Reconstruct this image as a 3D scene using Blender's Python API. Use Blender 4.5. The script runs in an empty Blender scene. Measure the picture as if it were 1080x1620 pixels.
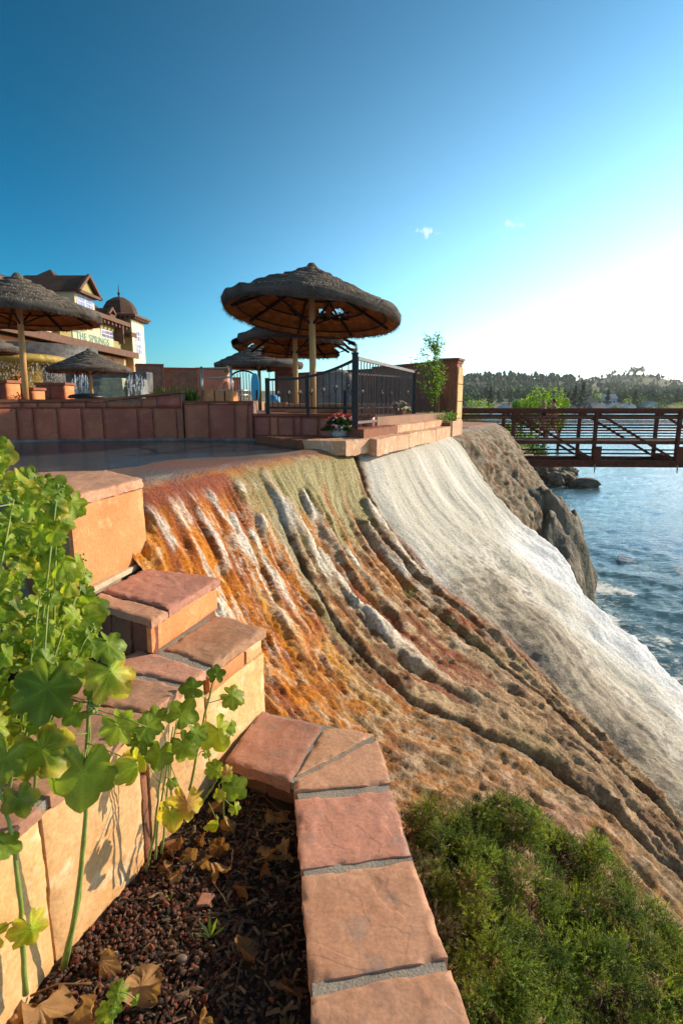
import bpy, bmesh, math, random
import numpy as np
from mathutils import Vector, Matrix
R = math.radians
SC = bpy.context.scene
COL = SC.collection
rng = random.Random(7)

# ---------------------------------------------------------------- camera, sky, sun, exposure
EYE = 6.2                      # height of the camera above the lowest water, everything is lifted by this at the end
cd = bpy.data.cameras.new('camera'); cam = bpy.data.objects.new('camera', cd); COL.objects.link(cam)
cd.sensor_fit = 'VERTICAL'; cd.sensor_height = 36; cd.lens = 907 / 1620 * 36
cam.location = (0, 0, 0); cam.rotation_euler = (R(90 - 10.9), 0, 0)
cd.clip_start = .05; cd.clip_end = 9000
cd.dof.use_dof = True; cd.dof.focus_distance = 6.5; cd.dof.aperture_fstop = 8
SC.camera = cam
SUN_AZ, SUN_EL = 62, 23        # degrees to the right of the view, above the horizon
W = bpy.data.worlds.new('World'); SC.world = W; W.use_nodes = True
wn, wl = W.node_tree.nodes, W.node_tree.links
bg = wn['Background']
sky = wn.new('ShaderNodeTexSky'); sky.sky_type = 'NISHITA'; sky.sun_disc = False
sky.sun_elevation = R(SUN_EL); sky.sun_rotation = R(SUN_AZ)
sky.altitude = 0; sky.air_density = 1.0; sky.dust_density = .6; sky.ozone_density = 1.0
# photographic contrast and tint of the sky, one curve per channel
sp = wn.new('ShaderNodeSeparateColor'); cb = wn.new('ShaderNodeCombineColor'); wl.new(sky.outputs[0], sp.inputs[0])
for ch, (g_, k_) in enumerate(((3.0, .0108), (1.6, .28), (1.9, .21))):
    pw = wn.new('ShaderNodeMath'); pw.operation = 'POWER'; pw.inputs[1].default_value = g_; ml = wn.new('ShaderNodeMath'); ml.operation = 'MULTIPLY'; ml.inputs[1].default_value = k_
    mn = wn.new('ShaderNodeMath'); mn.operation = 'MINIMUM'; mn.inputs[1].default_value = 16
    wl.new(sp.outputs[ch], pw.inputs[0]); wl.new(pw.outputs[0], ml.inputs[0]); wl.new(ml.outputs[0], mn.inputs[0]); wl.new(mn.outputs[0], cb.inputs[ch])
# three faint wisps of cloud low in the bright part of the sky
def wisp(px, py, wx, wy, sc, col_in):
    d = Vector(((px - 540) / 907, math.cos(math.radians(10.9)) - math.sin(math.radians(10.9)) * (py - 810) / 907, -(math.sin(math.radians(10.9)) + math.cos(math.radians(10.9)) * (py - 810) / 907))).normalized()
    tc = wn.new('ShaderNodeTexCoord'); sb = wn.new('ShaderNodeVectorMath'); sb.operation = 'SUBTRACT'; wl.new(tc.outputs['Generated'], sb.inputs[0]); sb.inputs[1].default_value = d
    mp = wn.new('ShaderNodeVectorMath'); mp.operation = 'MULTIPLY'; wl.new(sb.outputs[0], mp.inputs[0]); mp.inputs[1].default_value = (1 / wx, 1 / wx, 1 / wy)
    ln = wn.new('ShaderNodeVectorMath'); ln.operation = 'LENGTH'; wl.new(mp.outputs[0], ln.inputs[0])
    nz = wn.new('ShaderNodeTexNoise'); nz.inputs['Scale'].default_value = sc; nz.inputs['Detail'].default_value = 6; wl.new(tc.outputs['Generated'], nz.inputs['Vector'])
    ad = wn.new('ShaderNodeMath'); ad.operation = 'MULTIPLY_ADD'; wl.new(nz.outputs['Fac'], ad.inputs[0]); ad.inputs[1].default_value = 2.6; sb2 = wn.new('ShaderNodeMath'); sb2.operation = 'SUBTRACT'; sb2.inputs[0].default_value = -.85; wl.new(ln.outputs['Value'], sb2.inputs[1]); wl.new(sb2.outputs[0], ad.inputs[2])
    cl = wn.new('ShaderNodeMapRange'); cl.inputs[1].default_value = 0; cl.inputs[2].default_value = .5; cl.inputs[4].default_value = .5; wl.new(ad.outputs[0], cl.inputs[0])
    mx = wn.new('ShaderNodeMix'); mx.data_type = 'RGBA'; wl.new(cl.outputs[0], mx.inputs[0]); wl.new(col_in, mx.inputs[6]); mx.inputs[7].default_value = (8.6, 8.9, 9.0, 1); return mx.outputs[2]
# the broad pale glow of hazy air round the low sun, strongest near the horizon
tg = wn.new('ShaderNodeTexCoord'); dt = wn.new('ShaderNodeVectorMath'); dt.operation = 'DOT_PRODUCT'; wl.new(tg.outputs['Generated'], dt.inputs[0])
dt.inputs[1].default_value = (math.sin(R(SUN_AZ)) * math.cos(R(SUN_EL)), math.cos(R(SUN_AZ)) * math.cos(R(SUN_EL)), math.sin(R(SUN_EL)))
def wmath(op, a, b=None):
    n_ = wn.new('ShaderNodeMath'); n_.operation = op
    for i, v in ((0, a), (1, b)):
        if v is None: continue
        if hasattr(v, 'is_linked'): wl.new(v, n_.inputs[i])
        else: n_.inputs[i].default_value = v
    return n_.outputs[0]
sz_ = wn.new('ShaderNodeSeparateXYZ'); wl.new(tg.outputs['Generated'], sz_.inputs[0])
glow = wmath('MULTIPLY', wmath('POWER', wmath('MAXIMUM', dt.outputs['Value'], 0.0), 2.5), wmath('EXPONENT', wmath('MULTIPLY', wmath('MAXIMUM', sz_.outputs[2], 0.0), -6.0)))
glow = wmath('MINIMUM', wmath('MULTIPLY', glow, 36.0), 7.0)
hor = wmath('EXPONENT', wmath('MULTIPLY', wmath('MAXIMUM', sz_.outputs[2], 0.0), -13.0))
ga = wn.new('ShaderNodeMix'); ga.data_type = 'RGBA'; ga.blend_type = 'ADD'; ga.inputs[0].default_value = 1; wl.new(cb.outputs[0], ga.inputs[6])
gc = wn.new('ShaderNodeVectorMath'); gc.operation = 'SCALE'; gc.inputs[0].default_value = (.82, 1.08, 1.02); wl.new(glow, gc.inputs['Scale']); hc = wn.new('ShaderNodeVectorMath'); hc.operation = 'SCALE'; hc.inputs[0].default_value = (.1, .35, 2.4); wl.new(hor, hc.inputs['Scale'])
hs = wn.new('ShaderNodeVectorMath'); hs.operation = 'ADD'; wl.new(gc.outputs[0], hs.inputs[0]); wl.new(hc.outputs[0], hs.inputs[1]); back_fill = wmath('MAXIMUM', wmath('MULTIPLY', sz_.outputs[1], -1.0), 0.0)   # warm fill added to the unseen sky behind the camera, lifting shaded faces
bc = wn.new('ShaderNodeVectorMath'); bc.operation = 'SCALE'; bc.inputs[0].default_value = (2.1, 1.7, 1.35); wl.new(back_fill, bc.inputs['Scale'])
h2 = wn.new('ShaderNodeVectorMath'); h2.operation = 'ADD'; wl.new(hs.outputs[0], h2.inputs[0]); wl.new(bc.outputs[0], h2.inputs[1]); wl.new(h2.outputs[0], ga.inputs[7])
skc = ga.outputs[2]
for w_ in ((672, 366, .040, .014, 95), (803, 354, .034, .012, 80), (992, 426, .030, .007, 60)): skc = wisp(*w_, skc)
wl.new(skc, bg.inputs[0]); bg.inputs[1].default_value = .1
sd = bpy.data.lights.new('sun', 'SUN'); sun = bpy.data.objects.new('sun', sd); COL.objects.link(sun)
sd.energy = 4.3; sd.angle = R(.5); sd.color = (1, .82, .60)
sv = Vector((math.sin(R(SUN_AZ)) * math.cos(R(SUN_EL)), math.cos(R(SUN_AZ)) * math.cos(R(SUN_EL)), math.sin(R(SUN_EL))))
sun.rotation_euler = sv.to_track_quat('Z', 'Y').to_euler(); sun.location = (20, 5, 20)
SC.view_settings.view_transform = 'Standard'; SC.view_settings.look = 'None'
SC.view_settings.exposure = .6; SC.view_settings.gamma = 1
SC.cycles.max_bounces = 6; SC.cycles.transparent_max_bounces = 8

# ---------------------------------------------------------------- measuring helpers: a sight line meets a depth or a height
F = 907.; TH = R(10.9); cT, sT = math.cos(TH), math.sin(TH)
def ray(px, py):
    dx, dy = (px - 540) / F, (py - 810) / F
    return (dx, cT - sT * dy, -(sT + cT * dy))
def onz(px, py, z):
    r = ray(px, py); t = z / r[2]; return Vector((r[0] * t, r[1] * t, z))
def at(px, py, y):
    r = ray(px, py); t = y / r[1]; return Vector((r[0] * t, y, r[2] * t))

# ---------------------------------------------------------------- noise
_T = np.random.RandomState(11).rand(256, 256).astype(np.float32)
def vnoise(x, y, seed=0):
    x = np.asarray(x, float) + seed * 17.31; y = np.asarray(y, float) + seed * 5.77
    xi = np.floor(x).astype(int); yi = np.floor(y).astype(int); fx = x - xi; fy = y - yi
    fx = fx * fx * (3 - 2 * fx); fy = fy * fy * (3 - 2 * fy)
    a = _T[xi & 255, yi & 255]; b = _T[(xi + 1) & 255, yi & 255]; c = _T[xi & 255, (yi + 1) & 255]; d = _T[(xi + 1) & 255, (yi + 1) & 255]
    return (a * (1 - fx) + b * fx) * (1 - fy) + (c * (1 - fx) + d * fx) * fy
def fbm(x, y, o=4, seed=0, g=.5):
    s = 0; a = 1; n = 0
    for i in range(o):
        s = s + a * vnoise(np.asarray(x) * 2 ** i, np.asarray(y) * 2 ** i, seed + i * 3); n += a; a *= g
    return s / n
def sst(a, b, x):
    t = np.clip((x - a) / (b - a), 0, 1); return t * t * (3 - 2 * t)

# ---------------------------------------------------------------- materials
MATS = {}
def rgb(h):
    if isinstance(h, str):
        v = [int(h[i:i + 2], 16) / 255 for i in (0, 2, 4)]
        return tuple((c / 12.92 if c <= .04045 else ((c + .055) / 1.055) ** 2.4) for c in v) + (1,)
    return tuple(h) + (1,)
def mat(name, c1, c2=None, scale=4, rough=.8, bump=0, bscale=30, spec=.3, metal=0, jitter=0, attr=False, trans=0, layers=None, stretch=None, detail=6, bdist=.01, c3=None):
    """procedural material: two colours mixed by noise, optional fine grain, bump and per-object tint"""
    if name in MATS: return MATS[name]
    m = bpy.data.materials.new(name); m.use_nodes = True; MATS[name] = m
    n, l = m.node_tree.nodes, m.node_tree.links; p = n['Principled BSDF']
    tc = n.new('ShaderNodeTexCoord'); mp = n.new('ShaderNodeMapping'); l.new(tc.outputs['Object'], mp.inputs[0])
    if stretch: mp.inputs['Scale'].default_value = stretch
    oi = n.new('ShaderNodeObjectInfo')
    va = n.new('ShaderNodeVectorMath'); va.operation = 'MULTIPLY_ADD'; l.new(oi.outputs['Random'], va.inputs[0]); va.inputs[1].default_value = (37, 19, 23) if jitter else (0, 0, 0)
    l.new(mp.outputs[0], va.inputs[2]); vec = va.outputs[0]
    def noise(s, d=5, r=.6):
        t = n.new('ShaderNodeTexNoise'); t.inputs['Scale'].default_value = s; t.inputs['Detail'].default_value = d; t.inputs['Roughness'].default_value = r
        l.new(vec, t.inputs['Vector']); return t.outputs['Fac']
    def mix(f, a, b, mode='MIX'):
        x = n.new('ShaderNodeMix'); x.data_type = 'RGBA'; x.blend_type = mode
        for i, v in ((0, f), (6, a), (7, b)):
            if hasattr(v, 'is_linked'): l.new(v, x.inputs[i])
            else: x.inputs[i].default_value = v
        return x.outputs[2]
    def ramp(f, lo, hi):
        x = n.new('ShaderNodeMapRange'); x.inputs[1].default_value = lo; x.inputs[2].default_value = hi; l.new(f, x.inputs[0]); return x.outputs[0]
    if attr:
        a = n.new('ShaderNodeAttribute'); a.attribute_name = 'Col'; base = a.outputs['Color']
        if c2 is not None: base = mix(ramp(noise(scale, detail), .4, .62), base, mix(.55, base, rgb(c2)))
    else:
        base = rgb(c1)
        if c2 is not None: base = mix(ramp(noise(scale, detail), .36, .66), rgb(c1), rgb(c2))
        if c3 is not None: base = mix(ramp(noise(scale * 3.1, detail), .55, .7), base, rgb(c3))
    # fine grain
    gr = n.new('ShaderNodeMapRange'); gr.inputs[1].default_value = .3; gr.inputs[2].default_value = .7; gr.inputs[3].default_value = .82; gr.inputs[4].default_value = 1.15
    l.new(noise(scale * 14 + 20, 3), gr.inputs[0]); base = mix(1.0, base, gr.outputs[0], 'MULTIPLY')
    if jitter:
        h = n.new('ShaderNodeHueSaturation'); l.new(base, h.inputs['Color'])
        j = n.new('ShaderNodeMapRange'); j.inputs[3].default_value = 1 - jitter; j.inputs[4].default_value = 1 + jitter; l.new(oi.outputs['Random'], j.inputs[0]); l.new(j.outputs[0], h.inputs['Value'])
        k = n.new('ShaderNodeMath'); k.operation = 'FRACT'; k2 = n.new('ShaderNodeMath'); k2.operation = 'MULTIPLY'; k2.inputs[1].default_value = 7.3; l.new(oi.outputs['Random'], k2.inputs[0]); l.new(k2.outputs[0], k.inputs[0])
        j2 = n.new('ShaderNodeMapRange'); j2.inputs[3].default_value = .5 - jitter * .06; j2.inputs[4].default_value = .5 + jitter * .06; l.new(k.outputs[0], j2.inputs[0]); l.new(j2.outputs[0], h.inputs['Hue']); base = h.outputs[0]
    if hasattr(base, 'is_linked'): l.new(base, p.inputs['Base Color'])
    else: p.inputs['Base Color'].default_value = base
    p.inputs['Roughness'].default_value = rough; p.inputs['Metallic'].default_value = metal; p.inputs['Specular IOR Level'].default_value = spec
    if bump:
        b = n.new('ShaderNodeBump'); b.inputs['Strength'].default_value = bump; b.inputs['Distance'].default_value = bdist
        l.new(noise(bscale, 8, .65), b.inputs['Height']); last = b.outputs[0]
        if layers:      # split-rock steps: thresholded broad noise makes little ledges
            t = n.new('ShaderNodeTexNoise'); t.inputs['Scale'].default_value = layers; t.inputs['Detail'].default_value = 3; t.inputs['Distortion'].default_value = .5; l.new(vec, t.inputs['Vector'])
            s = n.new('ShaderNodeMath'); s.operation = 'MULTIPLY'; s.inputs[1].default_value = 5; l.new(t.outputs['Fac'], s.inputs[0])
            f = n.new('ShaderNodeMath'); f.operation = 'PINGPONG'; f.inputs[1].default_value = .5; l.new(s.outputs[0], f.inputs[0])
            rr = n.new('ShaderNodeMapRange'); rr.interpolation_type = 'SMOOTHSTEP'; rr.inputs[1].default_value = .18; rr.inputs[2].default_value = .26; l.new(f.outputs[0], rr.inputs[0])
            b2 = n.new('ShaderNodeBump'); b2.inputs['Strength'].default_value = .35; b2.inputs['Distance'].default_value = .0025; l.new(rr.outputs[0], b2.inputs['Height']); l.new(last, b2.inputs['Normal']); last = b2.outputs[0]
        l.new(last, p.inputs['Normal'])
    if trans:
        tr = n.new('ShaderNodeBsdfTranslucent'); ms = n.new('ShaderNodeMixShader'); ms.inputs[0].default_value = trans
        if hasattr(base, 'is_linked'):
            tb = mix(1.0, base, (1.5, 1.55, .8, 1), 'MULTIPLY'); l.new(tb, tr.inputs[0])
        l.new(p.outputs[0], ms.inputs[1]); l.new(tr.outputs[0], ms.inputs[2]); l.new(ms.outputs[0], n['Material Output'].inputs[0])
    return m

# ---------------------------------------------------------------- mesh builder
class MB:
    def __init__(s): s.v = []; s.f = []; s.c = None
    def add(s, vs, fs, col=None):
        o = len(s.v); s.v += [tuple(v) for v in vs]; s.f += [tuple(i + o for i in f) for f in fs]
        if col is not None:
            if s.c is None: s.c = []
            while len(s.c) < o: s.c.append((1, 1, 1))
            s.c += [col] * len(vs) if not isinstance(col[0], (tuple, list)) else list(col)
        return s
    def box(s, x0, x1, y0, y1, z0, z1):
        return s.add([(x0, y0, z0), (x1, y0, z0), (x1, y1, z0), (x0, y1, z0), (x0, y0, z1), (x1, y0, z1), (x1, y1, z1), (x0, y1, z1)],
                     [(0, 3, 2, 1), (4, 5, 6, 7), (0, 1, 5, 4), (1, 2, 6, 5), (2, 3, 7, 6), (3, 0, 4, 7)])
    def prism(s, pts, z0, z1):      # plan outline, counter-clockwise
        n = len(pts); vs = [(p[0], p[1], z0) for p in pts] + [(p[0], p[1], z1) for p in pts]
        return s.add(vs, [tuple(range(n - 1, -1, -1)), tuple(range(n, 2 * n))] + [(i, (i + 1) % n, (i + 1) % n + n, i + n) for i in range(n)])
    def beam(s, a, b, w, h=None, up=(0, 0, 1)):
        a, b = Vector(a), Vector(b); h = h or w; d = (b - a).normalized(); u = Vector(up)
        sd_ = d.cross(u)
        if sd_.length < 1e-4: sd_ = d.cross(Vector((1, 0, 0)))
        sd_.normalize(); u = sd_.cross(d).normalized()
        q = [(-1, -1), (1, -1), (1, 1), (-1, 1)]
        vs = [a + sd_ * i * w / 2 + u * j * h / 2 for i, j in q] + [b + sd_ * i * w / 2 + u * j * h / 2 for i, j in q]
        return s.add(vs, [(0, 3, 2, 1), (4, 5, 6, 7), (0, 1, 5, 4), (1, 2, 6, 5), (2, 3, 7, 6), (3, 0, 4, 7)])
    def tube(s, pts, r, k=8, cap=True, col=None):
        pts = [Vector(p) for p in pts]; n = len(pts); rr = r if isinstance(r, (list, tuple)) else [r] * n
        vs = []; fs = []; prev = Vector((.3, .2, 1)).normalized()
        for i, p in enumerate(pts):
            d = (pts[min(i + 1, n - 1)] - pts[max(i - 1, 0)]).normalized()
            a = d.cross(prev)
            if a.length < 1e-3: a = d.cross(Vector((1, 0, 0)))
            a.normalize(); b = d.cross(a)
            prev = b.cross(d) if b.cross(d).length > .1 else prev; prev = -b if False else prev
            for j in range(k):
                t = 2 * math.pi * j / k; vs.append(p + (a * math.cos(t) + b * math.sin(t)) * rr[i])
            prev = (a.cross(d)).normalized()
        for i in range(n - 1):
            for j in range(k): fs.append((i * k + j, i * k + (j + 1) % k, (i + 1) * k + (j + 1) % k, (i + 1) * k + j))
        if cap: fs += [tuple(range(k - 1, -1, -1)), tuple((n - 1) * k + j for j in range(k))]
        return s.add(vs, fs, col)
    def lathe(s, prof, cx=0, cy=0, k=24, skip=None, wob=None):
        vs = []; fs = []; m = len(prof)
        for i, (r, z) in enumerate(prof):
            for j in range(k):
                t = 2 * math.pi * j / k; dr, dz = wob(i, t) if wob else (0, 0)
                vs.append((cx + (r + dr) * math.cos(t), cy + (r + dr) * math.sin(t), z + dz))
        for i in range(m - 1):
            for j in range(k):
                if skip and skip(i, 2 * math.pi * (j + .5) / k): continue
                fs.append((i * k + j, i * k + (j + 1) % k, (i + 1) * k + (j + 1) % k, (i + 1) * k + j))
        return s.add(vs, fs)
    def rock(s, c, r, seed=0, sub=2, flat=1.0, rough=.35):
        b = bmesh.new(); bmesh.ops.create_icosphere(b, subdivisions=sub, radius=1)
        rx, ry, rz = r if isinstance(r, (tuple, list)) else (r, r, r * flat)
        P = np.array([v.co[:] for v in b.verts]); F_ = [tuple(v.index for v in f.verts) for f in b.faces]; b.free()
        n1 = fbm(P[:, 0] * 1.3 + 5 + seed, P[:, 1] * 1.3 + P[:, 2] * 1.7 + 9, 3, seed); n2 = vnoise(P[:, 0] * 3 + P[:, 2] * 2.1 + 3, P[:, 1] * 3 + seed, seed + 5)
        k = 1 + rough * (n1 - .5) * 2 + rough * .5 * (n2 - .5)
        P = P * k[:, None] * np.array([rx, ry, rz]) + np.array(c)
        return s.add([tuple(p) for p in P], F_)
    def build(s, name, m, parent=None, smooth=False, bevel=0, loc=None):
        me = bpy.data.meshes.new(name); o = bpy.data.objects.new(name, me); COL.objects.link(o)
        off = Vector((0, 0, 0))
        if parent is not None:
            o.parent = parent; q = parent
            while q is not None: off += q.location; q = q.parent
        elif loc is not None: off = Vector(loc); o.location = off
        me.from_pydata([(v[0] - off.x, v[1] - off.y, v[2] - off.z) for v in s.v], [], s.f)
        me.materials.append(m)
        if s.c is not None:
            while len(s.c) < len(s.v): s.c.append((1, 1, 1))
            a = me.color_attributes.new('Col', 'FLOAT_COLOR', 'POINT')
            a.data.foreach_set('color', np.array([tuple(c) + (1,) for c in s.c], dtype=np.float32).ravel())
        if smooth: me.polygons.foreach_set('use_smooth', [True] * len(me.polygons))
        me.update()
        if smooth == 'edge': me.set_sharp_from_angle(angle=R(38))
        if bevel:
            b = bmesh.new(); b.from_mesh(me); bmesh.ops.remove_doubles(b, verts=b.verts, dist=1e-5)
            bmesh.ops.bevel(b, geom=[e for e in b.edges if e.is_manifold and e.calc_face_angle(0) > .5], offset=bevel, segments=2, profile=.6, affect='EDGES')
            b.to_mesh(me); b.free()
        return o
def tag(o, label=None, cat=None, group=None, kind=None):
    if label: o['label'] = label
    if cat: o['category'] = cat
    if group: o['group'] = group
    if kind: o['kind'] = kind
    return o
def thing(name, loc, label, cat, group=None):
    o = bpy.data.objects.new(name, None); COL.objects.link(o); o.location = Vector(loc); o.empty_display_size = .1
    return tag(o, label, cat, group)
def kids(o): return [c for c in bpy.data.objects if c.parent == o]
def copy_tree(o, parent=None, KM=None):
    if KM is None:
        KM = {}
        for x in bpy.data.objects:
            if x.parent: KM.setdefault(x.parent.name, []).append(x)
    c = o.copy(); COL.objects.link(c); c.parent = parent
    for ch in KM.get(o.name, []): copy_tree(ch, c, KM)
    return c
def grid_mesh(name, X, Y, Z, m, col=None, mask=None, extra=None, smooth=True):
    a, b = X.shape; me = bpy.data.meshes.new(name)
    V = np.stack([X, Y, Z], -1).reshape(-1, 3).astype(np.float32)
    I = np.arange(a * b).reshape(a, b); Q = np.stack([I[:-1, :-1], I[1:, :-1], I[1:, 1:], I[:-1, 1:]], -1).reshape(-1, 4)
    if mask is not None: Q = Q[mask[:-1, :-1].ravel()]
    me.vertices.add(len(V)); me.vertices.foreach_set('co', V.ravel())
    me.loops.add(Q.size); me.loops.foreach_set('vertex_index', Q.ravel().astype(np.int32))
    me.polygons.add(len(Q)); me.polygons.foreach_set('loop_start', np.arange(0, Q.size, 4, dtype=np.int32))
    me.update(calc_edges=True)
    me.polygons.foreach_set('use_smooth', np.full(len(Q), smooth))
    if col is not None:
        at_ = me.color_attributes.new('Col', 'FLOAT_COLOR', 'POINT'); c4 = np.concatenate([col.reshape(-1, 3), np.ones((a * b, 1))], 1).astype(np.float32); at_.data.foreach_set('color', c4.ravel())
    for k, v in (extra or {}).items():
        at_ = me.attributes.new(k, 'FLOAT', 'POINT'); at_.data.foreach_set('value', v.ravel().astype(np.float32))
    me.materials.append(m); me.update()
    o = bpy.data.objects.new(name, me); COL.objects.link(o); return o
def edge_dist(x, y, P):     # signed: positive on the left side of the polyline
    best = np.full(x.shape, 1e9); sg = np.ones(x.shape)
    for (x0, y0), (x1, y1) in zip(P, P[1:]):
        dx, dy = x1 - x0, y1 - y0; t = np.clip(((x - x0) * dx + (y - y0) * dy) / (dx * dx + dy * dy), 0, 1); qx, qy = x0 + t * dx - x, y0 + t * dy - y
        d = np.hypot(qx, qy); cr = dx * (y - y0) - dy * (x - x0); u = d < best - 1e-9; best = np.where(u, d, best); sg = np.where(u, np.sign(cr), sg)
    return best * sg
# ================================================================ THE TRAVERTINE SLOPE
# r runs along the lip of the pool, s down the slope, q numbers the flow bands: 0 planter side, 1 first crack, 2 edge of the white sheet, 3 its far edge
DX, DY, NX, NY, OX, OY = .47, .883, .883, -.47, -1.7, 4.85
LC = [(-3.216, .2386), (-1.63, .131), (0, 0), (2.336, -.1893), (4.376, -.1876), (8.676, -.1988), (12.52, -.2074), (20, -.2)]
PR = [(-3, 0), (0, 0), (.25, .12), (.6, .5), (1, .95), (1.64, 1.45), (2.4, 1.95), (3.5, 2.6), (5, 3.5), (7, 4.8), (9, 6.4), (12, 8)]
QC = [[(0, -1.6), (8, -1.6)],
      [(0, 1.6), (.45, 1.37), (.8, 1.16), (1.15, .96), (1.55, .83), (1.91, .75), (2.24, .8), (2.7, 1.07), (3.27, 1.4), (3.7, 1.5), (4.07, 1.44), (4.46, 1.37), (8, 1.2)],
      [(0, 4.3), (.15, 4.1), (.64, 3.4), (.97, 3.21), (1.56, 3.05), (2.7, 2.98), (3.18, 2.8), (3.7, 2.6), (4.1, 2.43), (4.45, 2.19), (8, 1.9)],
      [(0, 8.8), (.98, 8.0), (1.7, 7.55), (2.43, 7.4), (2.87, 6.9), (3.23, 6.1), (3.7, 5.7), (4.2, 5.6), (4.5, 5.3), (8, 4.5)]]
def I_(T, x): return np.interp(x, [a for a, b in T], [b for a, b in T])
_ss = np.linspace(-3, 12, 3001); _pp = I_(PR, _ss); _k = np.exp(-.5 * (np.arange(-90, 91) * .005 / .13) ** 2); _k /= _k.sum()
_pp = np.convolve(np.pad(_pp, 90, 'edge'), _k, 'valid'); _pp[_ss < 0] *= np.clip(1 + _ss[_ss < 0] * 4, 0, 1)
def prof(s): return np.interp(s, _ss, _pp)
def qof(r, s):
    c = [I_(C, s) for C in QC]; q = np.where(r < c[0], r - c[0], 0.)
    for i in range(3): q = np.where(r >= c[i], i + (r - c[i]) / (c[i + 1] - c[i]), q)
    return np.where(r > c[3], 3 + (r - c[3]) / 2, q), c
def slope_xy(r, s):
    e = s + I_(LC, r); return OX + r * DX + e * NX, OY + r * DY + e * NY
def slope_base(r, s):
    q, c = qof(r, s); z = -.66 - prof(s)
    z -= sst(0, .35, r - c[3]) * (np.clip(.05 + .35 * s, 0, 3.5) * sst(-.1, .8, s) + 3.2 * sst(1.4, 2.7, s))       # past the white sheet the ground drops away
    return z
def slope_z(x, y):      # height of the slope under a plan point (for planting on it)
    vx, vy = x - OX, y - OY; r = vx * DX + vy * DY; s = vx * NX + vy * NY - float(I_(LC, r)); return float(slope_base(np.array(r), np.array(s)))
def build_slope():
    rr = [-1.9]
    while rr[-1] < 14: rr.append(rr[-1] + .013 + .0030 * max(0, rr[-1] + 1))
    ss = list(np.arange(-1.2, -.1, .05)) + list(np.arange(-.1, 3.2, .0145)) + list(np.arange(3.2, 5.2, .018)) + list(np.arange(5.2, 9.5, .08))
    r, s = np.meshgrid(rr, ss, indexing='ij'); q, c = qof(r, s)
    z = slope_base(r, s); x, y = slope_xy(r, s)
    rf = np.interp(q, [-2, 0, 1, 2, 3, 6], [-3.6, -1.6, 1., 3.2, 8., 14.])          # flow-following coordinate in metres
    wig = (fbm(rf * .9, s * .8, 3, 3) - .5) * .35; f = rf + wig
    def dist(i, off=0., A=.14, sc=1.3, sd_=1):   # signed metres to a crack
        qc = i + off; a = c[int(qc)] + (c[min(int(qc) + 1, 3)] - c[int(qc)]) * (qc - int(qc)); return r - a + (fbm(s * sc, r * .2 + 7, 3, sd_) - .5) * A * 2
    h = np.zeros_like(z)
    d1, d17, d2, d13 = dist(1), dist(1, .72, .12, 1.6, 4), dist(2, 0, .16, 1.5, 5), dist(1, .33, .15, 1.4, 8)
    d21 = dist(2, .22, .14, 1.3, 15)
    def groove(d, w): return np.exp(-(d / w) ** 2)
    def lip(d, w): return np.where(d > 0, (d / w) * np.exp(1 - d / w), 0)
    on1 = sst(.25, .6, s); on17 = sst(.75, .95, s); on2 = sst(-.05, .12, s); on13 = sst(.4, .5, s) * sst(2.1, 1.5, s); on21 = sst(2.0, 2.6, s) * .2
    h += on1 * (-.07 * groove(d1, .032) + .028 * lip(d1, .12)) * (1 + .3 * sst(2, 4, s))
    h += on17 * (-.065 * groove(d17, .032) + .02 * lip(d17, .09))
    h += on2 * (-.08 * groove(d2, .04) + .02 * lip(-d2, .10) * sst(.6, .9, s)) + .08 * sst(0, .5, d2) * sst(.1, .5, s)
    h += on13 * (-.03 * groove(d13, .04) + .05 * lip(d13, .09))
    h += on21 * (-.05 * groove(d21, .035) + .03 * lip(d21, .12))
    # bulging tongues that begin at the crest and run down
    band = {}
    f_ = f
    def tongue(qc, s0, s1, w, H, seed):
        i = int(qc); a = c[i] + (c[i + 1] - c[i]) * (qc - i); w_ = w * (.65 + .7 * vnoise(s * 2.2, s * 0 + seed, seed)) * sst(s0 - .04, s0 + .16, s)
        d = (r - a + (fbm(s * 1.7, s * 0 + seed, 3, seed) - .5) * .22) / np.maximum(w_, .01)
        m = np.clip(1 - d * d + (fbm(f * 9, s * 3.5, 4, seed + 40) - .5) * 1.5 * (1 - np.clip(d * d, 0, 1)), 0, 1) ** .6 * sst(s0, s0 + .05, s) * sst(s1, s1 - .5, s); return m
    tg = np.zeros_like(z)
    for qc, s0, s1, w, H, sd_ in [(1.08, .10, 1.0, .09, .030, 21), (1.14, .45, 1.9, .11, .035, 26), (1.22, .9, 3.0, .09, .035, 20), (1.32, .42, 1.7, .10, .055, 22), (1.93, .68, 3.0, .11, .07, 23), (1.79, .88, 2.6, .09, .055, 24), (.88, .5, 1.0, .10, .05, 25),
                                  (1.45, 1.0, 2.2, .1, .035, 27), (1.22, 1.5, 3.2, .16, .05, 28), (1.6, 2.2, 4.2, .16, .04, 29), (1.86, 2.4, 4.2, .14, .04, 30)]:
        m = tongue(qc, s0, s1, w, H, sd_); h += H * m; tg = np.maximum(tg, m * sst(s1, s0 + .3 * (s1 - s0), s) if qc != 1.08 else m)
    crust = fbm(f * 6.5 + s * 2.3, s * 4.3 - f * 1.9, 5, 41, .6) - .5
    drip = 1 - np.abs(2 * fbm(f * 13 + crust * .8, s * 1.15, 3, 49) - 1); drip2 = 1 - np.abs(2 * fbm(f * 26, s * 2.0, 2, 50) - 1)
    # left part: many narrow lumps
    n1 = fbm(f * 5.2, s * 1.5, 4, 31); n2 = fbm(f * 9, s * 2.6 + 3, 4, 33); lump = sst(.53, .64, n1) * .6 + sst(.52, .63, n2) * .5
    zl = sst(1.0, .93, q) * sst(.18, .36, s) * sst(2.6, 1.2, s); h += zl * (.036 * np.clip(lump, 0, 1.1) - .010)
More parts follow.
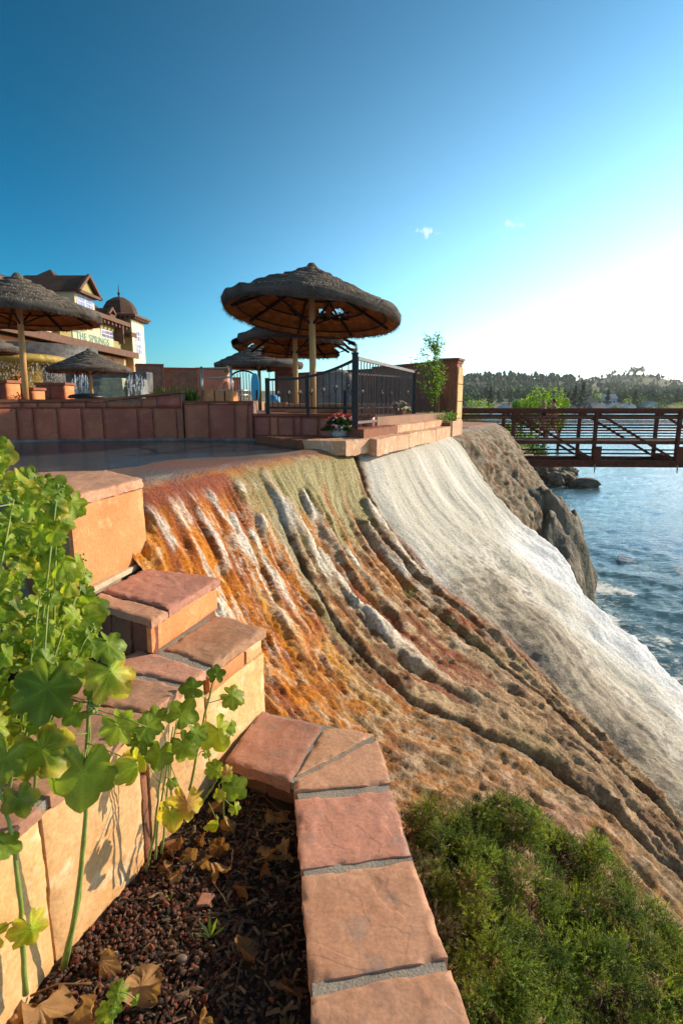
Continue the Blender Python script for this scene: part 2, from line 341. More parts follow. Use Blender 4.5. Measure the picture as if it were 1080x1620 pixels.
    whiteL = zl * np.clip(sst(.84, .93, drip) * sst(.50, .60, fbm(f * 3, s * 2.2, 4, 37)) * sst(.95, .5, q + (fbm(s * 2, f, 2, 38) - .5) * .5) * .9 + sst(.57, .62, n1) * sst(.47, .57, n2) * sst(.42, .5, fbm(f * 14, s * 7, 4, 39)) + sst(.66, .70, n2) * .7, 0, 1) * sst(1.9, 1.0, s + (fbm(f * 2, s, 3, 36) - .5))
    # general crusty roughness, drawn out down the slope
    rough = sst(.25, .8, s)
    crust = fbm(f * 6.5 + s * 2.3, s * 4.3 - f * 1.9, 5, 41, .6) - .5; pits = fbm(x * 23 + y * 19, y * 24 - x * 17 + z * 21, 4, 43, .7) - .5; streak = fbm(f * 16, s * 2.6, 4, 45) - .5
    edge_r = 1 - np.abs(2 * fbm(f * 9 + crust * 3 + s * 3.1, s * 5 - f * 2.7, 4, 48) - 1)
    sheet = sst(0, .25, d2) * sst(c[3] + .15, c[3] - .1, r)
    rib = 1 - np.abs(2 * fbm(f * 4.2 + 2, s * 1.6, 3, 46) - 1)
    h += (sst(.1, .35, s) * (1 - sheet) * (.3 + .7 * sst(2.6, 1.6, s + .5 * (q > 1)))) * ((drip - .75) * .05 + (drip2 - .75) * .022)
    h += rough * (1 - sheet * .72) * (crust * .085 + pits * .03 + streak * .065 + rib * .03 + (edge_r - .7) * .035 * sst(.8, 1.6, s))
    h += (1 - sheet) * sst(2, 3.6, s) * (fbm(f * 2.2, s * 1.6, 4, 47) - .5) * .22
    rip = fbm(rf * 3.3, s * .7, 3, 51) - .5; fine_rip = fbm(rf * 9, s * .9 + 3, 3, 52) - .5
    h += sheet * (rip * .06 * sst(.1, .6, s) * sst(3.4, 1.0, s) + fine_rip * .007 * sst(.05, .3, s) * sst(2.2, .9, s))
    h += sheet * (fbm(r * .9, s * 1.1, 3, 53) - .45) * .42 * sst(.8, 2.6, s) + sheet * (fbm(r * 12 + s * 5, s * 11 - r * 5, 5, 55, .65) - .5) * .034 * sst(.5, 2.0, s)
    far = sst(0, .3, r - c[3]); h += far * (fbm(x * 1.6, y * 1.6 + z, 4, 57) - .5) * .5 * sst(0, .6, s)
    h *= sst(-.15, .25, s) * .9 + .1
    # displace along the smooth normal
    gx = np.gradient(x, axis=0), np.gradient(y, axis=0), np.gradient(z, axis=0); gy = np.gradient(x, axis=1), np.gradient(y, axis=1), np.gradient(z, axis=1)
    nx = gx[1] * gy[2] - gx[2] * gy[1]; ny = gx[2] * gy[0] - gx[0] * gy[2]; nz = gx[0] * gy[1] - gx[1] * gy[0]
    l = np.sqrt(nx * nx + ny * ny + nz * nz) + 1e-9; sg = np.sign(nz); X, Y, Z = x + sg * nx / l * h, y + sg * ny / l * h, z + sg * nz / l * h
    Z += sst(.05, -.15, s) * (.008 + .006 * (fbm(r * 1.3, s * 3, 4, 121) - .5)) - sst(-.45, -.95, s + (fbm(r * .9, s * .3, 3, 122) - .5) * .9 + .25 * sst(2.5, 0, r)) * .06
    CUT0 = [(-2.1, 5.05), (-1.60, 4.40), (-1.5, 4.06), (-.92, 3.82), (-.55, 3.46)]; ec = np.abs(edge_dist(X, Y, CUT0)); Z -= .09 * np.exp(-(ec / .12) ** 2) * (Y > 3.5)
    # ---- mineral stains, and darker colour in cracks and pits
    C = lambda hx: np.array(rgb(hx)[:3])
    def mx(a, b, t): return a * (1 - t[..., None]) + b * t[..., None]
    v = fbm(f * 3.1, s * 1.1, 4, 61); v2 = fbm(f * 13, s * 1.5, 4, 63); v3 = fbm(x * 8 + y * 5, y * 8 - x * 5 + z * 7, 5, 65)
    orange, deep, brown, tan, white, khaki, rust, cream, grey, pink, dark, wet = map(C, ['cc7a14', '9c4e0c', '7d5a3a', 'b4946c', 'e6dccb', '9c8f5c', '8e3f1c', 'd9cfb4', 'a9a294', 'b98368', '2c2418', '6b5547'])
    col = np.zeros(x.shape + (3,)) + brown
    col = mx(col, tan, sst(.42, .62, v3)); col = mx(col, C('8f7d4c'), sst(.55, .7, fbm(f * 2, s * 1.4, 3, 67)) * sst(2, 3, s) * .7)
    left = sst(1.03, .93, q)
    oc = mx(np.zeros_like(col) + orange, deep, sst(.44, .62, v2)); oc = mx(oc, C('d9a040'), sst(.58, .72, v) * .7); oc = mx(oc, C('b08a58'), sst(.45, .6, v3) * sst(1.0, 2.4, s) * .75)
    oc = mx(oc, rust, sst(.55, .7, fbm(f * 2.6, s * 2, 4, 69)) * .6)
    oc = mx(oc, tan * .95, sst(2.1, 3.4, s) * sst(.38, .6, fbm(f * 4, s * 3, 4, 70)) * .8); oc = mx(oc, C('8f7048'), sst(1.5, 2.9, s + (v - .5) * .8) * .72)
    oc = mx(oc, C('6d5a40'), sst(.48, .62, fbm(x * 6, y * 6 + z * 5, 5, 90, .65)) * sst(1.6, 2.8, s) * .75); oc = mx(oc, C('c4a888'), sst(.58, .68, fbm(x * 13, y * 13 + z * 9, 4, 92)) * sst(1.4, 2.4, s) * .6)
    col = mx(col, oc, left)
    mid = sst(1.0, 1.06, q) * sst(2.02, 1.95, q); col = mx(col, C('bd7a34'), mid * sst(.46, .6, fbm(f * 4.5, s * 1.5, 4, 71)) * sst(2.6, 1.2, s) * .7)
    col = mx(col, rust, mid * sst(.6, .68, fbm(f * 6, s * 1.1, 3, 72)) * sst(.9, 1.3, s) * sst(3.4, 2.4, s) * .7)
    col = mx(col, C('a58a6d'), sst(1.9, 1.1, q) * sst(1., 1.04, q) * sst(2.2, 2.8, s) * .45)
    col = mx(col, C('e0cdae'), (1 - sheet) * sst(.86, .96, drip2) * sst(.48, .6, v3) * sst(.3, .6, s) * sst(3.2, 1.4, s) * .6); col = mx(col, C('6a3a18'), (1 - sheet) * sst(.55, .38, drip) * sst(.2, .5, s) * sst(3.0, 1.6, s) * .6)
    # khaki film over the crest
    kh = sst(.80, .95, q + (v - .5) * .4) * sst(2.02, 1.98, q) * sst(.02, .25, s) * sst(.95, .65, s + (fbm(f * 5, s * .6, 3, 73) - .5) * .9)
    col = mx(col, mx(np.zeros_like(col) + khaki, C('8d7f45'), sst(.45, .6, v2)), kh)
    col = mx(col, C('a86a2a'), kh * sst(.57, .66, fbm(f * 3.6, s * .5, 3, 74)) * sst(.3, .6, s) * .9)
    chan = np.exp(-((d1 + .1) / .08) ** 2) * sst(.4, .7, s) * sst(2.1, 1.6, s); col = mx(col, C('7f7436'), chan * .85)
    rt = sst(.98, .8, q + (v - .5) * .3) * sst(.03, .12, s) * sst(.42, .2, s + (v2 - .5) * .3); col = mx(col, rust, rt * .9)
    col = mx(col, C('8a4a2a'), sst(.6, .72, v2) * sst(.02, .2, s) * sst(.5, .3, s) * left * .5)
    # white crust
    wt = np.clip(tg, 0, 1); col = mx(col, C('b7a084'), sst(.2, .7, wt + (v3 - .5) * 1.1) * (.45 + .5 * sst(.4, .55, v3)) * sst(3.4, 2., s)); col = mx(col, white, sst(.45, .85, wt) * sst(.42, .54, fbm(f * 5, s * 2.2, 4, 75)) * sst(2.5, 1.7, s) * .85)
    col = mx(col, white, whiteL * .92)
    col = mx(col, pink, sst(1.0, .8, q) * sst(2.6, 3.2, s) * sst(.42, .58, fbm(f * 3, s * 3, 4, 76)) * .35)
    # white sheet
    sc = mx(np.zeros_like(col) + C('bdb7a8'), C('cdc8bd'), sst(.42, .6, fbm(rf * 2.2, s * .7, 4, 77))); sc = mx(sc, C('8f9088'), sst(.5, .66, fbm(rf * 5.5, s * .8, 5, 78, .65)) * sst(.15, .5, s) * .55)
    sc = mx(sc, C('dcdedf'), sst(.0, .5, q - 2.42 + (fbm(r * 1.2, s * 1.0, 4, 79) - .5) * .9) * sst(1.6, 2.4, s)); sc = mx(sc, C('9c8e78'), sst(2.55, 2.2, q + (v3 - .5) * .3 + (v - .5) * .4) * sst(1.6, 2.4, s) * .85)
    sc = mx(sc, C('756a5a'), sst(.52, .62, v3) * sst(1.3, 2.2, s) * sst(2.7, 2.3, q) * .75)
    col = mx(col, sc, sst(.02, .22, d2 + (v3 - .5) * .12) * sst(c[3] + .3, c[3] + .05, r + (v3 - .5) * .4))
    col = mx(col, mx(np.zeros_like(col) + C('6a5b42'), C('6e4e36'), sst(.5, .66, fbm(f * 3, s * 2, 4, 80))), sst(.05, .3, r - c[3] + (v3 - .5) * .3) * .9); col = mx(col, C('a39883'), far * sst(.5, .62, v3) * .6)  # brown rock past the sheet, darkened in colour as its shade side
    red = np.exp(-((d2 - .02) / .16) ** 2) * sst(1.0, 1.6, s) * sst(3.3, 2.8, s) * sst(.38, .55, fbm(x * 4, y * 4 + 3, 3, 81)); col = mx(col, C('7f3119'), np.clip(red, 0, 1) * .9)
    for d_, on_, w_ in ((d1, on1, .035), (d17, on17, .03), (d2, on2 * sst(1.3, .7, s) + .2, .03), (d21, on21, .03)): col = mx(col, dark, np.clip(groove(d_ + .015, w_) * on_, 0, 1) * .85)
    pc = sst(-.12, -.26, pits + crust * .35); col = mx(col, C('3f3222'), pc * .12 * (1 - sheet * .8) * sst(.5, 1, s))
    # wet shallow shelf behind the crest
    shelf = sst(.12, -.05, s + (v3 - .5) * .12); col = mx(col, mx(np.zeros_like(col) + C('75604f'), C('8a5a40'), sst(.4, .6, fbm(r * 1.5, s * 4, 4, 85))), shelf * sst(4.5, 4.0, r)); col = mx(col, C('9a8b74'), shelf * sst(.4, .6, fbm(r * 2, s * 6, 4, 86)) * sst(-.5, -.1, s) * sst(4.5, 4.0, r) * .8)
    wetn = np.clip(shelf + kh * .5 + chan * .5 + left * sst(.56, .7, v2) * .45 + rt * .4, 0, 1) * (1 - np.clip(wt + whiteL, 0, 1) * .8)
    CUT = [(-3.0, 6.5), (-2.1, 5.05), (-1.60, 4.40), (-1.55, 4.05), (-1.05, 3.70), (-.65, 3.40), (.0, 3.10), (.08, 2.69), (.22, 1.5), (.5, .3), (.6, -3)]
    m = mat_slope(); o = grid_mesh('travertine_slope', X, Y, Z, m, np.clip(col, 0, 1), mask=edge_dist(X, Y, CUT) > 0, extra={'wet': wetn, 'sheet': sheet})
    return tag(o, kind='structure')
def mat_slope():
    m = bpy.data.materials.new('travertine'); m.use_nodes = True; n, l = m.node_tree.nodes, m.node_tree.links; p = n['Principled BSDF']
    a = n.new('ShaderNodeAttribute'); a.attribute_name = 'Col'; w = n.new('ShaderNodeAttribute'); w.attribute_name = 'wet'
    tc = n.new('ShaderNodeTexCoord')
    t = n.new('ShaderNodeTexNoise'); t.inputs['Scale'].default_value = 38; t.inputs['Detail'].default_value = 8; t.inputs['Roughness'].default_value = .7; l.new(tc.outputs['Object'], t.inputs['Vector'])
    mr = n.new('ShaderNodeMapRange'); mr.inputs[1].default_value = .32; mr.inputs[2].default_value = .68; mr.inputs[3].default_value = .48; mr.inputs[4].default_value = 1.42; l.new(t.outputs['Fac'], mr.inputs[0])
    x = n.new('ShaderNodeMix'); x.data_type = 'RGBA'; x.blend_type = 'MULTIPLY'; x.inputs[0].default_value = 1; l.new(a.outputs['Color'], x.inputs[6]); l.new(mr.outputs[0], x.inputs[7]); l.new(x.outputs[2], p.inputs['Base Color'])
    r_ = n.new('ShaderNodeMapRange'); r_.inputs[3].default_value = .85; r_.inputs[4].default_value = .28; l.new(w.outputs['Fac'], r_.inputs[0]); l.new(r_.outputs[0], p.inputs['Roughness']); p.inputs['Specular IOR Level'].default_value = .4
    sh = n.new('ShaderNodeAttribute'); sh.attribute_name = 'sheet'
    st = n.new('ShaderNodeMapRange'); st.inputs[3].default_value = 1.0; st.inputs[4].default_value = .7; l.new(sh.outputs['Fac'], st.inputs[0])
    b = n.new('ShaderNodeBump'); l.new(st.outputs[0], b.inputs['Strength']); b.inputs['Distance'].default_value = .028; l.new(t.outputs['Fac'], b.inputs['Height'])
    fc = n.new('ShaderNodeMapRange'); fc.inputs[3].default_value = 1; fc.inputs[4].default_value = .7; l.new(sh.outputs['Fac'], fc.inputs[0]); l.new(fc.outputs[0], x.inputs[0])
    v = n.new('ShaderNodeTexVoronoi'); v.inputs['Scale'].default_value = 26; l.new(tc.outputs['Object'], v.inputs['Vector'])
    b2 = n.new('ShaderNodeBump'); b2.inputs['Strength'].default_value = .25; b2.inputs['Distance'].default_value = .012; l.new(v.outputs['Distance'], b2.inputs['Height']); l.new(b.outputs[0], b2.inputs['Normal']); l.new(b2.outputs[0], p.inputs['Normal'])
    return m
build_slope()

# ================================================================ POOL AND RIVER
def mat_water(name, c, rough, sc, strength, dist, stretch=(1, 1, 1), foam_glint=None, detail=4):
    m = bpy.data.materials.new(name); m.use_nodes = True; n, l = m.node_tree.nodes, m.node_tree.links; p = n['Principled BSDF']
    p.inputs['Base Color'].default_value = c + (1,); p.inputs['Roughness'].default_value = rough; p.inputs['IOR'].default_value = 1.33; p.inputs['Specular IOR Level'].default_value = .5
    tc = n.new('ShaderNodeTexCoord'); mp = n.new('ShaderNodeMapping'); mp.inputs['Scale'].default_value = stretch; l.new(tc.outputs['Object'], mp.inputs[0])
    t = n.new('ShaderNodeTexNoise'); t.inputs['Scale'].default_value = sc; t.inputs['Detail'].default_value = detail; t.inputs['Roughness'].default_value = .6; t.inputs['Distortion'].default_value = .6; l.new(mp.outputs[0], t.inputs['Vector'])
    b = n.new('ShaderNodeBump'); b.inputs['Strength'].default_value = strength; b.inputs['Distance'].default_value = dist; l.new(t.outputs['Fac'], b.inputs['Height'])
    l.new(b.outputs[0], p.inputs['Normal'])
    if foam_glint:
        a = n.new('ShaderNodeAttribute'); a.attribute_name = 'foam_glint'
        t2 = n.new('ShaderNodeTexNoise'); t2.inputs['Scale'].default_value = 5; t2.inputs['Detail'].default_value = 8; t2.inputs['Roughness'].default_value = .7; l.new(mp.outputs[0], t2.inputs['Vector'])
        mu = n.new('ShaderNodeMath'); mu.operation = 'MULTIPLY'; l.new(a.outputs['Fac'], mu.inputs[0]); l.new(t2.outputs['Fac'], mu.inputs[1])
        mr = n.new('ShaderNodeMapRange'); mr.inputs[1].default_value = .42; mr.inputs[2].default_value = .6; l.new(mu.outputs[0], mr.inputs[0])
        x = n.new('ShaderNodeMix'); x.data_type = 'RGBA'; x.inputs[6].default_value = c + (1,); x.inputs[7].default_value = (.75, .78, .76, 1); l.new(mr.outputs[0], x.inputs[0]); l.new(x.outputs[2], p.inputs['Base Color'])
        r_ = n.new('ShaderNodeMapRange'); r_.inputs[3].default_value = rough; r_.inputs[4].default_value = .7; l.new(mr.outputs[0], r_.inputs[0]); l.new(r_.outputs[0], p.inputs['Roughness'])
    return m
pm = mat_water('pool_water', (.05, .065, .068), .12, 5, .7, .025, (1, 2.2, 1))
pl = MB(); lipin = [slope_xy(np.array(r_), np.array(-.22)) for r_ in np.arange(-2.5, 6.4, .15)]
pts = [(float(a), float(b)) for a, b in lipin] + [(-.2, 10.6), (-2, 10.6), (-6, 10.4), (-8, 9), (-9, 6), (-6, 2.5)]
pl.add([(x, y, -.662) for x, y in pts], [tuple(range(len(pts)))]); tag(pl.build('pool_water', pm), kind='structure')
tag(MB().prism([(-9, 2.5), (-3.4, 2.2), (-3., 4.), (-2.5, 4.75), (.2, 9.6), (.2, 10.5), (-6, 10.6), (-9, 9)], -1.4, -.78).build('pool_floor', mat('pool_floor', 'x' and (.12, .09, .07))), kind='structure')

SHORE = [(9, -40), (7.0, 6), (7.2, 11), (7.4, 14.5), (7.8, 17), (7.5, 20), (7.2, 24), (9, 30), (15.2, 37), (17.5, 41), (20, 50), (24, 62), (30, 90), (44, 170), (60, 260), (66, 330), (120, 352), (700, 400), (2500, 500)]
RBANK = [(60, -40), (60, 60), (160, 200), (420, 300), (2500, 330)]
WZ = -5.6
def ground_z(x, y):
    x = np.asarray(x, float); y = np.asarray(y, float); d = edge_dist(x, y, SHORE); e = -edge_dist(x, y, RBANK); land = np.maximum(d, e)
    z = np.where(land > 0, WZ - .35 + 2.6 * sst(0, 9, land) + 1.2 * sst(8, 60, land), WZ - .35 - 2.2 * sst(0, 6, -land))
    z = np.where((y > 340), z + 3.0 * sst(3, 160, land), z)
    near = sst(32, 24, y) * (x < 30); z = np.where(land > 0, z * (1 - near) + np.minimum(z, -6.4) * near, z)
    z = z + (fbm(x * .35, y * .35, 4, 91) - .45) * np.clip(land * .15, 0, .7)
    # hills: pine ridge to the left, shrubby knoll to the right
    def hill(cx, cy, rx, ry, H): return H * np.exp(-((x - cx) / rx) ** 2 - ((y - cy) / ry) ** 2)
    z = z + hill(250, 900, 170, 140, 19) + hill(480, 1250, 130, 150, 22) + hill(300, 980, 500, 260, 16) + hill(640, 1300, 120, 160, 44) + hill(760, 1400, 120, 150, 22) + hill(-500, 1200, 600, 300, 20) + hill(900, 2200, 1600, 500, 36)
    return z
def build_ground():
    ang = np.radians(np.linspace(-80, 80, 330)); rad = [3.]
    while rad[-1] < 5000: rad.append(rad[-1] * 1.032 + .05)
    a, q = np.meshgrid(ang, rad, indexing='ij'); x = np.sin(a) * q; y = np.cos(a) * q - 6; z = ground_z(x, y)
    land = np.maximum(edge_dist(x, y, SHORE), -edge_dist(x, y, RBANK)); n = fbm(x * .8, y * .8, 4, 93)[..., None]; n2 = fbm(x * .03, y * .03, 4, 94)[..., None]
    g = np.array([.075, .10, .03]) * (1 - n) + np.array([.17, .17, .06]) * n; dry = np.array([.20, .17, .10]); mud = np.array([.13, .11, .08])
    col = g * (1 - sst(.5, .65, n2)) + dry * sst(.5, .65, n2); k = sst(2.5, .3, land)[..., None]; col = col * (1 - k) + mud * k
    o = grid_mesh('ground', x, y, z, mat('ground', (1, 1, 1), attr=True, rough=.95, bump=.6, bscale=3, bdist=.2, scale=2), col); tag(o, kind='structure')
build_ground()
def build_river():
    ys = [-8.]
    while ys[-1] < 420: ys.append(ys[-1] + .11 + max(0, ys[-1] - 8) * .011)
    t = np.linspace(0, 1, 200); X = []; Y = []
    ys = np.array(ys); lo = np.where(ys < 40, 3.5, 3.5 + (ys - 40) * .1); hi = np.where(ys < 60, 24 + np.clip(ys, 0, 99) * .6, 60 + (ys - 60) * 1.6)
    y, tt = np.meshgrid(ys, t, indexing='ij'); x = lo[:, None] + (hi - lo)[:, None] * tt
    ch = (fbm(x * 1.3 + y * .3, y * 2.0 - x * .2, 4, 101) - .5) * .13 + (fbm(x * 4.4, y * 6.2, 3, 103) - .5) * .075
    sh = -edge_dist(x, y, SHORE); rapid = sst(9, 1, sh) * sst(60, 20, y); z = WZ + ch * (.35 + 1.0 * rapid) * sst(160, 40, y)
    foam_glint = rapid * sst(.54, .68, fbm(x * .9, y * .5, 3, 105)) + sst(1.2, .1, sh) * .6 + sst(.11, .17, ch * rapid) * .6 + .25 * rapid  # pale patches painted as glints on the ripples, plus foam by the shore
    o = grid_mesh('river', x, y, z, mat_water('river_water', (.05, .10, .11), .10, 3.2, .6, .06, (1, 1.6, 1), True, 6), None, extra={'foam_glint': np.clip(foam_glint, 0, 1.2)}); tag(o, kind='structure')
build_river()

# ---- dark outcrop past the white sheet, and the near bank under the footbridge
def build_outcrop():
    xs = np.linspace(0, 9.5, 190); ys = np.linspace(11.0, 34, 330); x, y = np.meshgrid(xs, ys, indexing='ij')
    sh = np.interp(y, [11, 12.5, 13.5, 14.5, 16, 17, 18, 20, 22, 24, 27, 30, 34], [5.6, 6.3, 7.0, 7.5, 7.75, 7.7, 7.6, 7.0, 6.7, 6.4, 6.2, 6.6, 8.5]) + (fbm(y * .8, y * 0, 4, 111) - .5) * 1.0
    top = -1.0 - .42 * np.clip(x - 3, 0, 9) + (y - 18) * .03 - sst(15.5, 12.5, y) * 2.2; steep = sst(1.5, .0, sh - x)
    z = top * (1 - steep) + (-6.3) * steep - sst(3.4, .8, sh - x) * .35
    z += (fbm(x * .9, y * .9, 5, 113) - .5) * .8 + (fbm(x * 4, y * 3 + z, 4, 114) - .5) * .42 * (1 + steep) - .25 * sst(.16, .04, np.abs(fbm(x * 1.1 + z * .3, y * 1.5, 3, 119) - .5)) + (1 - np.abs(2 * fbm(x * 2.2, y * 1.2, 3, 118) - 1)) * .18 - .1
    x2 = x + (fbm(z * 1.6, y * 1.3, 4, 115) - .5) * 1.0 * steep
    n = fbm(x * 2, y * 1.3 + z, 4, 116)[..., None]; n2 = fbm(x * 7, y * 5 + z * 4, 4, 117)[..., None]; st = steep[..., None]
    C = lambda h: np.array(rgb(h)[:3])
    col = C('5f5c52') * (1 - sst(.42, .6, n)) + C('7d7062') * sst(.42, .6, n); col = col * (1 - .7 * sst(.5, .62, n2)) + C('4d4a2e') * .7 * sst(.5, .62, n2); col = col * (1 - .5 * st) + C('5b5138') * .5 * st; col = col * (1 - .8 * sst(.62, .7, n2)) + C('a89f8c') * .8 * sst(.62, .7, n2)
    o = grid_mesh('rock_outcrop', x2, y, z, mat('outcrop', (1, 1, 1), attr=True, rough=.75, bump=1, bscale=9, bdist=.12, scale=5), col)
    tag(o, 'dark olive rock outcrop dropping into the river between the white slope and the footbridge', 'rock outcrop')
build_outcrop()
RK = mat('bank_rock', '8b7e6c', '5d5442', scale=3, rough=.85, bump=.8, bscale=8, bdist=.05, jitter=.2)
def boulders():
    rg = random.Random(5)
    for i in range(34):
        px = rg.uniform(840, 903) if i > 3 else [899, 886, 872, 860][i]; py = 770 - (902 - px) * .35 * rg.random() - rg.random() * 22
        p = onz(px, min(py, 768), WZ); r_ = rg.uniform(.28, .7)
        o = MB().rock((p.x, p.y, WZ + r_ * .3 + (902 - px) * .012), (r_, r_ * .9, r_ * .75), i * 3, 3, rough=.6).build('bank_rock', RK, loc=(p.x, p.y, WZ))
        tag(o, 'tan riverside boulder in the heap under the footbridge, at the water edge', 'rock', 'boulders heaped on the river bank under the footbridge')
    p = onz(922, 770, WZ); o = MB().rock((p.x, p.y, WZ + .15), (1.0, .5, .5), 77, 2).build('river_rock', RK, loc=(p.x, p.y, WZ)); tag(o, 'single low flat rock standing alone in the river below the footbridge', 'rock')
boulders()

# ================================================================ SANDSTONE WALLS ROUND THE PLANTER
ST_RED = mat('sandstone_red', 'ad7a60', 'ba8a70', scale=2.4, rough=.75, bump=.45, bscale=24, bdist=.008, jitter=.2, layers=2.2, c3='9a7a6a', spec=.3)
ST_ORANGE = mat('sandstone_orange', 'cf8a5a', 'c57c4c', scale=2.5, rough=.8, bump=.35, bscale=26, bdist=.008, jitter=.07, c3='d99a6c')
ST_TAN = mat('sandstone_tan', 'dcb582', 'd0a066', scale=2.2, rough=.85, bump=.45, bscale=16, bdist=.012, jitter=.1, layers=2.2, c3='e6cba2')
ST_DARK = mat('flagstone_brown', '8a5b46', '6f4a3a', scale=4, rough=.8, bump=.6, bscale=14, bdist=.02, jitter=.2, layers=3)
ST_EDGE = ST_RED
MORTAR = mat('mortar', '8c8378', 'a39a8c', scale=9, rough=.95, bump=1, bscale=90, bdist=.008)
def slab_mesh(mb, quad, zt, th, seed=0, n=None, step=.022, rough=.004, edge=.006, chip=.010):
    """a split stone slab: bilinear top with little ledges, ragged edges, rough sides"""
    q = [np.array((p[0], p[1])) for p in quad]; L = max(np.linalg.norm(q[1] - q[0]), np.linalg.norm(q[2] - q[3])); Wd = max(np.linalg.norm(q[3] - q[0]), np.linalg.norm(q[2] - q[1]))
    a = max(4, int(L / step)); b = max(4, int(Wd / step)); u, v = np.meshgrid(np.linspace(0, 1, a + 1), np.linspace(0, 1, b + 1), indexing='ij')
    P = (q[0] * ((1 - u) * (1 - v))[..., None] + q[1] * (u * (1 - v))[..., None] + q[2] * (u * v)[..., None] + q[3] * ((1 - u) * v)[..., None]); x, y = P[..., 0].copy(), P[..., 1].copy()
    cx, cy = x.mean(), y.mean(); ed = np.minimum(np.minimum(u, 1 - u) * L, np.minimum(v, 1 - v) * Wd)
    n1 = fbm(x * 4 + seed, y * 4 + seed * 2, 3, seed % 50); led = sst(.47, .49, n1) + sst(.60, .615, fbm(x * 2.3 + seed * 3, y * 2.3 + seed, 4, 8)) - sst(.62, .635, n1)
    z = zt + rough * .55 * (led - .5) + rough * 1.6 * (fbm(x * 9 + seed, y * 9, 4, 3) - .5) - edge * .6 * np.exp(-(ed / .005) ** 2) - chip * np.exp(-(ed / .016) ** 2) * sst(.52, .7, vnoise(x * 16 + seed, y * 16, 7))
    dxy = np.exp(-(ed / .02) ** 2) * (fbm(x * 12, y * 12, 3, 9 + seed % 9) - .5) * edge * 2.6; dl = np.hypot(x - cx, y - cy) + 1e-6; x += (x - cx) / dl * dxy; y += (y - cy) / dl * dxy
    vs = [(x[i, j], y[i, j], z[i, j]) for i in range(a + 1) for j in range(b + 1)]; I = lambda i, j: i * (b + 1) + j
    ccw = np.cross(q[1] - q[0], q[2] - q[0]) > 0
    fs = [(I(i, j), I(i + 1, j), I(i + 1, j + 1), I(i, j + 1)) for i in range(a) for j in range(b)]
    ring = [(i, 0) for i in range(a)] + [(a, j) for j in range(b)] + [(i, b) for i in range(a, 0, -1)] + [(0, j) for j in range(b, 0, -1)]
    m = len(ring); rows = 4; base = len(vs)
    for k in range(1, rows + 1):
        for t, (i, j) in enumerate(ring):
            w = (fbm(x[i, j] * 30 + k * 3.1, y[i, j] * 30 + k * 2.3, 2, seed % 13) - .5) * edge * 2.2; d = np.hypot(x[i, j] - cx, y[i, j] - cy) + 1e-6
            vs.append((x[i, j] + (x[i, j] - cx) / d * w, y[i, j] + (y[i, j] - cy) / d * w, z[i, j] - th * k / rows))
    for t in range(m):
        t2 = (t + 1) % m; prev = [I(*ring[t]), I(*ring[t2])]
        for k in range(rows):
            nx_ = [base + k * m + t, base + k * m + t2]; fs.append((prev[0], nx_[0], nx_[1], prev[1])); prev = nx_
    fs.append(tuple(base + (rows - 1) * m + t for t in range(m - 1, -1, -1)))
    if not ccw: fs = [f[::-1] for f in fs]
    return mb.add(vs, fs)
def panel_mesh(mb, a, b, z0, z1, th=.03, seed=0, step=.03, rough=.004, side=1, zb0=None, zb1=None):
    """an upright facing stone between plan points a and b; side=1 puts its face to the right of a->b"""
    a = np.array(a[:2], float); b = np.array(b[:2], float); L = np.linalg.norm(b - a); d = (b - a) / L; nrm = np.array((d[1], -d[0])) * side
    na, nb = max(3, int(L / step)), max(3, int((z1 - z0) / step)); u, v = np.meshgrid(np.linspace(0, 1, na + 1), np.linspace(0, 1, nb + 1), indexing='ij')
    zz0 = z0 if zb0 is None else zb0 + (zb1 - zb0) * u
    z = zz0 + (z1 - zz0) * v; ed = np.minimum(np.minimum(u, 1 - u) * L, np.minimum(v, 1 - v) * (z1 - z0)); n1 = fbm(u * L * 4 + seed, z * 4 + seed, 3, seed % 40)
    w = rough * .7 * (sst(.48, .5, n1) + sst(.6, .62, n1) - .7) + rough * 1.5 * (fbm(u * L * 10, z * 10 + seed, 3, 5) - .5) - .004 * np.exp(-(ed / .006) ** 2)
    x = a[0] + d[0] * L * u + nrm[0] * w; y = a[1] + d[1] * L * u + nrm[1] * w; I = lambda i, j: i * (nb + 1) + j
    vs = [(x[i, j], y[i, j], z[i, j]) for i in range(na + 1) for j in range(nb + 1)]; fs = [(I(i, j), I(i + 1, j), I(i + 1, j + 1), I(i, j + 1)) for i in range(na) for j in range(nb)]
    ring = [(i, 0) for i in range(na)] + [(na, j) for j in range(nb)] + [(i, nb) for i in range(na, 0, -1)] + [(0, j) for j in range(nb, 0, -1)]; base = len(vs)
    for i, j in ring: vs.append((x[i, j] - nrm[0] * th, y[i, j] - nrm[1] * th, z[i, j]))
    m = len(ring)
    for t in range(m): t2 = (t + 1) % m; fs.append((I(*ring[t]), base + t, base + t2, I(*ring[t2])))
    fs.append(tuple(base + t for t in range(m - 1, -1, -1)))
    if side < 0: fs = [f[::-1] for f in fs]
    return mb.add(vs, fs)
def lerp2(a, b, t): return (a[0] + (b[0] - a[0]) * t, a[1] + (b[1] - a[1]) * t)
def inset(quad, g):
    c = (sum(p[0] for p in quad) / 4, sum(p[1] for p in quad) / 4)
    return [(p[0] + (c[0] - p[0]) * g, p[1] + (c[1] - p[1]) * g) for p in quad]
ZK, ZW, ZS, ZB, ZSOIL = -1.97, -1.43, -1.20, -.565, -2.15
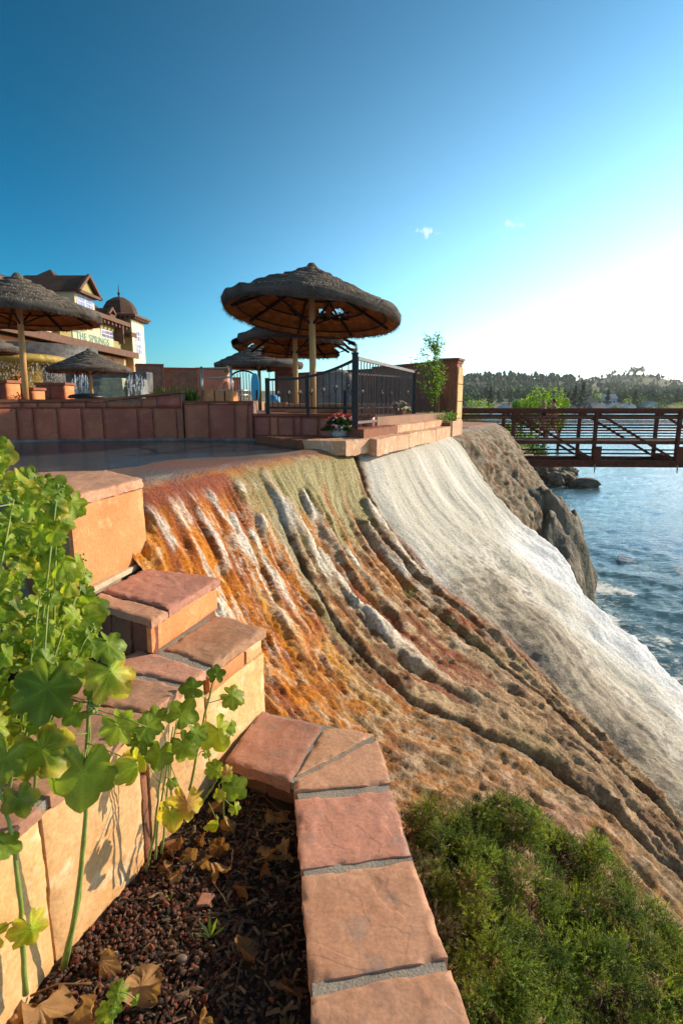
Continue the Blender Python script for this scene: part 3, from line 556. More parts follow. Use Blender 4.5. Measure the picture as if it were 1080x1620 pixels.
# ---- low kerb wall that closes the planter
kerb = thing('planter_kerb', (0, 2, -2.5), 'low kerb wall topped with reddish sandstone slabs, between the lava gravel and the juniper', 'kerb wall')
def K(px, py): v = onz(px, py, ZK); return (v.x, v.y)
kq = [[K(413, 1124), K(508, 1148), K(459, 1236), K(357, 1200)], [K(516, 1150), K(592, 1160), K(530, 1196), K(470, 1226)],
      [K(597, 1168), K(618, 1238), K(466, 1252), K(466, 1236)], [K(619, 1250), K(650, 1352), K(476, 1374), K(467, 1262)],
      [K(652, 1362), K(708, 1514), K(491, 1554), K(477, 1386)], [K(713, 1531), K(757, 1660), K(497, 1712), K(492, 1574)]]
l0, l1 = kq[5][2], kq[5][1]; kq.append([(l1[0] + .005, l1[1] - .03), (l1[0] + .09, l1[1] - .55), (l0[0] + .02, l0[1] - .5), (l0[0], l0[1] - .03)])
for i, q in enumerate(kq): slab_mesh(MB(), q, ZK + .002 * (i % 3), .062, 11 + i * 7, step=.013).build('cap_slab', ST_RED, kerb, 'edge')
outer = [K(413, 1122), K(593, 1158), K(620, 1240), K(757, 1664), (l1[0] + .09, l1[1] - .56)]; inner = [K(357, 1200), K(462, 1240), K(467, 1262), K(497, 1712), (l0[0] + .02, l0[1] - .5)]
def body(mb, o, i, g, z0, z1):
    o2 = [lerp2(a, b, g) for a, b in zip(o, i)]; i2 = [lerp2(b, a, g) for a, b in zip(o, i)]
    for k in range(len(o) - 1): mb.prism([o2[k], i2[k], i2[k + 1], o2[k + 1]], z0, z1)
    return mb
b_ = MB(); body(b_, outer, inner, .03, ZK - .05, ZK - .010); b_.build('mortar', MORTAR, kerb)
b_ = MB(); body(b_, outer, inner, .10, -3.6, ZK - .055); b_.build('wall_core', ST_DARK, kerb)
for k in range(4):
    i0, i1 = lerp2(inner[k], outer[k], .09), lerp2(inner[k + 1], outer[k + 1], .09); L = math.dist(i0, i1); nn = max(1, round(L / .28))
    for j in range(nn): panel_mesh(MB(), lerp2(i0, i1, (j + .02) / nn), lerp2(i0, i1, (j + .98) / nn), -2.4, ZK - .064, .03, 5 * k + j, side=1).build('facing_stone', ST_DARK, kerb, 'edge')
    o0, o1 = lerp2(outer[k], inner[k], .05), lerp2(outer[k + 1], inner[k + 1], .05); L = math.dist(o0, o1); nn = max(1, round(L / .4))
    for j in range(nn): panel_mesh(MB(), lerp2(o0, o1, (j + .02) / nn), lerp2(o0, o1, (j + .98) / nn), -3.4, ZK - .064, .03, 50 + 5 * k + j, side=-1).build('facing_stone', ST_DARK, kerb, 'edge')

# ---- the stepped retaining wall
wall = thing('stepped_wall', (-1.2, 3, -2.5), 'stepped sandstone wall beside the orange slope, big orange block at its top, tan flags below', 'retaining wall')
er = [(-.487, 3.49), (-.712, 2.955), (-.735, 2.90), (-.80, 2.73), (-.905, 2.45), (-1.085, 1.85), (-1.20, 1.35), (-1.28, .8)]      # right edge of the long cap
def left_of(i, w=.5):
    a = er[max(i - 1, 0)]; b = er[min(i + 1, len(er) - 1)]; d = (b[0] - a[0], b[1] - a[1]); L = math.hypot(*d); return (er[i][0] + d[1] / L * w, er[i][1] - d[0] / L * w)
el = [left_of(i) for i in range(len(er))]
def Q4(a, b, c, d): return [(p[0], p[1]) for p in (a, b, c, d)]
Wp = lambda px, py, z=ZW: tuple(onz(px, py, z)[:2])
caps = [Q4(er[0], er[1], Wp(262, 1026), Wp(345, 972)), Q4(er[2], (-.792, 2.75), (-1.27, 2.93), (-1.2, 3.16)),
        Q4((-.81, 2.71), (-.90, 2.46), (-1.40, 2.62), (-1.28, 2.90)), Q4((-.905, 2.44), (-1.075, 1.88), (-1.55, 2.0), (-1.41, 2.60)), Q4((-1.09, 1.83), (-1.19, 1.38), (-1.66, 1.47), (-1.56, 1.97)), Q4((-1.2, 1.35), (-1.28, .8), (-1.76, .86), (-1.67, 1.44))]
for i, q in enumerate(caps): slab_mesh(MB(), q, ZW + .002 * (i % 2), .05, 101 + i * 7, step=.014).build('cap_slab', ST_RED, wall, 'edge')
ei = [(p[0] - .03, p[1] + .0) for p in er]; eo = [(p[0] + .02, p[1]) for p in el]; ei[0] = (-.52, 3.44)
mb = MB()
for k in range(len(er) - 1): mb.prism([ei[k], eo[k], eo[k + 1], ei[k + 1]][::-1], -3., ZW - .052)
mb.build('wall_core', ST_DARK, wall)
mb = MB()
for k in range(len(er) - 1): mb.prism([(er[k][0] - .012, er[k][1]), (eo[k][0], eo[k][1]), (eo[k + 1][0], eo[k + 1][1]), (er[k + 1][0] - .012, er[k + 1][1])][::-1], ZW - .05, ZW - .012)
mb.build('mortar', MORTAR, wall)
# tan facing flags on the planter side
fa = [(-.50, 3.45), (-.72, 2.93), (-.91, 2.44), (-1.095, 1.84), (-1.21, 1.34), (-1.29, .8)]
cum = [0]
for a, b in zip(fa, fa[1:]): cum.append(cum[-1] + math.dist(a, b))
def along(t):
    for k in range(len(cum) - 1):
        if t <= cum[k + 1] or k == len(cum) - 2: return lerp2(fa[k], fa[k + 1], (t - cum[k]) / (cum[k + 1] - cum[k]))
cuts = [0, .62, 1.1, 1.16, 1.72, 2.12, 2.75]
for k, (t0, t1) in enumerate(zip(cuts, cuts[1:])):
    if k == 2: panel_mesh(MB(), along(t0 + .012), along(t1 - .012), -2.6, ZW - .30, .03, 3, side=-1).build('facing_stone', ST_DARK, wall, 'edge'); continue
    panel_mesh(MB(), along(t0 + .006), along(t1 - .006), -2.6, ZW - .055 - (.10 if k == 0 else 0), .035, 200 + k * 9, side=-1, step=.02, rough=.007).build('facing_stone', ST_TAN, wall, 'edge')
for t0, t1 in ((.02, .2), (.22, .58)): panel_mesh(MB(), along(t0), along(t1), ZW - .145, ZW - .056, .03, 240, side=-1, step=.02).build('facing_stone', ST_ORANGE if t0 > .1 else ST_TAN, wall, 'edge')
# end face of the wall next to the slope
panel_mesh(MB(), (-.52, 3.46), (-.95, 3.62), -2.6, ZW - .055, .03, 260, side=1).build('facing_stone', ST_TAN, wall, 'edge')
# step with two caps
s_r, s_f, s_l, s_b = onz(348, 913, ZS), onz(240, 977, ZS), onz(136, 946, ZS), onz(232, 898, ZS)
sm1, sm0 = lerp2(s_f, s_r, .20), lerp2(s_l, s_b, .22)
sm1b, sm0b = lerp2(s_f, s_r, .215), lerp2(s_l, s_b, .235)
slab_mesh(MB(), Q4(s_f, sm1, sm0, s_l), ZS - .012, .045, 301, step=.014).build('cap_slab', ST_RED, wall, 'edge')
slab_mesh(MB(), Q4(sm1b, s_r, s_b, sm0b), ZS, .05, 309, step=.014, rough=.007).build('cap_slab', ST_RED, wall, 'edge')
inn = inset([s_f, s_r, s_b, s_l], .05); mb = MB().prism(inset([s_f, s_r, s_b, s_l], .10), -2.6, ZS - .052); mb.build('wall_core', ST_DARK, wall)
panel_mesh(MB(), lerp2(inn[0], inn[1], -.01), lerp2(inn[0], inn[1], 1.0), ZW + .006, ZS - .056, .03, 310, side=1, step=.02).build('facing_stone', ST_ORANGE, wall, 'edge')
nfs = 3
for k in range(nfs):
    for (za, zb) in ((ZW - .3, ZW - .07), (ZW - .06, ZS - .06)): panel_mesh(MB(), lerp2(inn[3], inn[0], (k + .03) / nfs), lerp2(inn[3], inn[0], (k + .97) / nfs), za, zb, .04, 320 + k, side=1, rough=.014).build('facing_stone', ST_DARK, wall, 'edge')
# the big block beside the pool
A, B = onz(104, 787, ZB), onz(226, 757, ZB); Cc = onz(168, 743, ZB); D0 = onz(-140, 752, ZB); E0 = onz(-20, 768, ZB)
cx_ = lerp2(A, E0, .52); cb_ = lerp2(Cc, D0, .52)
slab_mesh(MB(), Q4(A, B, Cc, lerp2(cx_, cb_, 0)), ZB, .062, 401, step=.02, edge=.010).build('cap_slab', ST_RED, wall, 'edge')
slab_mesh(MB(), Q4(lerp2(cx_, A, .02), lerp2(Cc, D0, .012), cb_, E0), ZB - .004, .062, 407, step=.03, edge=.010).build('cap_slab', ST_RED, wall, 'edge')
A2, B2, C2_, D2, E2 = [lerp2(p, ((A.x + Cc.x) / 2, (A.y + Cc.y) / 2), .05) for p in (A, B, Cc, D0, E0)]
MB().prism([A2, B2, C2_, D2, E2], -2.6, ZB - .064).build('wall_core', MORTAR, wall)
off = (.012, -.006)
panel_mesh(MB(), (A2[0] + .02, A2[1] - .005), (B2[0] + .02, B2[1] - .01), ZS + .03, ZB - .075, .03, 410, side=1, step=.03, rough=.003).build('facing_stone', ST_ORANGE, wall, 'edge')
for k in range(5):
    for j, (za, zb) in enumerate(((-1.75, -1.42), (-1.4, -1.02), (-1.0, -.66))):
        t0, t1 = (k + .02 + .1 * (j % 2)) / 5, (k + .98 + .1 * (j % 2)) / 5
        panel_mesh(MB(), lerp2(A2, E2, min(t1, 1)), lerp2(A2, E2, max(t0, .0)), za, zb, .04, 420 + k * 3 + j, side=1, step=.04, rough=.012).build('facing_stone', mat('flagstone_olive', 'a08256', '7c6544', scale=3, rough=.85, bump=.5, bscale=14, bdist=.02, jitter=.2), wall, 'edge')
# mortar smear along the foot of the block
MB().prism([(A2[0] - .02, A2[1] - .02), (A2[0] + .05, A2[1] - .03), (B2[0] + .05, B2[1] - .02), (B2[0], B2[1] + .05)], ZS - .01, ZS + .028).build('mortar', mat('mortar_pale', 'cdbb9c', 'b5a184', scale=8, rough=.95, bump=.8, bscale=60, bdist=.008), wall, bevel=.008)

# ---- soil and red lava gravel
def build_soil():
    xs = np.linspace(-1.9, .3, 130); ys = np.linspace(.7, 3.5, 160); x, y = np.meshgrid(xs, ys, indexing='ij')
    z = ZSOIL + (fbm(x * 3, y * 3, 4, 131) - .5) * .09 + (fbm(x * 24, y * 24, 3, 132) - .5) * .022
    n = fbm(x * 9, y * 9, 4, 133)[..., None]; col = np.array([.016, .011, .008]) * (1 - n) + np.array([.06, .037, .025]) * n
    in_ = (x < np.interp(y, [.7, 1.5, 2.69, 3.05, 3.3], [.3, .25, .12, -.05, -.35])) & (x > np.interp(y, [.8, 1.35, 1.85, 2.45, 2.93, 3.45], [-1.5, -1.42, -1.3, -1.15, -.95, -.75]))
    o = grid_mesh('planter_soil', x, y, z, mask=in_, m=mat('soil', (1, 1, 1), attr=True, rough=.95, bump=1, bscale=60, bdist=.02, scale=8), col=col); tag(o, kind='structure')
    xs = np.linspace(-3.6, -.95, 60); ys = np.linspace(.6, 4.4, 90); x, y = np.meshgrid(xs, ys, indexing='ij')
    z = -1.72 + (fbm(x * 3, y * 3, 4, 134) - .5) * .12; keep = (x < np.interp(y, [.6, 1.85, 2.45, 2.95, 3.3, 4.4], [-1.55, -1.4, -1.2, -1.1, -1.25, -1.8]))
    o = grid_mesh('bed_soil', x, y, z, MATS['soil'], np.zeros(x.shape + (3,)) + np.array([.03, .02, .014]), mask=keep); tag(o, kind='structure')
    return lambda X, Y: ZSOIL + (float(fbm(X * 3, Y * 3, 4, 131)) - .5) * .09
soil_z = build_soil()
def build_gravel():
    rg = random.Random(3); mb = MB(); protos = []
    for s in range(6):
        b = MB().rock((0, 0, 0), 1, s * 7, 1, rough=.9); protos.append((np.array(b.v), b.f))
    mb.c = []
    for i in range(9500):
        y = rg.uniform(1.0, 3.1); xl = float(np.interp(y, [.8, 1.34, 1.84, 2.44, 2.93, 3.45], [-1.27, -1.19, -1.07, -.9, -.7, -.5])); x = rg.uniform(xl, -.12 if y < 2.6 else -.45)
        dens = fbm(x * 2.2, y * 2.2, 2, 140); red = x < -.42 and y < 2.5
        if rg.random() > (.95 if red else .45) * (.4 + dens): continue
        r = rg.uniform(.004, .0115) * (1.0 if rg.random() < .9 else 1.4); P, Fs = protos[rg.randrange(6)]
        a, b2 = rg.uniform(0, 6.28), rg.uniform(0, 6.28); M = np.array((Matrix.Rotation(a, 3, 'Z') @ Matrix.Rotation(b2, 3, 'X')).to_3x3()); V = (P * np.array([r, r * rg.uniform(.7, 1), r * .8])) @ M.T + np.array([x, y, soil_z(x, y) + r * .35 + (rg.random() * .012)])
        c = rg.choice([(.13, .04, .022), (.20, .065, .035), (.09, .035, .022), (.10, .055, .04), (.055, .03, .022), (.16, .085, .06)]) if rg.random() < (.85 if red else .5) else rg.choice([(.05, .04, .033), (.08, .065, .055), (.03, .022, .018)])
        mb.add([tuple(v) for v in V], Fs, col=c)
    for i in range(2600):       # bark mulch and dirt crumbs between the stones
        y = rg.uniform(1.0, 3.1); xl = float(np.interp(y, [.8, 1.34, 1.84, 2.44, 2.93, 3.45], [-1.27, -1.19, -1.07, -.9, -.7, -.5])); x = xl + (-.12 - xl) * rg.random() ** .6
        if y > 2.6 and x > -.4: continue
        L = rg.uniform(.006, .03); a = rg.uniform(0, 6.28); d = Vector((math.cos(a), math.sin(a), rg.uniform(-.3, .5))) * L; w = Vector((-math.sin(a), math.cos(a), rg.uniform(-.4, .4))) * L * rg.uniform(.12, .4); p = Vector((x, y, soil_z(x, y) + rg.uniform(.004, .02))); k_ = rg.uniform(.5, 1.4)
        mb.add([p - d - w, p + d - w, p + d * .8 + w, p - d * .9 + w * .7, p + Vector((0, 0, .004))], [(0, 1, 4), (1, 2, 4), (2, 3, 4), (3, 0, 4)], col=tuple(v * k_ for v in rg.choice([(.07, .04, .025), (.14, .09, .05), (.03, .02, .014), (.22, .15, .09)])))
    tag(mb.build('lava_gravel', mat('lava_rock', (1, 1, 1), attr=True, rough=.9, bump=1, bscale=120, bdist=.006)), kind='stuff', label='loose red and dark lava gravel spread over the planter soil')
build_gravel()

# ================================================================ POOL WALLS AND TERRACE
WET_RED = mat('wet_red_stone', 'b8664a', '9a523c', scale=2.2, rough=.42, bump=.4, bscale=12, bdist=.012, jitter=.13, layers=2.5, c3='b87450', spec=.4)
DRY_RED = mat('dry_red_stone', '94553e', '7a4534', scale=3, rough=.75, bump=.4, bscale=14, bdist=.012, jitter=.16, layers=2.5)
GROUT = mat('grout', '6b5c55', '857870', scale=8, rough=.9, bump=.5, bscale=50, bdist=.006)
SCALE_ = mat('lime_scale', '8c8680', '5f5d5c', scale=5, rough=.6, bump=.8, bscale=18, bdist=.02)
PAVE = mat('terrace_paving', '8d6a56', 'a07a62', scale=2, rough=.85, bump=.3, bscale=12, bdist=.01)
STUCCO = mat('brown_stucco', '8c6350', '9a7260', scale=1.5, rough=.9, bump=.4, bscale=40, bdist=.006)
STUCCO_LIT = mat('sunlit_stucco', 'c98f62', 'bb8054', scale=1.5, rough=.9, bump=.4, bscale=40, bdist=.006, jitter=.06)  # lighter copy of the brown stucco, sunlight put into the colour
def pave(name, pts, z): return tag(MB().prism(pts, z - .5, z).build(name, PAVE), kind='structure')
pave('terrace', [(-1.45, 10.35), (3.2, 14.6), (4.6, 17.2), (-4, 30), (-16, 70), (-70, 70), (-70, 2), (-8.2, 5.6), (-7.4, 7.6), (-6.6, 8.9), (-5.6, 9.9), (-3.2, 10.4)], -.62)
pave('upper_terrace', [(-2.95, 10.75), (-3.4, 70), (-70, 70), (-70, 2), (-8.2, 5.6), (-7.4, 7.6), (-6.6, 8.9), (-5.6, 9.9), (-4.6, 10.3)], .0)
pave('fence_terrace', [(-1.40, 10.15), (-.72, 9.92), (.14, 9.52), (.6, 9.7), (2.0, 12.6), (3.0, 14.8), (3.6, 17.5), (-5.5, 17.5), (-2.9, 10.8)], -.255)
def pool_wall(name, line, ztop, zbot, zmid, label, nslab, seed, capw=.34, ztops=None):
    w = thing(name, (line[0][0], line[0][1], zbot), label, 'pool wall'); cum = [0]; rg = random.Random(seed)
    for a, b in zip(line, line[1:]): cum.append(cum[-1] + math.dist(a, b))
    def al(t):
        t = max(0, min(cum[-1], t)); k = max(0, min(len(cum) - 2, int(np.searchsorted(cum, t)) - 1)); return lerp2(line[k], line[k + 1], (t - cum[k]) / (cum[k + 1] - cum[k]))
    def nrm(t):
        a, b = al(t - .1), al(t + .1); d = math.hypot(b[0] - a[0], b[1] - a[1]); return ((b[1] - a[1]) / d, -(b[0] - a[0]) / d)
    zt = (lambda t: float(np.interp(t / cum[-1], *ztops))) if ztops else (lambda t: ztop)
    N = int(cum[-1] / .2); pts = [al(cum[-1] * k / N) for k in range(N + 1)]; ns = [nrm(cum[-1] * k / N) for k in range(N + 1)]
    core = MB(); cap = MB()
    for k in range(N):
        t0, t1 = cum[-1] * k / N, cum[-1] * (k + 1) / N
        f = lambda d, i: (pts[i][0] - ns[i][0] * d, pts[i][1] - ns[i][1] * d)
        core.prism([f(.017, k), f(.017, k + 1), f(capw - .03, k + 1), f(capw - .03, k)], zbot, min(zt(t0), zt(t1)) - .045)
        a, b, c, d = f(-.02, k), f(-.02, k + 1), f(capw, k + 1), f(capw, k); za, zb = zt(t0), zt(t1)
        cap.add([(a[0], a[1], za - .042), (b[0], b[1], zb - .042), (c[0], c[1], zb - .042), (d[0], d[1], za - .042), (a[0], a[1], za), (b[0], b[1], zb), (c[0], c[1], zb), (d[0], d[1], za)], [(0, 3, 2, 1), (4, 5, 6, 7), (0, 1, 5, 4), (2, 3, 7, 6)] + ([(3, 0, 4, 7)] if k == 0 else []) + ([(1, 2, 6, 5)] if k == N - 1 else []))
    core.build('wall_core', GROUT, w); cap.build('coping', DRY_RED, w)
    t = 0; i = 0
    while t < cum[-1] - .05:
        L = cum[-1] / nslab * rg.uniform(.55, 1.4); t1 = min(cum[-1], t + L); n = max(1, int(L / .3))
        for rows in ((zbot, zmid),) if zmid else (): panel_mesh(MB(), al(t + .007), al(t1 - .007), rows[0], rows[1] - .007, .02, seed + i, step=.06, rough=.003).build('facing_slab', WET_RED, w, True)
        za = (zmid or zbot); ztp = min(zt(t), zt(t1)) - .047
        if zmid: panel_mesh(MB(), al(t + .007 + .08), al(t1 - .007 + .08 if t1 < cum[-1] else t1), za, ztp, .02, seed + i + 60, step=.06, rough=.003).build('facing_slab', WET_RED if zmid else WET_RED, w, True)
        else: panel_mesh(MB(), al(t + .007), al(t1 - .007), za, ztp, .02, seed + i + 60, step=.06, rough=.003).build('facing_slab', WET_RED, w, True)
        t = t1; i += 1
    sk = MB(); 
    for k in range(N):
        f = lambda d, i: (pts[i][0] + ns[i][0] * d, pts[i][1] + ns[i][1] * d)
        sk.prism([f(.09 + .02 * math.sin(k * 1.7), k), f(.09 + .02 * math.sin(k * 1.7 + 1.7), k + 1), f(-.01, k + 1), f(-.01, k)], -.70, -.625 + .006 * math.sin(k * 2.3))
    sk.build('lime_crust', SCALE_, w); return w
pool_wall('pool_wall', [(-7.6, 5.6), (-7.0, 7.3), (-6.3, 8.6), (-5.75, 9.25), (-5.25, 9.65), (-4.7, 9.88), (-3.8, 10.0), (-2.75, 10.1)], .045, -.72, -.11, 'long curved pool wall of dark red slabs, sunlit at its left end', 17, 500, ztops=([0, .72, .84, .95, 1], [.045, .035, .06, .15, .19]))
pool_wall('pool_wall', [(-2.73, 10.1), (-1.52, 10.05)], .01, -.72, None, 'short stretch of red slab pool wall below the steel handrail frame', 3, 540)
pool_wall('pool_wall', [(-1.50, 9.95), (-.75, 9.75), (.10, 9.35), (.55, 9.5)], -.20, -.72, None, 'low red slab wall below the black railing, behind the flower pot', 9, 560, capw=.3)
# stone ledges at the lip of the pool below the fence
LEDGE = mat('ledge_stone', 'cfa685', 'b98a66', scale=3, rough=.8, bump=.6, bscale=14, bdist=.015, jitter=.05, c3='dcc3a4')
o = thing('stone_ledge', (.1, 9, -.75), 'pale sandstone ledge between the white slope and the railing, flower pot standing on it', 'stone ledge')
lq = [onz(399, 692, -.54), onz(476, 697, -.54), (.62, 8.62), (3.0, 13.35), (2.6, 13.6), (.3, 9.35)]
slab_mesh(MB(), Q4((-1.42, 9.55), (-.55, 8.2), (.1, 8.75), (-.62, 9.65)), -.545, .14, 601, step=.05, rough=.01).build('slab', DRY_RED, o, 'edge')
slab_mesh(MB(), Q4((-.53, 8.15), (.05, 7.98), (.62, 9.0), (.12, 8.8)), -.535, .20, 605, step=.05, rough=.012).build('slab', LEDGE, o, 'edge')
slab_mesh(MB(), Q4((.06, 7.98), (.55, 8.75), (.35, 9.1), (.0, 8.8)), -.54, .2, 607, step=.05, rough=.012).build('slab', LEDGE, o, 'edge')
for i, (t0, t1) in enumerate(((0, .33), (.335, .7), (.705, 1))):
    a, b = (.52, 8.45), (2.45, 12.75); c, d = (2.0, 12.95), (.1, 8.85)
    slab_mesh(MB(), Q4(lerp2(a, b, t0), lerp2(a, b, t1), lerp2(d, c, t1), lerp2(d, c, t0)), -.535 + .004 * i, .24, 611 + i * 5, step=.05, rough=.012).build('slab', LEDGE, o, 'edge')
    a, b = (.33, 8.55), (2.2, 12.7)
    slab_mesh(MB(), Q4(lerp2(a, b, t0), lerp2(a, b, t1), lerp2(d, c, t1), lerp2(d, c, t0)), -.40 + .004 * i, .13, 631 + i * 5, step=.05, rough=.01).build('slab', DRY_RED if i == 0 else LEDGE, o, 'edge')

# ================================================================ BLACK RAILING
IRON = mat('black_iron', '17171a', '24221f', scale=8, rough=.45, spec=.5, metal=.3)
RAILM = mat('grey_brown_rail', '6d6259', '544b44', scale=8, rough=.45, spec=.5, metal=.2)
fen = thing('railing', (.21, 8.72, -.4), 'black iron railing with a swept left part and straight right part, before the biggest umbrella', 'railing')
pA = at(561, 675, 8.72); pA.z = -.40; topA = at(561, 560, 8.72).z
MB().box(pA.x - .045, pA.x + .045, pA.y - .045, pA.y + .045, -.40, topA).build('post', IRON, fen, bevel=.006); MB().box(pA.x - .055, pA.x + .055, pA.y - .055, pA.y + .055, topA, topA + .02).build('post_cap', IRON, fen, bevel=.004)
pL = at(424, 655, 9.85); topL = at(424, 598, 9.85).z; zb_ = -.2
def post(p, z0, z1, w=.045): MB().box(p[0] - w / 2, p[0] + w / 2, p[1] - w / 2, p[1] + w / 2, z0, z1).build('post', IRON, fen, bevel=.004)
pM = lerp2(pL, pA, .49); post(pL, zb_, topL, .07); post(pM, -.26, .42, .05); pE = lerp2(pL, pA, .90); post(at(545, 650, 9.6), -.2, .18, .05)
def rail_z(t): return (topL - .03) + (topA - topL - .05) * max(0, (t - .25) / .75) ** 2.0
N = 26; mb = MB(); P_ = [lerp2(pL, pA, k / N) for k in range(N + 1)]
for k in range(N): mb.beam((*P_[k], rail_z(k / N)), (*P_[k + 1], rail_z((k + 1) / N)), .04, .035)
mb.build('top_rail', IRON, fen)
MB().beam((pL.x, pL.y, -.10), (pA.x, pA.y, -.10), .03, .03).build('bottom_rail', IRON, fen)
for k in range(1, 15):
    t = k / 15
    if abs(t - .49) < .02: continue
    p = lerp2(pL, pA, t); zt = rail_z(t); mb = MB().beam((p[0], p[1], -.10), (p[0], p[1], zt), .013)
    if k % 2 == 0:
        zc = (zt - .1) / 2
        for a in range(4):
            an = a * math.pi / 2; mb.tube([(p[0], p[1], zc - .05), (p[0] + .03 * math.cos(an), p[1] + .03 * math.sin(an), zc), (p[0], p[1], zc + .05)], .006, 5)
    mb.build('baluster', IRON, fen)
pB = at(653, 668, 12.45); topB = at(653, 586, 12.45).z; zl = -.35
MB().box(pB.x - .04, pB.x + .04, pB.y - .04, pB.y + .04, -.42, topB).build('post', IRON, fen, bevel=.005)
MB().beam((pA.x + .03, pA.y, topA - .06), (pB.x, pB.y, topB - .03), .05, .05).build('top_rail', RAILM, fen)
MB().beam((pA.x + .03, pA.y, -.31), (pB.x, pB.y, -.33), .04, .04).build('bottom_rail', RAILM, fen)
for k in range(1, 26):
    t = k / 26; p = lerp2(pA, pB, t); MB().beam((p[0], p[1], -.31 - .02 * t), (p[0], p[1], topA - .08 + (topB - topA + .02) * t), .018).build('baluster', RAILM, fen)
f2 = thing('railing', (.3, 11.5, -.25), 'lower black railing with basket ornaments, seen through the straight part of the front railing', 'railing')
a, b = at(548, 652, 11.3), at(650, 650, 13.2); a.z = b.z = -.2
for k in range(0, 15):
    p = lerp2(a, b, k / 14); mb = MB().beam((p[0], p[1], -.25), (p[0], p[1], .52), .016)
    if k % 2:
        for an_ in range(4): an = an_ * math.pi / 2; mb.tube([(p[0], p[1], .1), (p[0] + .035 * math.cos(an), p[1] + .035 * math.sin(an), .17), (p[0], p[1], .24)], .007, 5)
    mb.build('baluster', IRON, f2)
MB().beam((a.x, a.y, .53), (b.x, b.y, .53), .04, .03).build('top_rail', IRON, f2); MB().beam((a.x, a.y, -.12), (b.x, b.y, -.12), .03, .03).build('bottom_rail', IRON, f2)

# ================================================================ FLOWER POT ON THE LEDGE
def flower_pot(name, base, r, h, label, flower_cols, nf, fr, dark_leaf='2f5a22', pot='e8e6e0', group=None, spread=1.7, seed=1):
    t = thing(name, base, label, 'flower pot', group); rg = random.Random(seed); x, y, z = base
    pr = [(0, z), (r * .62, z), (r * .7, z + .01), (r * .88, z + h * .5), (r, z + h * .85), (r * 1.06, z + h * .86), (r * 1.07, z + h), (r * .95, z + h), (r * .93, z + h * .9), (0, z + h * .88)]
    MB().lathe(pr, x, y, 28).build('pot', mat('pot_' + pot, pot, rough=.4, spec=.5), t, 'edge')
    lf = MB(); lf.c = []
    for i in range(int(nf * 2.2)):
        a = rg.uniform(0, 6.28); d = r * spread * math.sqrt(rg.random()); c = Vector((x + d * math.cos(a), y + d * math.sin(a), z + h + r * (.9 - .9 * (d / (r * spread)) ** 2) * rg.uniform(.2, 1) - (.35 * r if d > r * 1.2 else 0)))
        u = Vector((rg.uniform(-1, 1), rg.uniform(-1, 1), rg.uniform(-.3, .8))).normalized() * r * .3; w = u.cross(Vector((rg.uniform(-1, 1), rg.uniform(-1, 1), 1))).normalized() * r * .16
        g_ = rg.uniform(.5, 1.3); lf.add([c - u, c + w, c + u, c - w], [(0, 1, 2, 3)], col=tuple(k * g_ for k in rgb(dark_leaf)[:3]))
    for i in range(16):
        a = rg.uniform(0, 6.28); d = r * rg.uniform(.3, 1.1); lf.tube([(x, y, z + h * .8), (x + d * .6 * math.cos(a), y + d * .6 * math.sin(a), z + h + r * .5), (x + d * math.cos(a), y + d * math.sin(a), z + h + r * .6)], .004, 4, False, col=rgb(dark_leaf)[:3])
    lf.build('foliage', mat('bedding_leaf', (1, 1, 1), attr=True, rough=.5, trans=.25), t)
    fl = MB(); fl.c = []
    for i in range(nf):
        a = rg.uniform(0, 6.28); q = math.sqrt(rg.random()); d = r * spread * q; c = Vector((x + d * math.cos(a), y + d * math.sin(a), z + h + r * (1.05 - 1.0 * q ** 2) + rg.uniform(-.02, .02) - (.3 * r if q > .8 else 0)))
        n = (c - Vector((x, y, z + h - r * .3))).normalized(); n = (n + Vector((rg.uniform(-.4, .4), rg.uniform(-.4, .4), rg.uniform(-.2, .4)))).normalized(); u = n.orthogonal().normalized(); w = n.cross(u); col = rgb(rg.choice(flower_cols))[:3]
        vs = [c]; 
        for k in range(10): an = k * .628; rr = fr * (1 if k % 2 == 0 else .72); vs.append(c + (u * math.cos(an) + w * math.sin(an)) * rr + n * fr * .3)
        fl.add(vs, [(0, k + 1, (k + 1) % 10 + 1) for k in range(10)], col=[(.95, .9, .85)] + [col] * 10 if rg.random() < .35 else [tuple(k * .6 for k in col)] + [col] * 10)
    fl.build('blossoms', mat('petals', (1, 1, 1), attr=True, rough=.6, trans=.3), t); return t
pp = onz(538, 689, -.52); flower_pot('flower_pot', (pp.x, pp.y, -.535), .17, .17, 'white round pot of red and pink flowers on the ledge before the black railing', ['c3122b', 'd61a35', 'b00f26', 'e04468', 'e8a0b4', 'c3122b'], 130, .026)

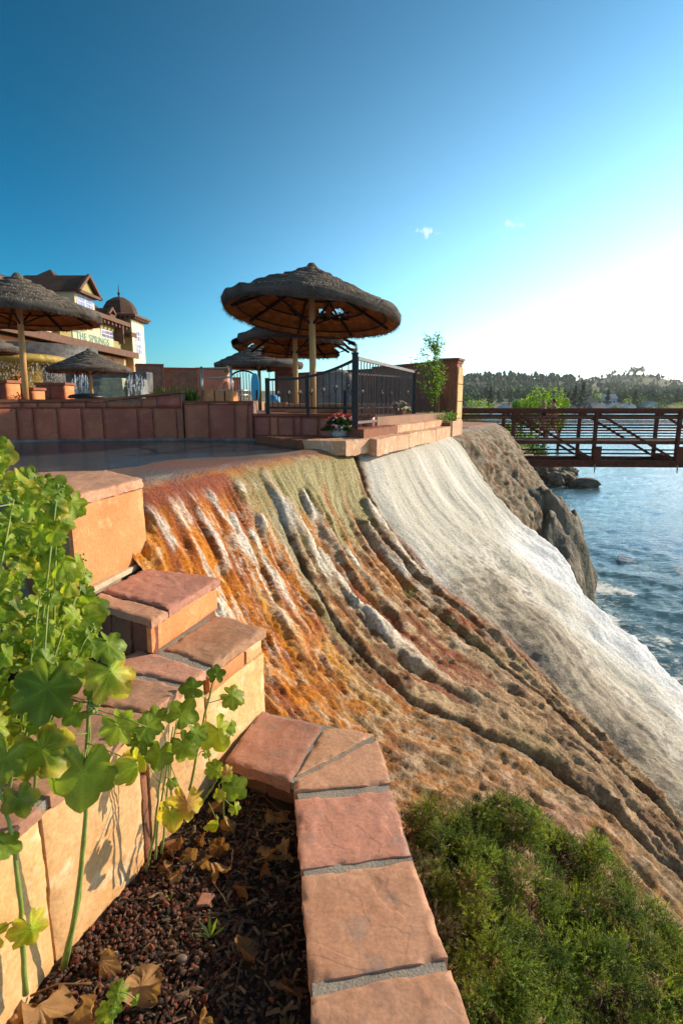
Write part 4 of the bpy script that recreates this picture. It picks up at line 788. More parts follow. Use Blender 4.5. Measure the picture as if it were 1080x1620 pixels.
# ================================================================ THATCHED UMBRELLAS
TH_TOP = mat('grey_thatch', (1, 1, 1), attr=True, rough=.95, bump=1, bscale=40, bdist=.03, scale=10)
TH_UND = mat('brown_thatch', 'a4682e', '70431c', scale=6, rough=.95, bump=1, bscale=25, bdist=.02, stretch=(1, 1, 1))
POLE = mat('golden_pole', 'c8a06a', 'a87f4c', scale=3, rough=.7, bump=.3, bscale=20, bdist=.005, stretch=(6, 6, .5))
DKW = mat('dark_wood', '2d1e14', '1c130d', scale=8, rough=.8)
def umbrella(label, seed=1, blades=11000, gaps=(), torn=None, Rr=1.5, Ht=2.46, rimz=1.74, und=0.0, lean=(0, 0)):
    rg = random.Random(seed); t = thing('thatched_umbrella', (0, 0, 0), label, 'umbrella', 'thatched umbrellas round the pool')
    K = 7; prof_ = []; zt = lambda r: Ht - (Ht - rimz) * (r / Rr) ** .93
    for k in range(K):
        r0, r1 = Rr * (k / K) ** .93 + (.0 if k else .02), Rr * ((k + 1) / K) ** .93
        prof_ += [(r0, zt(r0) + (.0 if k == 0 else .012)), (r0 * .4 + r1 * .6, zt(r0 * .4 + r1 * .6) + .028), (r1 + .015, zt(r1) + .045), (r1 + .035, zt(r1) - .02)]
    prof_ += [(Rr + .035, rimz - .03), (Rr + .02, rimz - .085), (Rr - .05, rimz - .12)]; npf = len(prof_)
    wob = lambda i, a: (.02 * (float(vnoise(a * 4 + 9, i * .8, seed)) - .5) * 2, .03 * (float(vnoise(a * 6, i * .7 + 3, seed)) - .5) * 2 + .03 * math.sin(a * 2 + seed) * (i / npf))
    def inside(a, r):
        for g0, g1, r0, r1 in gaps:
            if g0 < a < g1 and r0 < r < r1: return True
        if torn:
            for g0, g1, r0 in torn:
                if g0 < a < g1 and r > r0: return True
        return False
    mb = MB(); mb.lathe(prof_, k=72, wob=wob, skip=(lambda i, a: inside(a, prof_[i][0])) if gaps or torn else None)
    mb.c = [tuple(k * (.55 + .9 * float(vnoise(v[0] * 8, v[1] * 8 + v[2] * 3, 3))) for k in (.12, .10, .082)) for v in mb.v]
    def tilt(m_):
        m_.v = [(v[0], v[1], v[2] + v[0] * lean[0] + v[1] * lean[1]) for v in m_.v]; return m_
    def blade(r, a, z, L, w, tiltd, c, out=.6):
        ca, sa = math.cos(a), math.sin(a); n = Vector((-sa, ca, 0)); d = Vector((ca * out, sa * out, -tiltd)).normalized(); d = (d + n * rg.uniform(-.35, .35)).normalized(); p = Vector((r * ca, r * sa, z))
        mb.add([p - n * w, p + n * w, p + d * L], [(0, 1, 2)], col=c)
    for i in range(blades):
        k = rg.randrange(K); r1 = Rr * ((k + rg.uniform(.55, 1.0)) / K) ** .93; a = rg.uniform(0, 6.283)
        if rg.random() > (r1 / Rr) + .12 or inside(a, r1): continue
        g_ = rg.uniform(.6, 1.5); c = (.12 * g_, .10 * g_, .082 * g_) if rg.random() < .72 else (.42 * g_, .34 * g_, .24 * g_)
        blade(r1, a, zt(r1) + .04, rg.uniform(.07, .19), .0055, rg.uniform(.3, 1.0), c, rg.uniform(.5, 1.1))
    for i in range(int(blades * .42)):
        a = rg.uniform(0, 6.283)
        if inside(a, Rr): continue
        g_ = rg.uniform(.5, 1.3); blade(Rr - rg.uniform(-.02, .05), a, rimz - rg.uniform(0, .11), rg.uniform(.04, .09), .005, rg.uniform(.8, 2.6), (.13 * g_, .105 * g_, .08 * g_), rg.uniform(.4, 1))
    tilt(mb).build('thatch', TH_TOP, t, True)
    # underside
    up = []; M = 18
    for k in range(M + 1):
        r = (Rr - .03) * (1 - k / M) + .02; up.append((r, zt(r) - .115 - .02 * math.sin(k * 1.4) + und))
    mu = MB(); mu.lathe(up, k=72, wob=lambda i, a: (0, .014 * (float(vnoise(a * 14, i * 1.3, seed + 7)) - .5) * 2), skip=(lambda i, a: inside(a, up[i][0])) if gaps or torn else None)
    mu.c = None
    for i in range(int(blades * .55)):
        a = rg.uniform(0, 6.283); r = Rr * math.sqrt(rg.uniform(.03, .98))
        if inside(a, r): continue
        ca, sa = math.cos(a), math.sin(a); n = Vector((-sa, ca, 0)); d = Vector((ca, sa, -.62 + rg.uniform(-.25, .1))).normalized(); d = (d + n * rg.uniform(-.12, .12)).normalized(); p = Vector((r * ca, r * sa, zt(r) - .118 + und)); L = rg.uniform(.08, .2)
        if r + L * .9 > Rr + .05: continue
        mu.add([p - n * .004, p + n * .004, p + d * L], [(0, 1, 2)])
    tilt(mu).build('thatch_lining', TH_UND, t, False)
    MB().tube([(0, 0, -.02), (.004, .003, .9), (0, 0, 1.7), (0, 0, Ht - .1)], [.063, .06, .057, .05], 14).build('pole', POLE, t, True)
    for k in range(8):
        a = k * math.pi / 4 + .25; r1 = Rr - .12; mq = MB().beam((.05 * math.cos(a), .05 * math.sin(a), zt(.06) - .17 + und), (r1 * math.cos(a), r1 * math.sin(a), zt(r1) - .155 + und), .035, .045); tilt(mq).build('rafter', DKW, t)
    for rr in (.36, .62, .85):
        r = Rr * rr; pts = [(r * math.cos(i * math.pi / 18), r * math.sin(i * math.pi / 18), zt(r) - .15 + und) for i in range(37)]; tilt(MB().tube(pts, .013, 6, False)).build('hoop', DKW, t)
    for k in range(4):
        a = k * math.pi / 2 + .6; tilt(MB().beam((.05 * math.cos(a), .05 * math.sin(a), rimz - .2), (.8 * math.cos(a), .8 * math.sin(a), zt(.8) - .17 + und), .03, .03)).build('strut', DKW, t)
    MB().lathe([(.0, Ht + .06), (.05, Ht + .05), (.10, Ht - .01), (.13, Ht - .06)], k=18).build('crown_cap', mat('cap_thatch', '6b5c48', '4a3f32', rough=.95), t, True)
    return t
um = umbrella('biggest thatched umbrella on a golden pole behind the black railing, gaps in its brown lining', 1, gaps=[(.86, 1.02, .84, 1.05), (1.07, 1.24, .86, 1.03), (1.30, 1.44, .84, 1.02)], lean=(-.085, -.10), Rr=1.52, Ht=2.55, rimz=1.80)
p = at(495, 656, 10.55); um.location = (p.x, p.y, -.25)
ut = umbrella('torn thatched umbrella right behind the biggest one, with tattered edges and bare hoops', 5, blades=7000, torn=[(3.3, 3.75, 1.0), (5.6, 6.0, .9), (.2, .8, 1.1), (2.3, 2.8, 1.15)], Rr=1.4, lean=(-.03, -.08))
p = at(468, 640, 13.6); ut.location = (p.x, p.y, -.45)
base_u = umbrella('thatched umbrella with a neat grey stepped top, standing left of the torn one', 9, blades=9000)
p = at(411, 632, 20.5); base_u.location = (p.x, p.y, -.48)
def put_u(px, py, y, z, label, rz=0, s=1, tilt=(0, 0)):
    c = copy_tree(base_u); q = at(px, py, y); c.location = (q.x, q.y, z); c.rotation_euler = (R(tilt[0]), R(tilt[1]), rz); c.scale = (s, s, s); c['label'] = label
put_u(41, 628, 12.6, .0, 'large thatched umbrella at the left edge of the photo, its pole behind the pool wall', 1.2, 1.05, (0, 2))
put_u(146, 624, 22, -.5, 'smaller looking thatched umbrella in front of the stepped waterfall, below the hotel sign', 2.1, .97)
put_u(-44, 625, 19, -.05, 'sliver of a thatched umbrella at the left edge, below the large one', .4)

# ================================================================ WALLS BEHIND THE TERRACE
def plain_wall(name, label, cat, segs, m, mend, th=.45, base=-.6):
    """segs: (px0, y0, px1, y1, pixel row of the top at px1 end)"""
    w = thing(name, (*at(segs[0][0], 635, segs[0][1])[:2], base), label, cat)
    for (p0, y0, p1, y1, pt) in segs:
        a, b = at(p0, pt, y0), at(p1, pt, y1); z = at(p1, pt, y1).z
        d = Vector((b.x - a.x, b.y - a.y)).normalized(); n = Vector((-d.y, d.x)) * th
        MB().prism([(a.x, a.y), (b.x, b.y), (b.x + n.x, b.y + n.y), (a.x + n.x, a.y + n.y)], base, z - .07).build('wall_body', m, w, bevel=.01)
        a2, b2 = (a.x - n.x * .1 - d.x * .02, a.y - n.y * .1), (b.x - n.x * .1 + d.x * .04, b.y - n.y * .1)
        MB().prism([a2, b2, (b2[0] + n.x * 1.2, b2[1] + n.y * 1.2), (a2[0] + n.x * 1.2, a2[1] + n.y * 1.2)], z - .07, z).build('coping', DRY_RED, w, bevel=.008)
        MB().prism([(b.x + .003, b.y + .01), (b.x + .03, b.y + .01), (b.x + n.x + .03, b.y + n.y - .01), (b.x + n.x + .003, b.y + n.y - .01)], base, z - .075).build('end_face', mend, w)
    return w
plain_wall('terrace_wall', 'long brown stucco wall behind the railing, from the red column to the pole of the torn umbrella', 'wall', [(590, 17.1, 694, 14.6, 571), (438, 20.4, 592, 17.1, 583)], STUCCO, STUCCO_LIT)
plain_wall('terrace_wall', 'taller block of brown wall between the two posts left of the torn umbrella', 'wall', [(434, 20.9, 462, 20.7, 578)], STUCCO, STUCCO_LIT)
FLAG = mat('crazy_flagstone', '7d5f50', '64493d', scale=2.5, rough=.85, bump=.6, bscale=8, bdist=.03, layers=2, c3='8f7464')
for i, (sg, lb) in enumerate([((215, 31, 258, 31.5, 576), 'tallest flagstone wall section beside the hotel turret, with a sunlit orange end'), ((257, 32, 312, 32.5, 582), 'flagstone wall section above the yucca bed, one step lower than the one by the turret'), ((310, 33.2, 357, 33.6, 582), 'wall section behind the metal handrail, with a pale sunlit end'), ((345, 34.5, 380, 35, 597), 'lowest brown wall section between the handrail and the arched gate')]):
    plain_wall('garden_wall', lb, 'wall', [sg], FLAG if i < 2 else STUCCO, STUCCO_LIT, th=.8)
# column
cm = thing('stone_column', (2.75, 13.9, -.8), 'square red sandstone column at the right end of the terrace wall, beside the footbridge', 'column')
c0 = at(693, 680, 14.2); dd = Vector((.47, .883)); nn_ = Vector((.883, -.47)); zt_ = at(700, 567, 14.2).z
def sq(w0, w1, o=0, base=c0): a = Vector((base.x, base.y)) ; return [a - nn_ * o - dd * o, a + nn_ * (w0 + o) - dd * o, a + nn_ * (w0 + o) + dd * (w1 + o), a - nn_ * o + dd * (w1 + o)]
MB().prism(sq(.42, .42), -1.3, zt_ - .12).build('shaft', DRY_RED, cm, bevel=.01); MB().prism(sq(.42, .42, .02), zt_ - .12, zt_ - .06).build('neck', DRY_RED, cm, bevel=.006)
MB().prism(sq(.42, .42, .05), zt_ - .06, zt_).build('cap', DRY_RED, cm, bevel=.008)
for k in range(5): MB().prism([c0.xy + nn_ * .421 + dd * .01, c0.xy + nn_ * .45 + dd * .01, c0.xy + nn_ * .45 + dd * .41, c0.xy + nn_ * .421 + dd * .41], -1.2 + k * .44 * .92, -1.2 + (k + .96) * .44 * .92).build('facing_stone', ST_TAN, cm, bevel=.006)  # paler stone on the side facing the sun, sunlight put into the colour
# big standing stone
wz = at(532, 650, 15.2); mb = MB(); mb.rock((wz.x, wz.y, .1), (.62, .35, .78), 41, 3, rough=.3); o = mb.build('standing_stone', mat('pale_rock', '9d9a96', '77706a', scale=3, rough=.8, bump=.8, bscale=6, bdist=.06), None, 'edge', loc=(wz.x, wz.y, -.5)); tag(o, 'large pale grey boulder standing on the terrace behind the railing', 'boulder')
# planter box with young tree at the foot of the column
pb = thing('planter_box', (2.3, 12.6, -.6), 'small red stone planter box at the right end of the ledge', 'planter')
q0 = at(664, 683, 12.9); MB().prism([(q0.x, q0.y), (q0.x + .62, q0.y - .3), (q0.x + 1.0, q0.y + .45), (q0.x + .3, q0.y + .9)], -.75, -.45).build('box', DRY_RED, pb, bevel=.01)
MB().prism([(q0.x + .6, q0.y - .32), (q0.x + .66, q0.y - .32), (q0.x + 1.03, q0.y + .45), (q0.x + .98, q0.y + .45)], -.75, -.42).build('side_slab', LEDGE, pb, bevel=.006)
def scatter_leaves(mb, pts, n, size, cols, rg, flat=.5):
    for i in range(n):
        c = Vector(rg.choice(pts)) + Vector((rg.gauss(0, 1), rg.gauss(0, 1), rg.gauss(0, 1))) * size * 1.6
        u = Vector((rg.uniform(-1, 1), rg.uniform(-1, 1), rg.uniform(-.6, .6))).normalized() * size * rg.uniform(.6, 1.1); w = u.cross(Vector((rg.uniform(-1, 1), rg.uniform(-1, 1), rg.uniform(-1, 1)))).normalized() * size * .45
        g_ = rg.uniform(.7, 1.25); mb.add([c - u, c + w, c + u, c - w], [(0, 1, 2, 3)], col=tuple(k * g_ for k in rg.choice(cols)))
LEAFM = mat('tree_leaf', (1, 1, 1), attr=True, rough=.55, trans=.35)
BARK = mat('bark', '5b4a38', '3f3226', scale=12, rough=.9, bump=.6, bscale=30)
def young_tree():
    rg = random.Random(8); t = thing('young_tree', (q0.x + .35, q0.y + .35, -.5), 'thin young tree with bright yellow green leaves between the railing and the red column', 'tree')
    mb = MB(); x, y = q0.x + .35, q0.y + .35; tips = []
    mb.tube([(x, y, -.5), (x + .03, y, .0), (x - .05, y, .6), (x + .02, y, 1.25), (x + .06, y, 1.5)], [.022, .018, .014, .008, .004], 6)
    for i in range(16):
        z0 = rg.uniform(-.1, 1.2); a = rg.uniform(0, 6.28); L = rg.uniform(.25, .5) * (1.2 - z0 * .45); dx = math.cos(a) * L - .12 * (z0 < .9); dy = math.sin(a) * L
        p1 = (x + dx * .5, y + dy * .5, z0 + L * .5); p2 = (x + dx, y + dy, z0 + L * 1.1); mb.tube([(x, y, z0), p1, p2], [.008, .006, .002], 5)
        for s in range(14): q = s / 13; tips.append((x + dx * q, y + dy * q, z0 + L * 1.1 * q))
    mb.build('trunk', BARK, t, True); lf = MB(); lf.c = []; scatter_leaves(lf, tips, 1500, .035, [rgb('6d8f2e')[:3], rgb('8fae3e')[:3], rgb('4f7224')[:3]], rg); lf.build('crown', LEAFM, t)
    b = thing('bare_shrub', (q0.x + .8, q0.y + .9, -.5), 'bare twiggy shrub in front of the red column', 'shrub'); mb = MB(); x, y = q0.x + .75, q0.y + .6
    for i in range(12): a = rg.uniform(-.9, .9); mb.tube([(x, y, -.5), (x + a * .2, y, .05), (x + a * .5, y + rg.uniform(-.2, .2), .35 + rg.random() * .45), (x + a * .55 + .05, y, .7 + rg.random() * .4)], [.008, .006, .004, .002], 5)
    mb.build('stems', BARK, b, True)
    c = thing('leafy_plant', (q0.x + .5, q0.y + .1, -.47), 'low clump of bright green leaves in the small red planter box', 'plant'); lf = MB(); lf.c = []
    scatter_leaves(lf, [(q0.x + rg.uniform(.15, .8), q0.y + rg.uniform(-.1, .5), rg.uniform(-.44, -.28)) for _ in range(60)], 700, .03, [rgb('6f9a2c')[:3], rgb('507a22')[:3]], rg); lf.build('foliage', LEAFM, c)
young_tree()

# ================================================================ THINGS ON THE TERRACE
STEEL = mat('steel', 'b9b6b0', rough=.3, metal=.8)
# sunlit stone steps beside the handrail
stp = thing('stone_steps', (-2.6, 10.4, 0), 'short flight of sunlit sandstone steps at the foot of the metal handrail', 'steps')
a = at(327, 618, 10.35)
for k in range(2): MB().prism([(a.x + k * .17, a.y - .12), (a.x + .15 + k * .17, a.y - .12), (a.x + .19 + k * .17, a.y + .35), (a.x + .02 + k * .17, a.y + .35)], .0, .205 - .012 * k).build('step_block', STUCCO_LIT if k else ST_ORANGE, stp, bevel=.008)
MB().prism([(a.x + .345, a.y - .1), (a.x + .45, a.y - .1), (a.x + .5, a.y + .3), (a.x + .36, a.y + .3)], 0, .19).build('step_block', STUCCO_LIT, stp, bevel=.008)
hr = thing('handrail', (-2.4, 10.6, 0), 'stainless steel handrail frame above the pool wall steps', 'handrail')
P0, P1 = at(321, 636, 10.5), at(367, 636, 10.3); z1_ = at(321, 580, 10.5).z; P2 = at(395, 636, 11.9)
for P in (P0, P1): MB().tube([(P.x, P.y, .0), (P.x, P.y, z1_)], .022, 10).build('post', STEEL, hr, True)
for zz in (z1_ - .03, .42, .2): MB().tube([(P0.x, P0.y, zz), (P1.x, P1.y, zz)], .013, 8).build('rail', STEEL, hr, True)
h2 = thing('handrail', (-2.0, 11, 0), 'low curved handrail sloping down to the right of the steel frame', 'handrail')
for k in range(2):
    q = [(P1.x + .02, P1.y + .3, .20 - k * .08), (P1.x + .2, P1.y + .5, .20 - k * .08), (P2.x, P2.y, .10 - k * .08), (P2.x + .05, P2.y, -.1)]; MB().tube(q, .016, 8).build('rail', STEEL, h2, True)
for k in range(4): q = lerp2(P1, P2, .2 + k * .24); MB().tube([(q[0], q[1] + .3, -.25), (q[0], q[1] + .3, .14)], .01, 6).build('post', STEEL, h2)
# arched dark gate
ag = at(386, 630, 25.0); g_ = thing('arched_gate', (ag.x, 25, -.3), 'dark arched iron gate in the low wall left of the blue board', 'gate')
mb = MB()
for k in range(9): x = ag.x - .5 + k * .125; h = .95 + .28 * math.cos((k - 4) / 4 * 1.35); mb = MB().beam((x, 25, -.3), (x, 25, h), .03); mb.build('bar', IRON, g_)
mb = MB(); pts = [(ag.x + .55 * math.sin(t), 25, .92 + .36 * math.cos(t)) for t in [i * math.pi / 16 - math.pi / 2 for i in range(17)]]; mb.tube(pts, .04, 6); mb.build('arch', IRON, g_)
# blue paddle board
bl = at(404, 632, 17.0); b_ = thing('blue_board', (bl.x, 17, -.25), 'bright blue rounded rescue board standing upright beside an umbrella pole', 'board')
ht = at(404, 596, 17.0).z; outl = []
for i in range(40):
    t = i / 40 * 2 * math.pi; outl.append((.12 * abs(math.cos(t)) ** .7 * math.copysign(1, math.cos(t)), (ht + .1) / 2 + (ht - .1 + .2) / 2 * math.sin(t) * (1 if math.sin(t) > 0 else .95)))
vs = [(bl.x + x, 17.0, z) for x, z in outl] + [(bl.x + x, 17.06, z) for x, z in outl]; n = 40
MB().add(vs, [tuple(range(n - 1, -1, -1)), tuple(range(n, 2 * n))] + [(i, (i + 1) % n, (i + 1) % n + n, i + n) for i in range(n)]).build('board', mat('blue_plastic', '2aa7d8', rough=.35, spec=.5), b_, bevel=.01)
MB().box(bl.x + .02, bl.x + .07, 16.985, 16.999, .05, .33).build('dark_slot', IRON, b_); 
bt = at(432, 634, 16.0); o = MB().rock((bt.x, 16, .02), (.2, .15, .16), 13, 3, rough=.25).build('blue_bag', mat('blue_cloth', '2f8fc4', '5fb4dc', scale=6, rough=.6), None, True, loc=(bt.x, 16, -.1)); tag(o, 'crumpled light blue towel bundle behind the left end of the railing', 'towel')
bx = at(431, 650, 14.8); MB_ = MB().box(bx.x - .2, bx.x + .35, 14.8, 15.2, -.25, -.02); o = MB_.build('stone_block', ST_ORANGE, None, bevel=.01, loc=(bx.x, 14.8, -.25)); tag(o, 'low sunlit stone block under the light blue towel bundle', 'stone block')
for i, (px, y, w, lb) in enumerate([(520, 13.2, .95, 'stone bench block at the foot of the pale boulder'), (590, 12.8, .75, 'pale bench block seen through the straight railing')]):
    q = at(px, 650, y); t = thing('stone_bench', (q.x, y, -.25), lb, 'bench'); MB().box(q.x - w, q.x + w, y, y + .4, -.25, -.10).build('base', ST_ORANGE, t, bevel=.01); MB().box(q.x - w - .04, q.x + w + .04, y - .04, y + .44, -.099, -.04).build('seat', ST_RED, t, bevel=.01)
q = at(632, 652, 11.6); flower_pot('flower_pot', (q.x, q.y, -.255), .13, .13, 'pot of pale pink flowers behind the straight railing', ['e8b8c4', 'd890a0', 'f0e0e0'], 40, .03, pot='9a6a50', seed=4)
# lamp above the wall
la = at(426, 600, 19.5); t = thing('lantern', (la.x, 19.5, -.2), 'small black lantern on a thin stem above the left end of the brown wall', 'lantern'); MB().tube([(la.x, 19.5, -.2), (la.x, 19.5, 1.2)], .012, 6).build('stem', IRON, t); MB().lathe([(.0, .98), (.09, .96), (.05, 1.04), (.03, 1.12), (0, 1.13)], la.x, 19.5, 12).build('shade', IRON, t)

# ---- left side of the terrace: pillars, pots, waterfall steps, round fountain
GSTONE = mat('grey_waterfall_stone', '6f6a66', '3f3c3a', scale=2, rough=.5, bump=.7, bscale=6, bdist=.05)
PALE = mat('mineral_pale', 'a9b08c', '8a8f7c', scale=2.5, rough=.5, bump=.6, bscale=6, bdist=.04, c3='c8c7a4')
YEL = mat('mineral_yellow', 'a88a3a', '8a7030', scale=2.5, rough=.5, bump=.8, bscale=7, bdist=.05, c3='d0b04a')
def stone_pier(px0, px1, pyt, y, label, base=.0, d=.6, m=DRY_RED):
    a, b = at(px0, pyt, y), at(px1, pyt, y); z = a.z; t = thing('stone_pier', ((a.x + b.x) / 2, y, base), label, 'pier'); 
    MB().box(a.x + .03, b.x - .03, y, y + d, base, z - .07).build('shaft', GROUT, t); MB().box(a.x - .02, b.x + .02, y - .03, y + d + .03, z - .07, z).build('cap', m, t, bevel=.01)
    nx = max(2, int((b.x - a.x) / .32)); nz = max(1, int((z - .07 - base) / .25))
    for j in range(nz):
        for i in range(nx):
            x0 = a.x + .02 + (b.x - a.x - .04) * i / nx; x1 = a.x + .02 + (b.x - a.x - .04) * (i + 1) / nx; z0 = base + (z - .07 - base) * j / nz; z1 = base + (z - .07 - base) * (j + 1) / nz
            panel_mesh(MB(), (x0 + .01, y - .02), (x1 - .01, y - .02), z0 + .005, z1 - .005, .02, int(px0) + i * 5 + j, step=.12).build('facing_stone', m, t, True)
    for j in range(nz): z0 = base + (z - .07 - base) * j / nz; z1 = base + (z - .07 - base) * (j + 1) / nz; panel_mesh(MB(), (b.x - .02, y), (b.x - .02, y + d), z0 + .005, z1 - .005, .02, int(px0) + j, step=.15).build('facing_stone', ST_ORANGE, t, True)  # right side in orange, warm sunlight put into the colour
    return t
stone_pier(55, 103, 605, 16.5, 'wide red stone pier right of the umbrella pole, in front of the water curtain')
stone_pier(20, 53, 613, 15.0, 'low red stone pier carrying a pot of orange flowers')
stone_pier(-14, 11, 601, 14.2, 'red stone pier at the left edge of the photo')
q = at(27, 612, 15.2); flower_pot('flower_pot', (q.x, 15.25, at(27, 612, 15.0).z), .12, .2, 'dark pot of orange flowers on the low red pier at the left', ['e07818', 'f09a20', 'd85a10'], 45, .035, pot='1c1a18', seed=6, dark_leaf='4c7a2a')
q = at(27, 627, 12.5); lf = MB(); lf.c = []; rg = random.Random(4); scatter_leaves(lf, [(q.x + rg.uniform(-.12, .12), 12.5, .04 + rg.random() * .05) for _ in range(20)], 120, .03, [(.5, .02, .03), (.35, .02, .03), (.06, .12, .03)], rg); o = lf.build('red_flowers', LEAFM, None, loc=(q.x, 12.5, 0)); tag(o, 'tiny bunch of red flowers behind the sunlit coping at the left', 'flowers')
# round fountain with water curtain
fo = thing('fountain', (-13, 26, 0), 'round fountain with a yellow mineral lip and a curtain of falling drops, at the left', 'fountain')
fc = at(20, 635, 28.5); fx, fy = fc.x, 28.5; zl_ = at(50, 570, 25.5).z
MB().lathe([(2.0, 0), (2.0, zl_ - .05), (2.55, zl_ + .0), (2.75, zl_ + .1), (2.7, zl_ + .35), (2.3, zl_ + .42), (0, zl_ + .42)], fx, fy, 48).build('basin', YEL, fo, True)
MB().lathe([(1.9, .0), (1.95, zl_)], fx, fy, 48).build('inner_wall', mat('wet_dark', '2e2723', '1c1815', rough=.3), fo, True)
MB().lathe([(3.4, 0), (3.4, zl_ + .55), (3.2, zl_ + .75), (3.2, zl_ + 1.0), (3.0, zl_ + 1.0)], fx, fy + 2.2, 48).build('back_wall', GSTONE, fo, True)
dr = MB(); rg = random.Random(2)
for i in range(1100): a = rg.uniform(math.pi, 2 * math.pi); r = 2.62 + rg.uniform(-.06, .06); z = zl_ * math.sqrt(rg.random()); L = rg.uniform(.02, .07); x, y = fx + r * math.cos(a), fy + r * math.sin(a); w = rg.uniform(.008, .02); dr.add([(x - w, y, z), (x, y - w, z - L), (x + w, y, z), (x, y + w, z + L)], [(0, 1, 2, 3), (0, 3, 2, 1)])
o = dr.build('falling_drops', mat('water_drops', 'f2f0ea', rough=.2, spec=.6), fo); o['kind'] = 'stuff'
# waterfall steps
wf = thing('waterfall_steps', (-11.4, 25.5, 0), 'pale mineral crusted waterfall steps behind the smaller looking umbrella', 'waterfall')
for k, (p0, p1, pt, y) in enumerate([(103, 232, 588, 26.6), (112, 228, 600, 26.2), (118, 224, 611, 25.8)]):
    a, b = at(p0, pt, y), at(p1, pt, y); m_ = MB(); m_.rock(((a.x + b.x) / 2, y + .6, a.z / 2), ((b.x - a.x) / 2, .55, a.z / 2), k + 5, 3, rough=.12)
    MB().box(a.x, b.x, y, y + .9, 0, a.z).build('tier', GSTONE if k == 0 else mat('tier_grey', '8d8f8a', '5d605c', scale=2, rough=.4, bump=.8, bscale=6, bdist=.05), wf, bevel=.06)
a, b = at(158, 590, 25.7), at(192, 590, 25.7)
for k in range(3): MB().box(a.x - .05 * k, b.x + .05 * k, 25.75 - .1 * k, 26.3, (2 - k) * .3, (3 - k) * .3 + .12 - .003 * k).build('pale_panel', PALE, wf, bevel=.04)
for i, (p0, p1) in enumerate(((112, 140), (200, 230))):
    rgn = random.Random(i); a, b = at(p0, 590, 25.6), at(p1, 590, 25.6); mb = MB()
    for k in range(60): x = rgn.uniform(a.x, b.x); z0 = rgn.uniform(.3, 1.2); mb.tube([(x, 25.6, z0), (x + .02, 25.5, z0 - rgn.uniform(.1, .4))], .012, 4)
    o = mb.build('falling_water', mat('white_water', 'dfe3e2', rough=.3), wf)
# spa tub cover
sb = at(137, 624, 13.6); t = thing('spa_tub', (sb.x, 13.6, 0), 'round black topped spa tub standing in front of the waterfall steps', 'spa tub')
MB().lathe([(.0, .0), (.34, .0), (.34, .06), (0, .06)], sb.x, 13.6, 32).build('base', mat('pale_tub', 'b0aba2', rough=.5), t, True)
MB().lathe([(.38, .075), (.41, .10), (.36, .15), (.15, .19), (0, .195), (0, .08), (.38, .07)], sb.x, 13.6, 36).build('cover', IRON, t, True)
# agave bed
rg = random.Random(12)
for i, (px, y, s_, lb) in enumerate([(252, 15.5, .9, 'spiky green yucca at the left end of the bed behind the pool wall'), (275, 15.2, 1.0, 'middle spiky green yucca behind the pool wall, in front of the flagstone walls'), (298, 15.0, .9, 'spiky green yucca at the right end of the bed, nearest the steel handrail frame')]):
    q = at(px, 626, y); t = thing('yucca', (q.x, y, 0), lb, 'plant'); mb = MB(); mb.c = []
    for k in range(150):
        a = rg.uniform(0, 6.28); el = rg.uniform(.15, 1.45); L = s_ * rg.uniform(.3, .5); d = Vector((math.cos(a) * math.cos(el), math.sin(a) * math.cos(el), math.sin(el))); p = Vector((q.x + rg.uniform(-.15, .15), y + rg.uniform(-.1, .1), .02)); n = d.cross(Vector((0, 0, 1))).normalized() * .012
        c = rgb(rg.choice(['2c4a22', '3b5f28', '4b7030', '243c1c']))[:3]; mb.add([p - n, p + n, p + d * L * .6 + n * .8 - Vector((0, 0, .01)), p + d * L - Vector((0, 0, .06 * math.cos(el))), p + d * L * .6 - n * .8], [(0, 1, 2, 3, 4)], col=c)
    mb.build('leaves', LEAFM, t)
q = at(247, 622, 14.2); lf = MB(); lf.c = []; scatter_leaves(lf, [(q.x + rg.uniform(-.15, .15), 14.2, .05 + rg.random() * .12) for _ in range(20)], 150, .03, [(.45, .04, .04), (.3, .03, .03), (.06, .12, .03)], rg); o = lf.build('red_flowers', LEAFM, None, loc=(q.x, 14.2, 0)); tag(o, 'low red flowers at the left foot of the yucca bed', 'flowers')

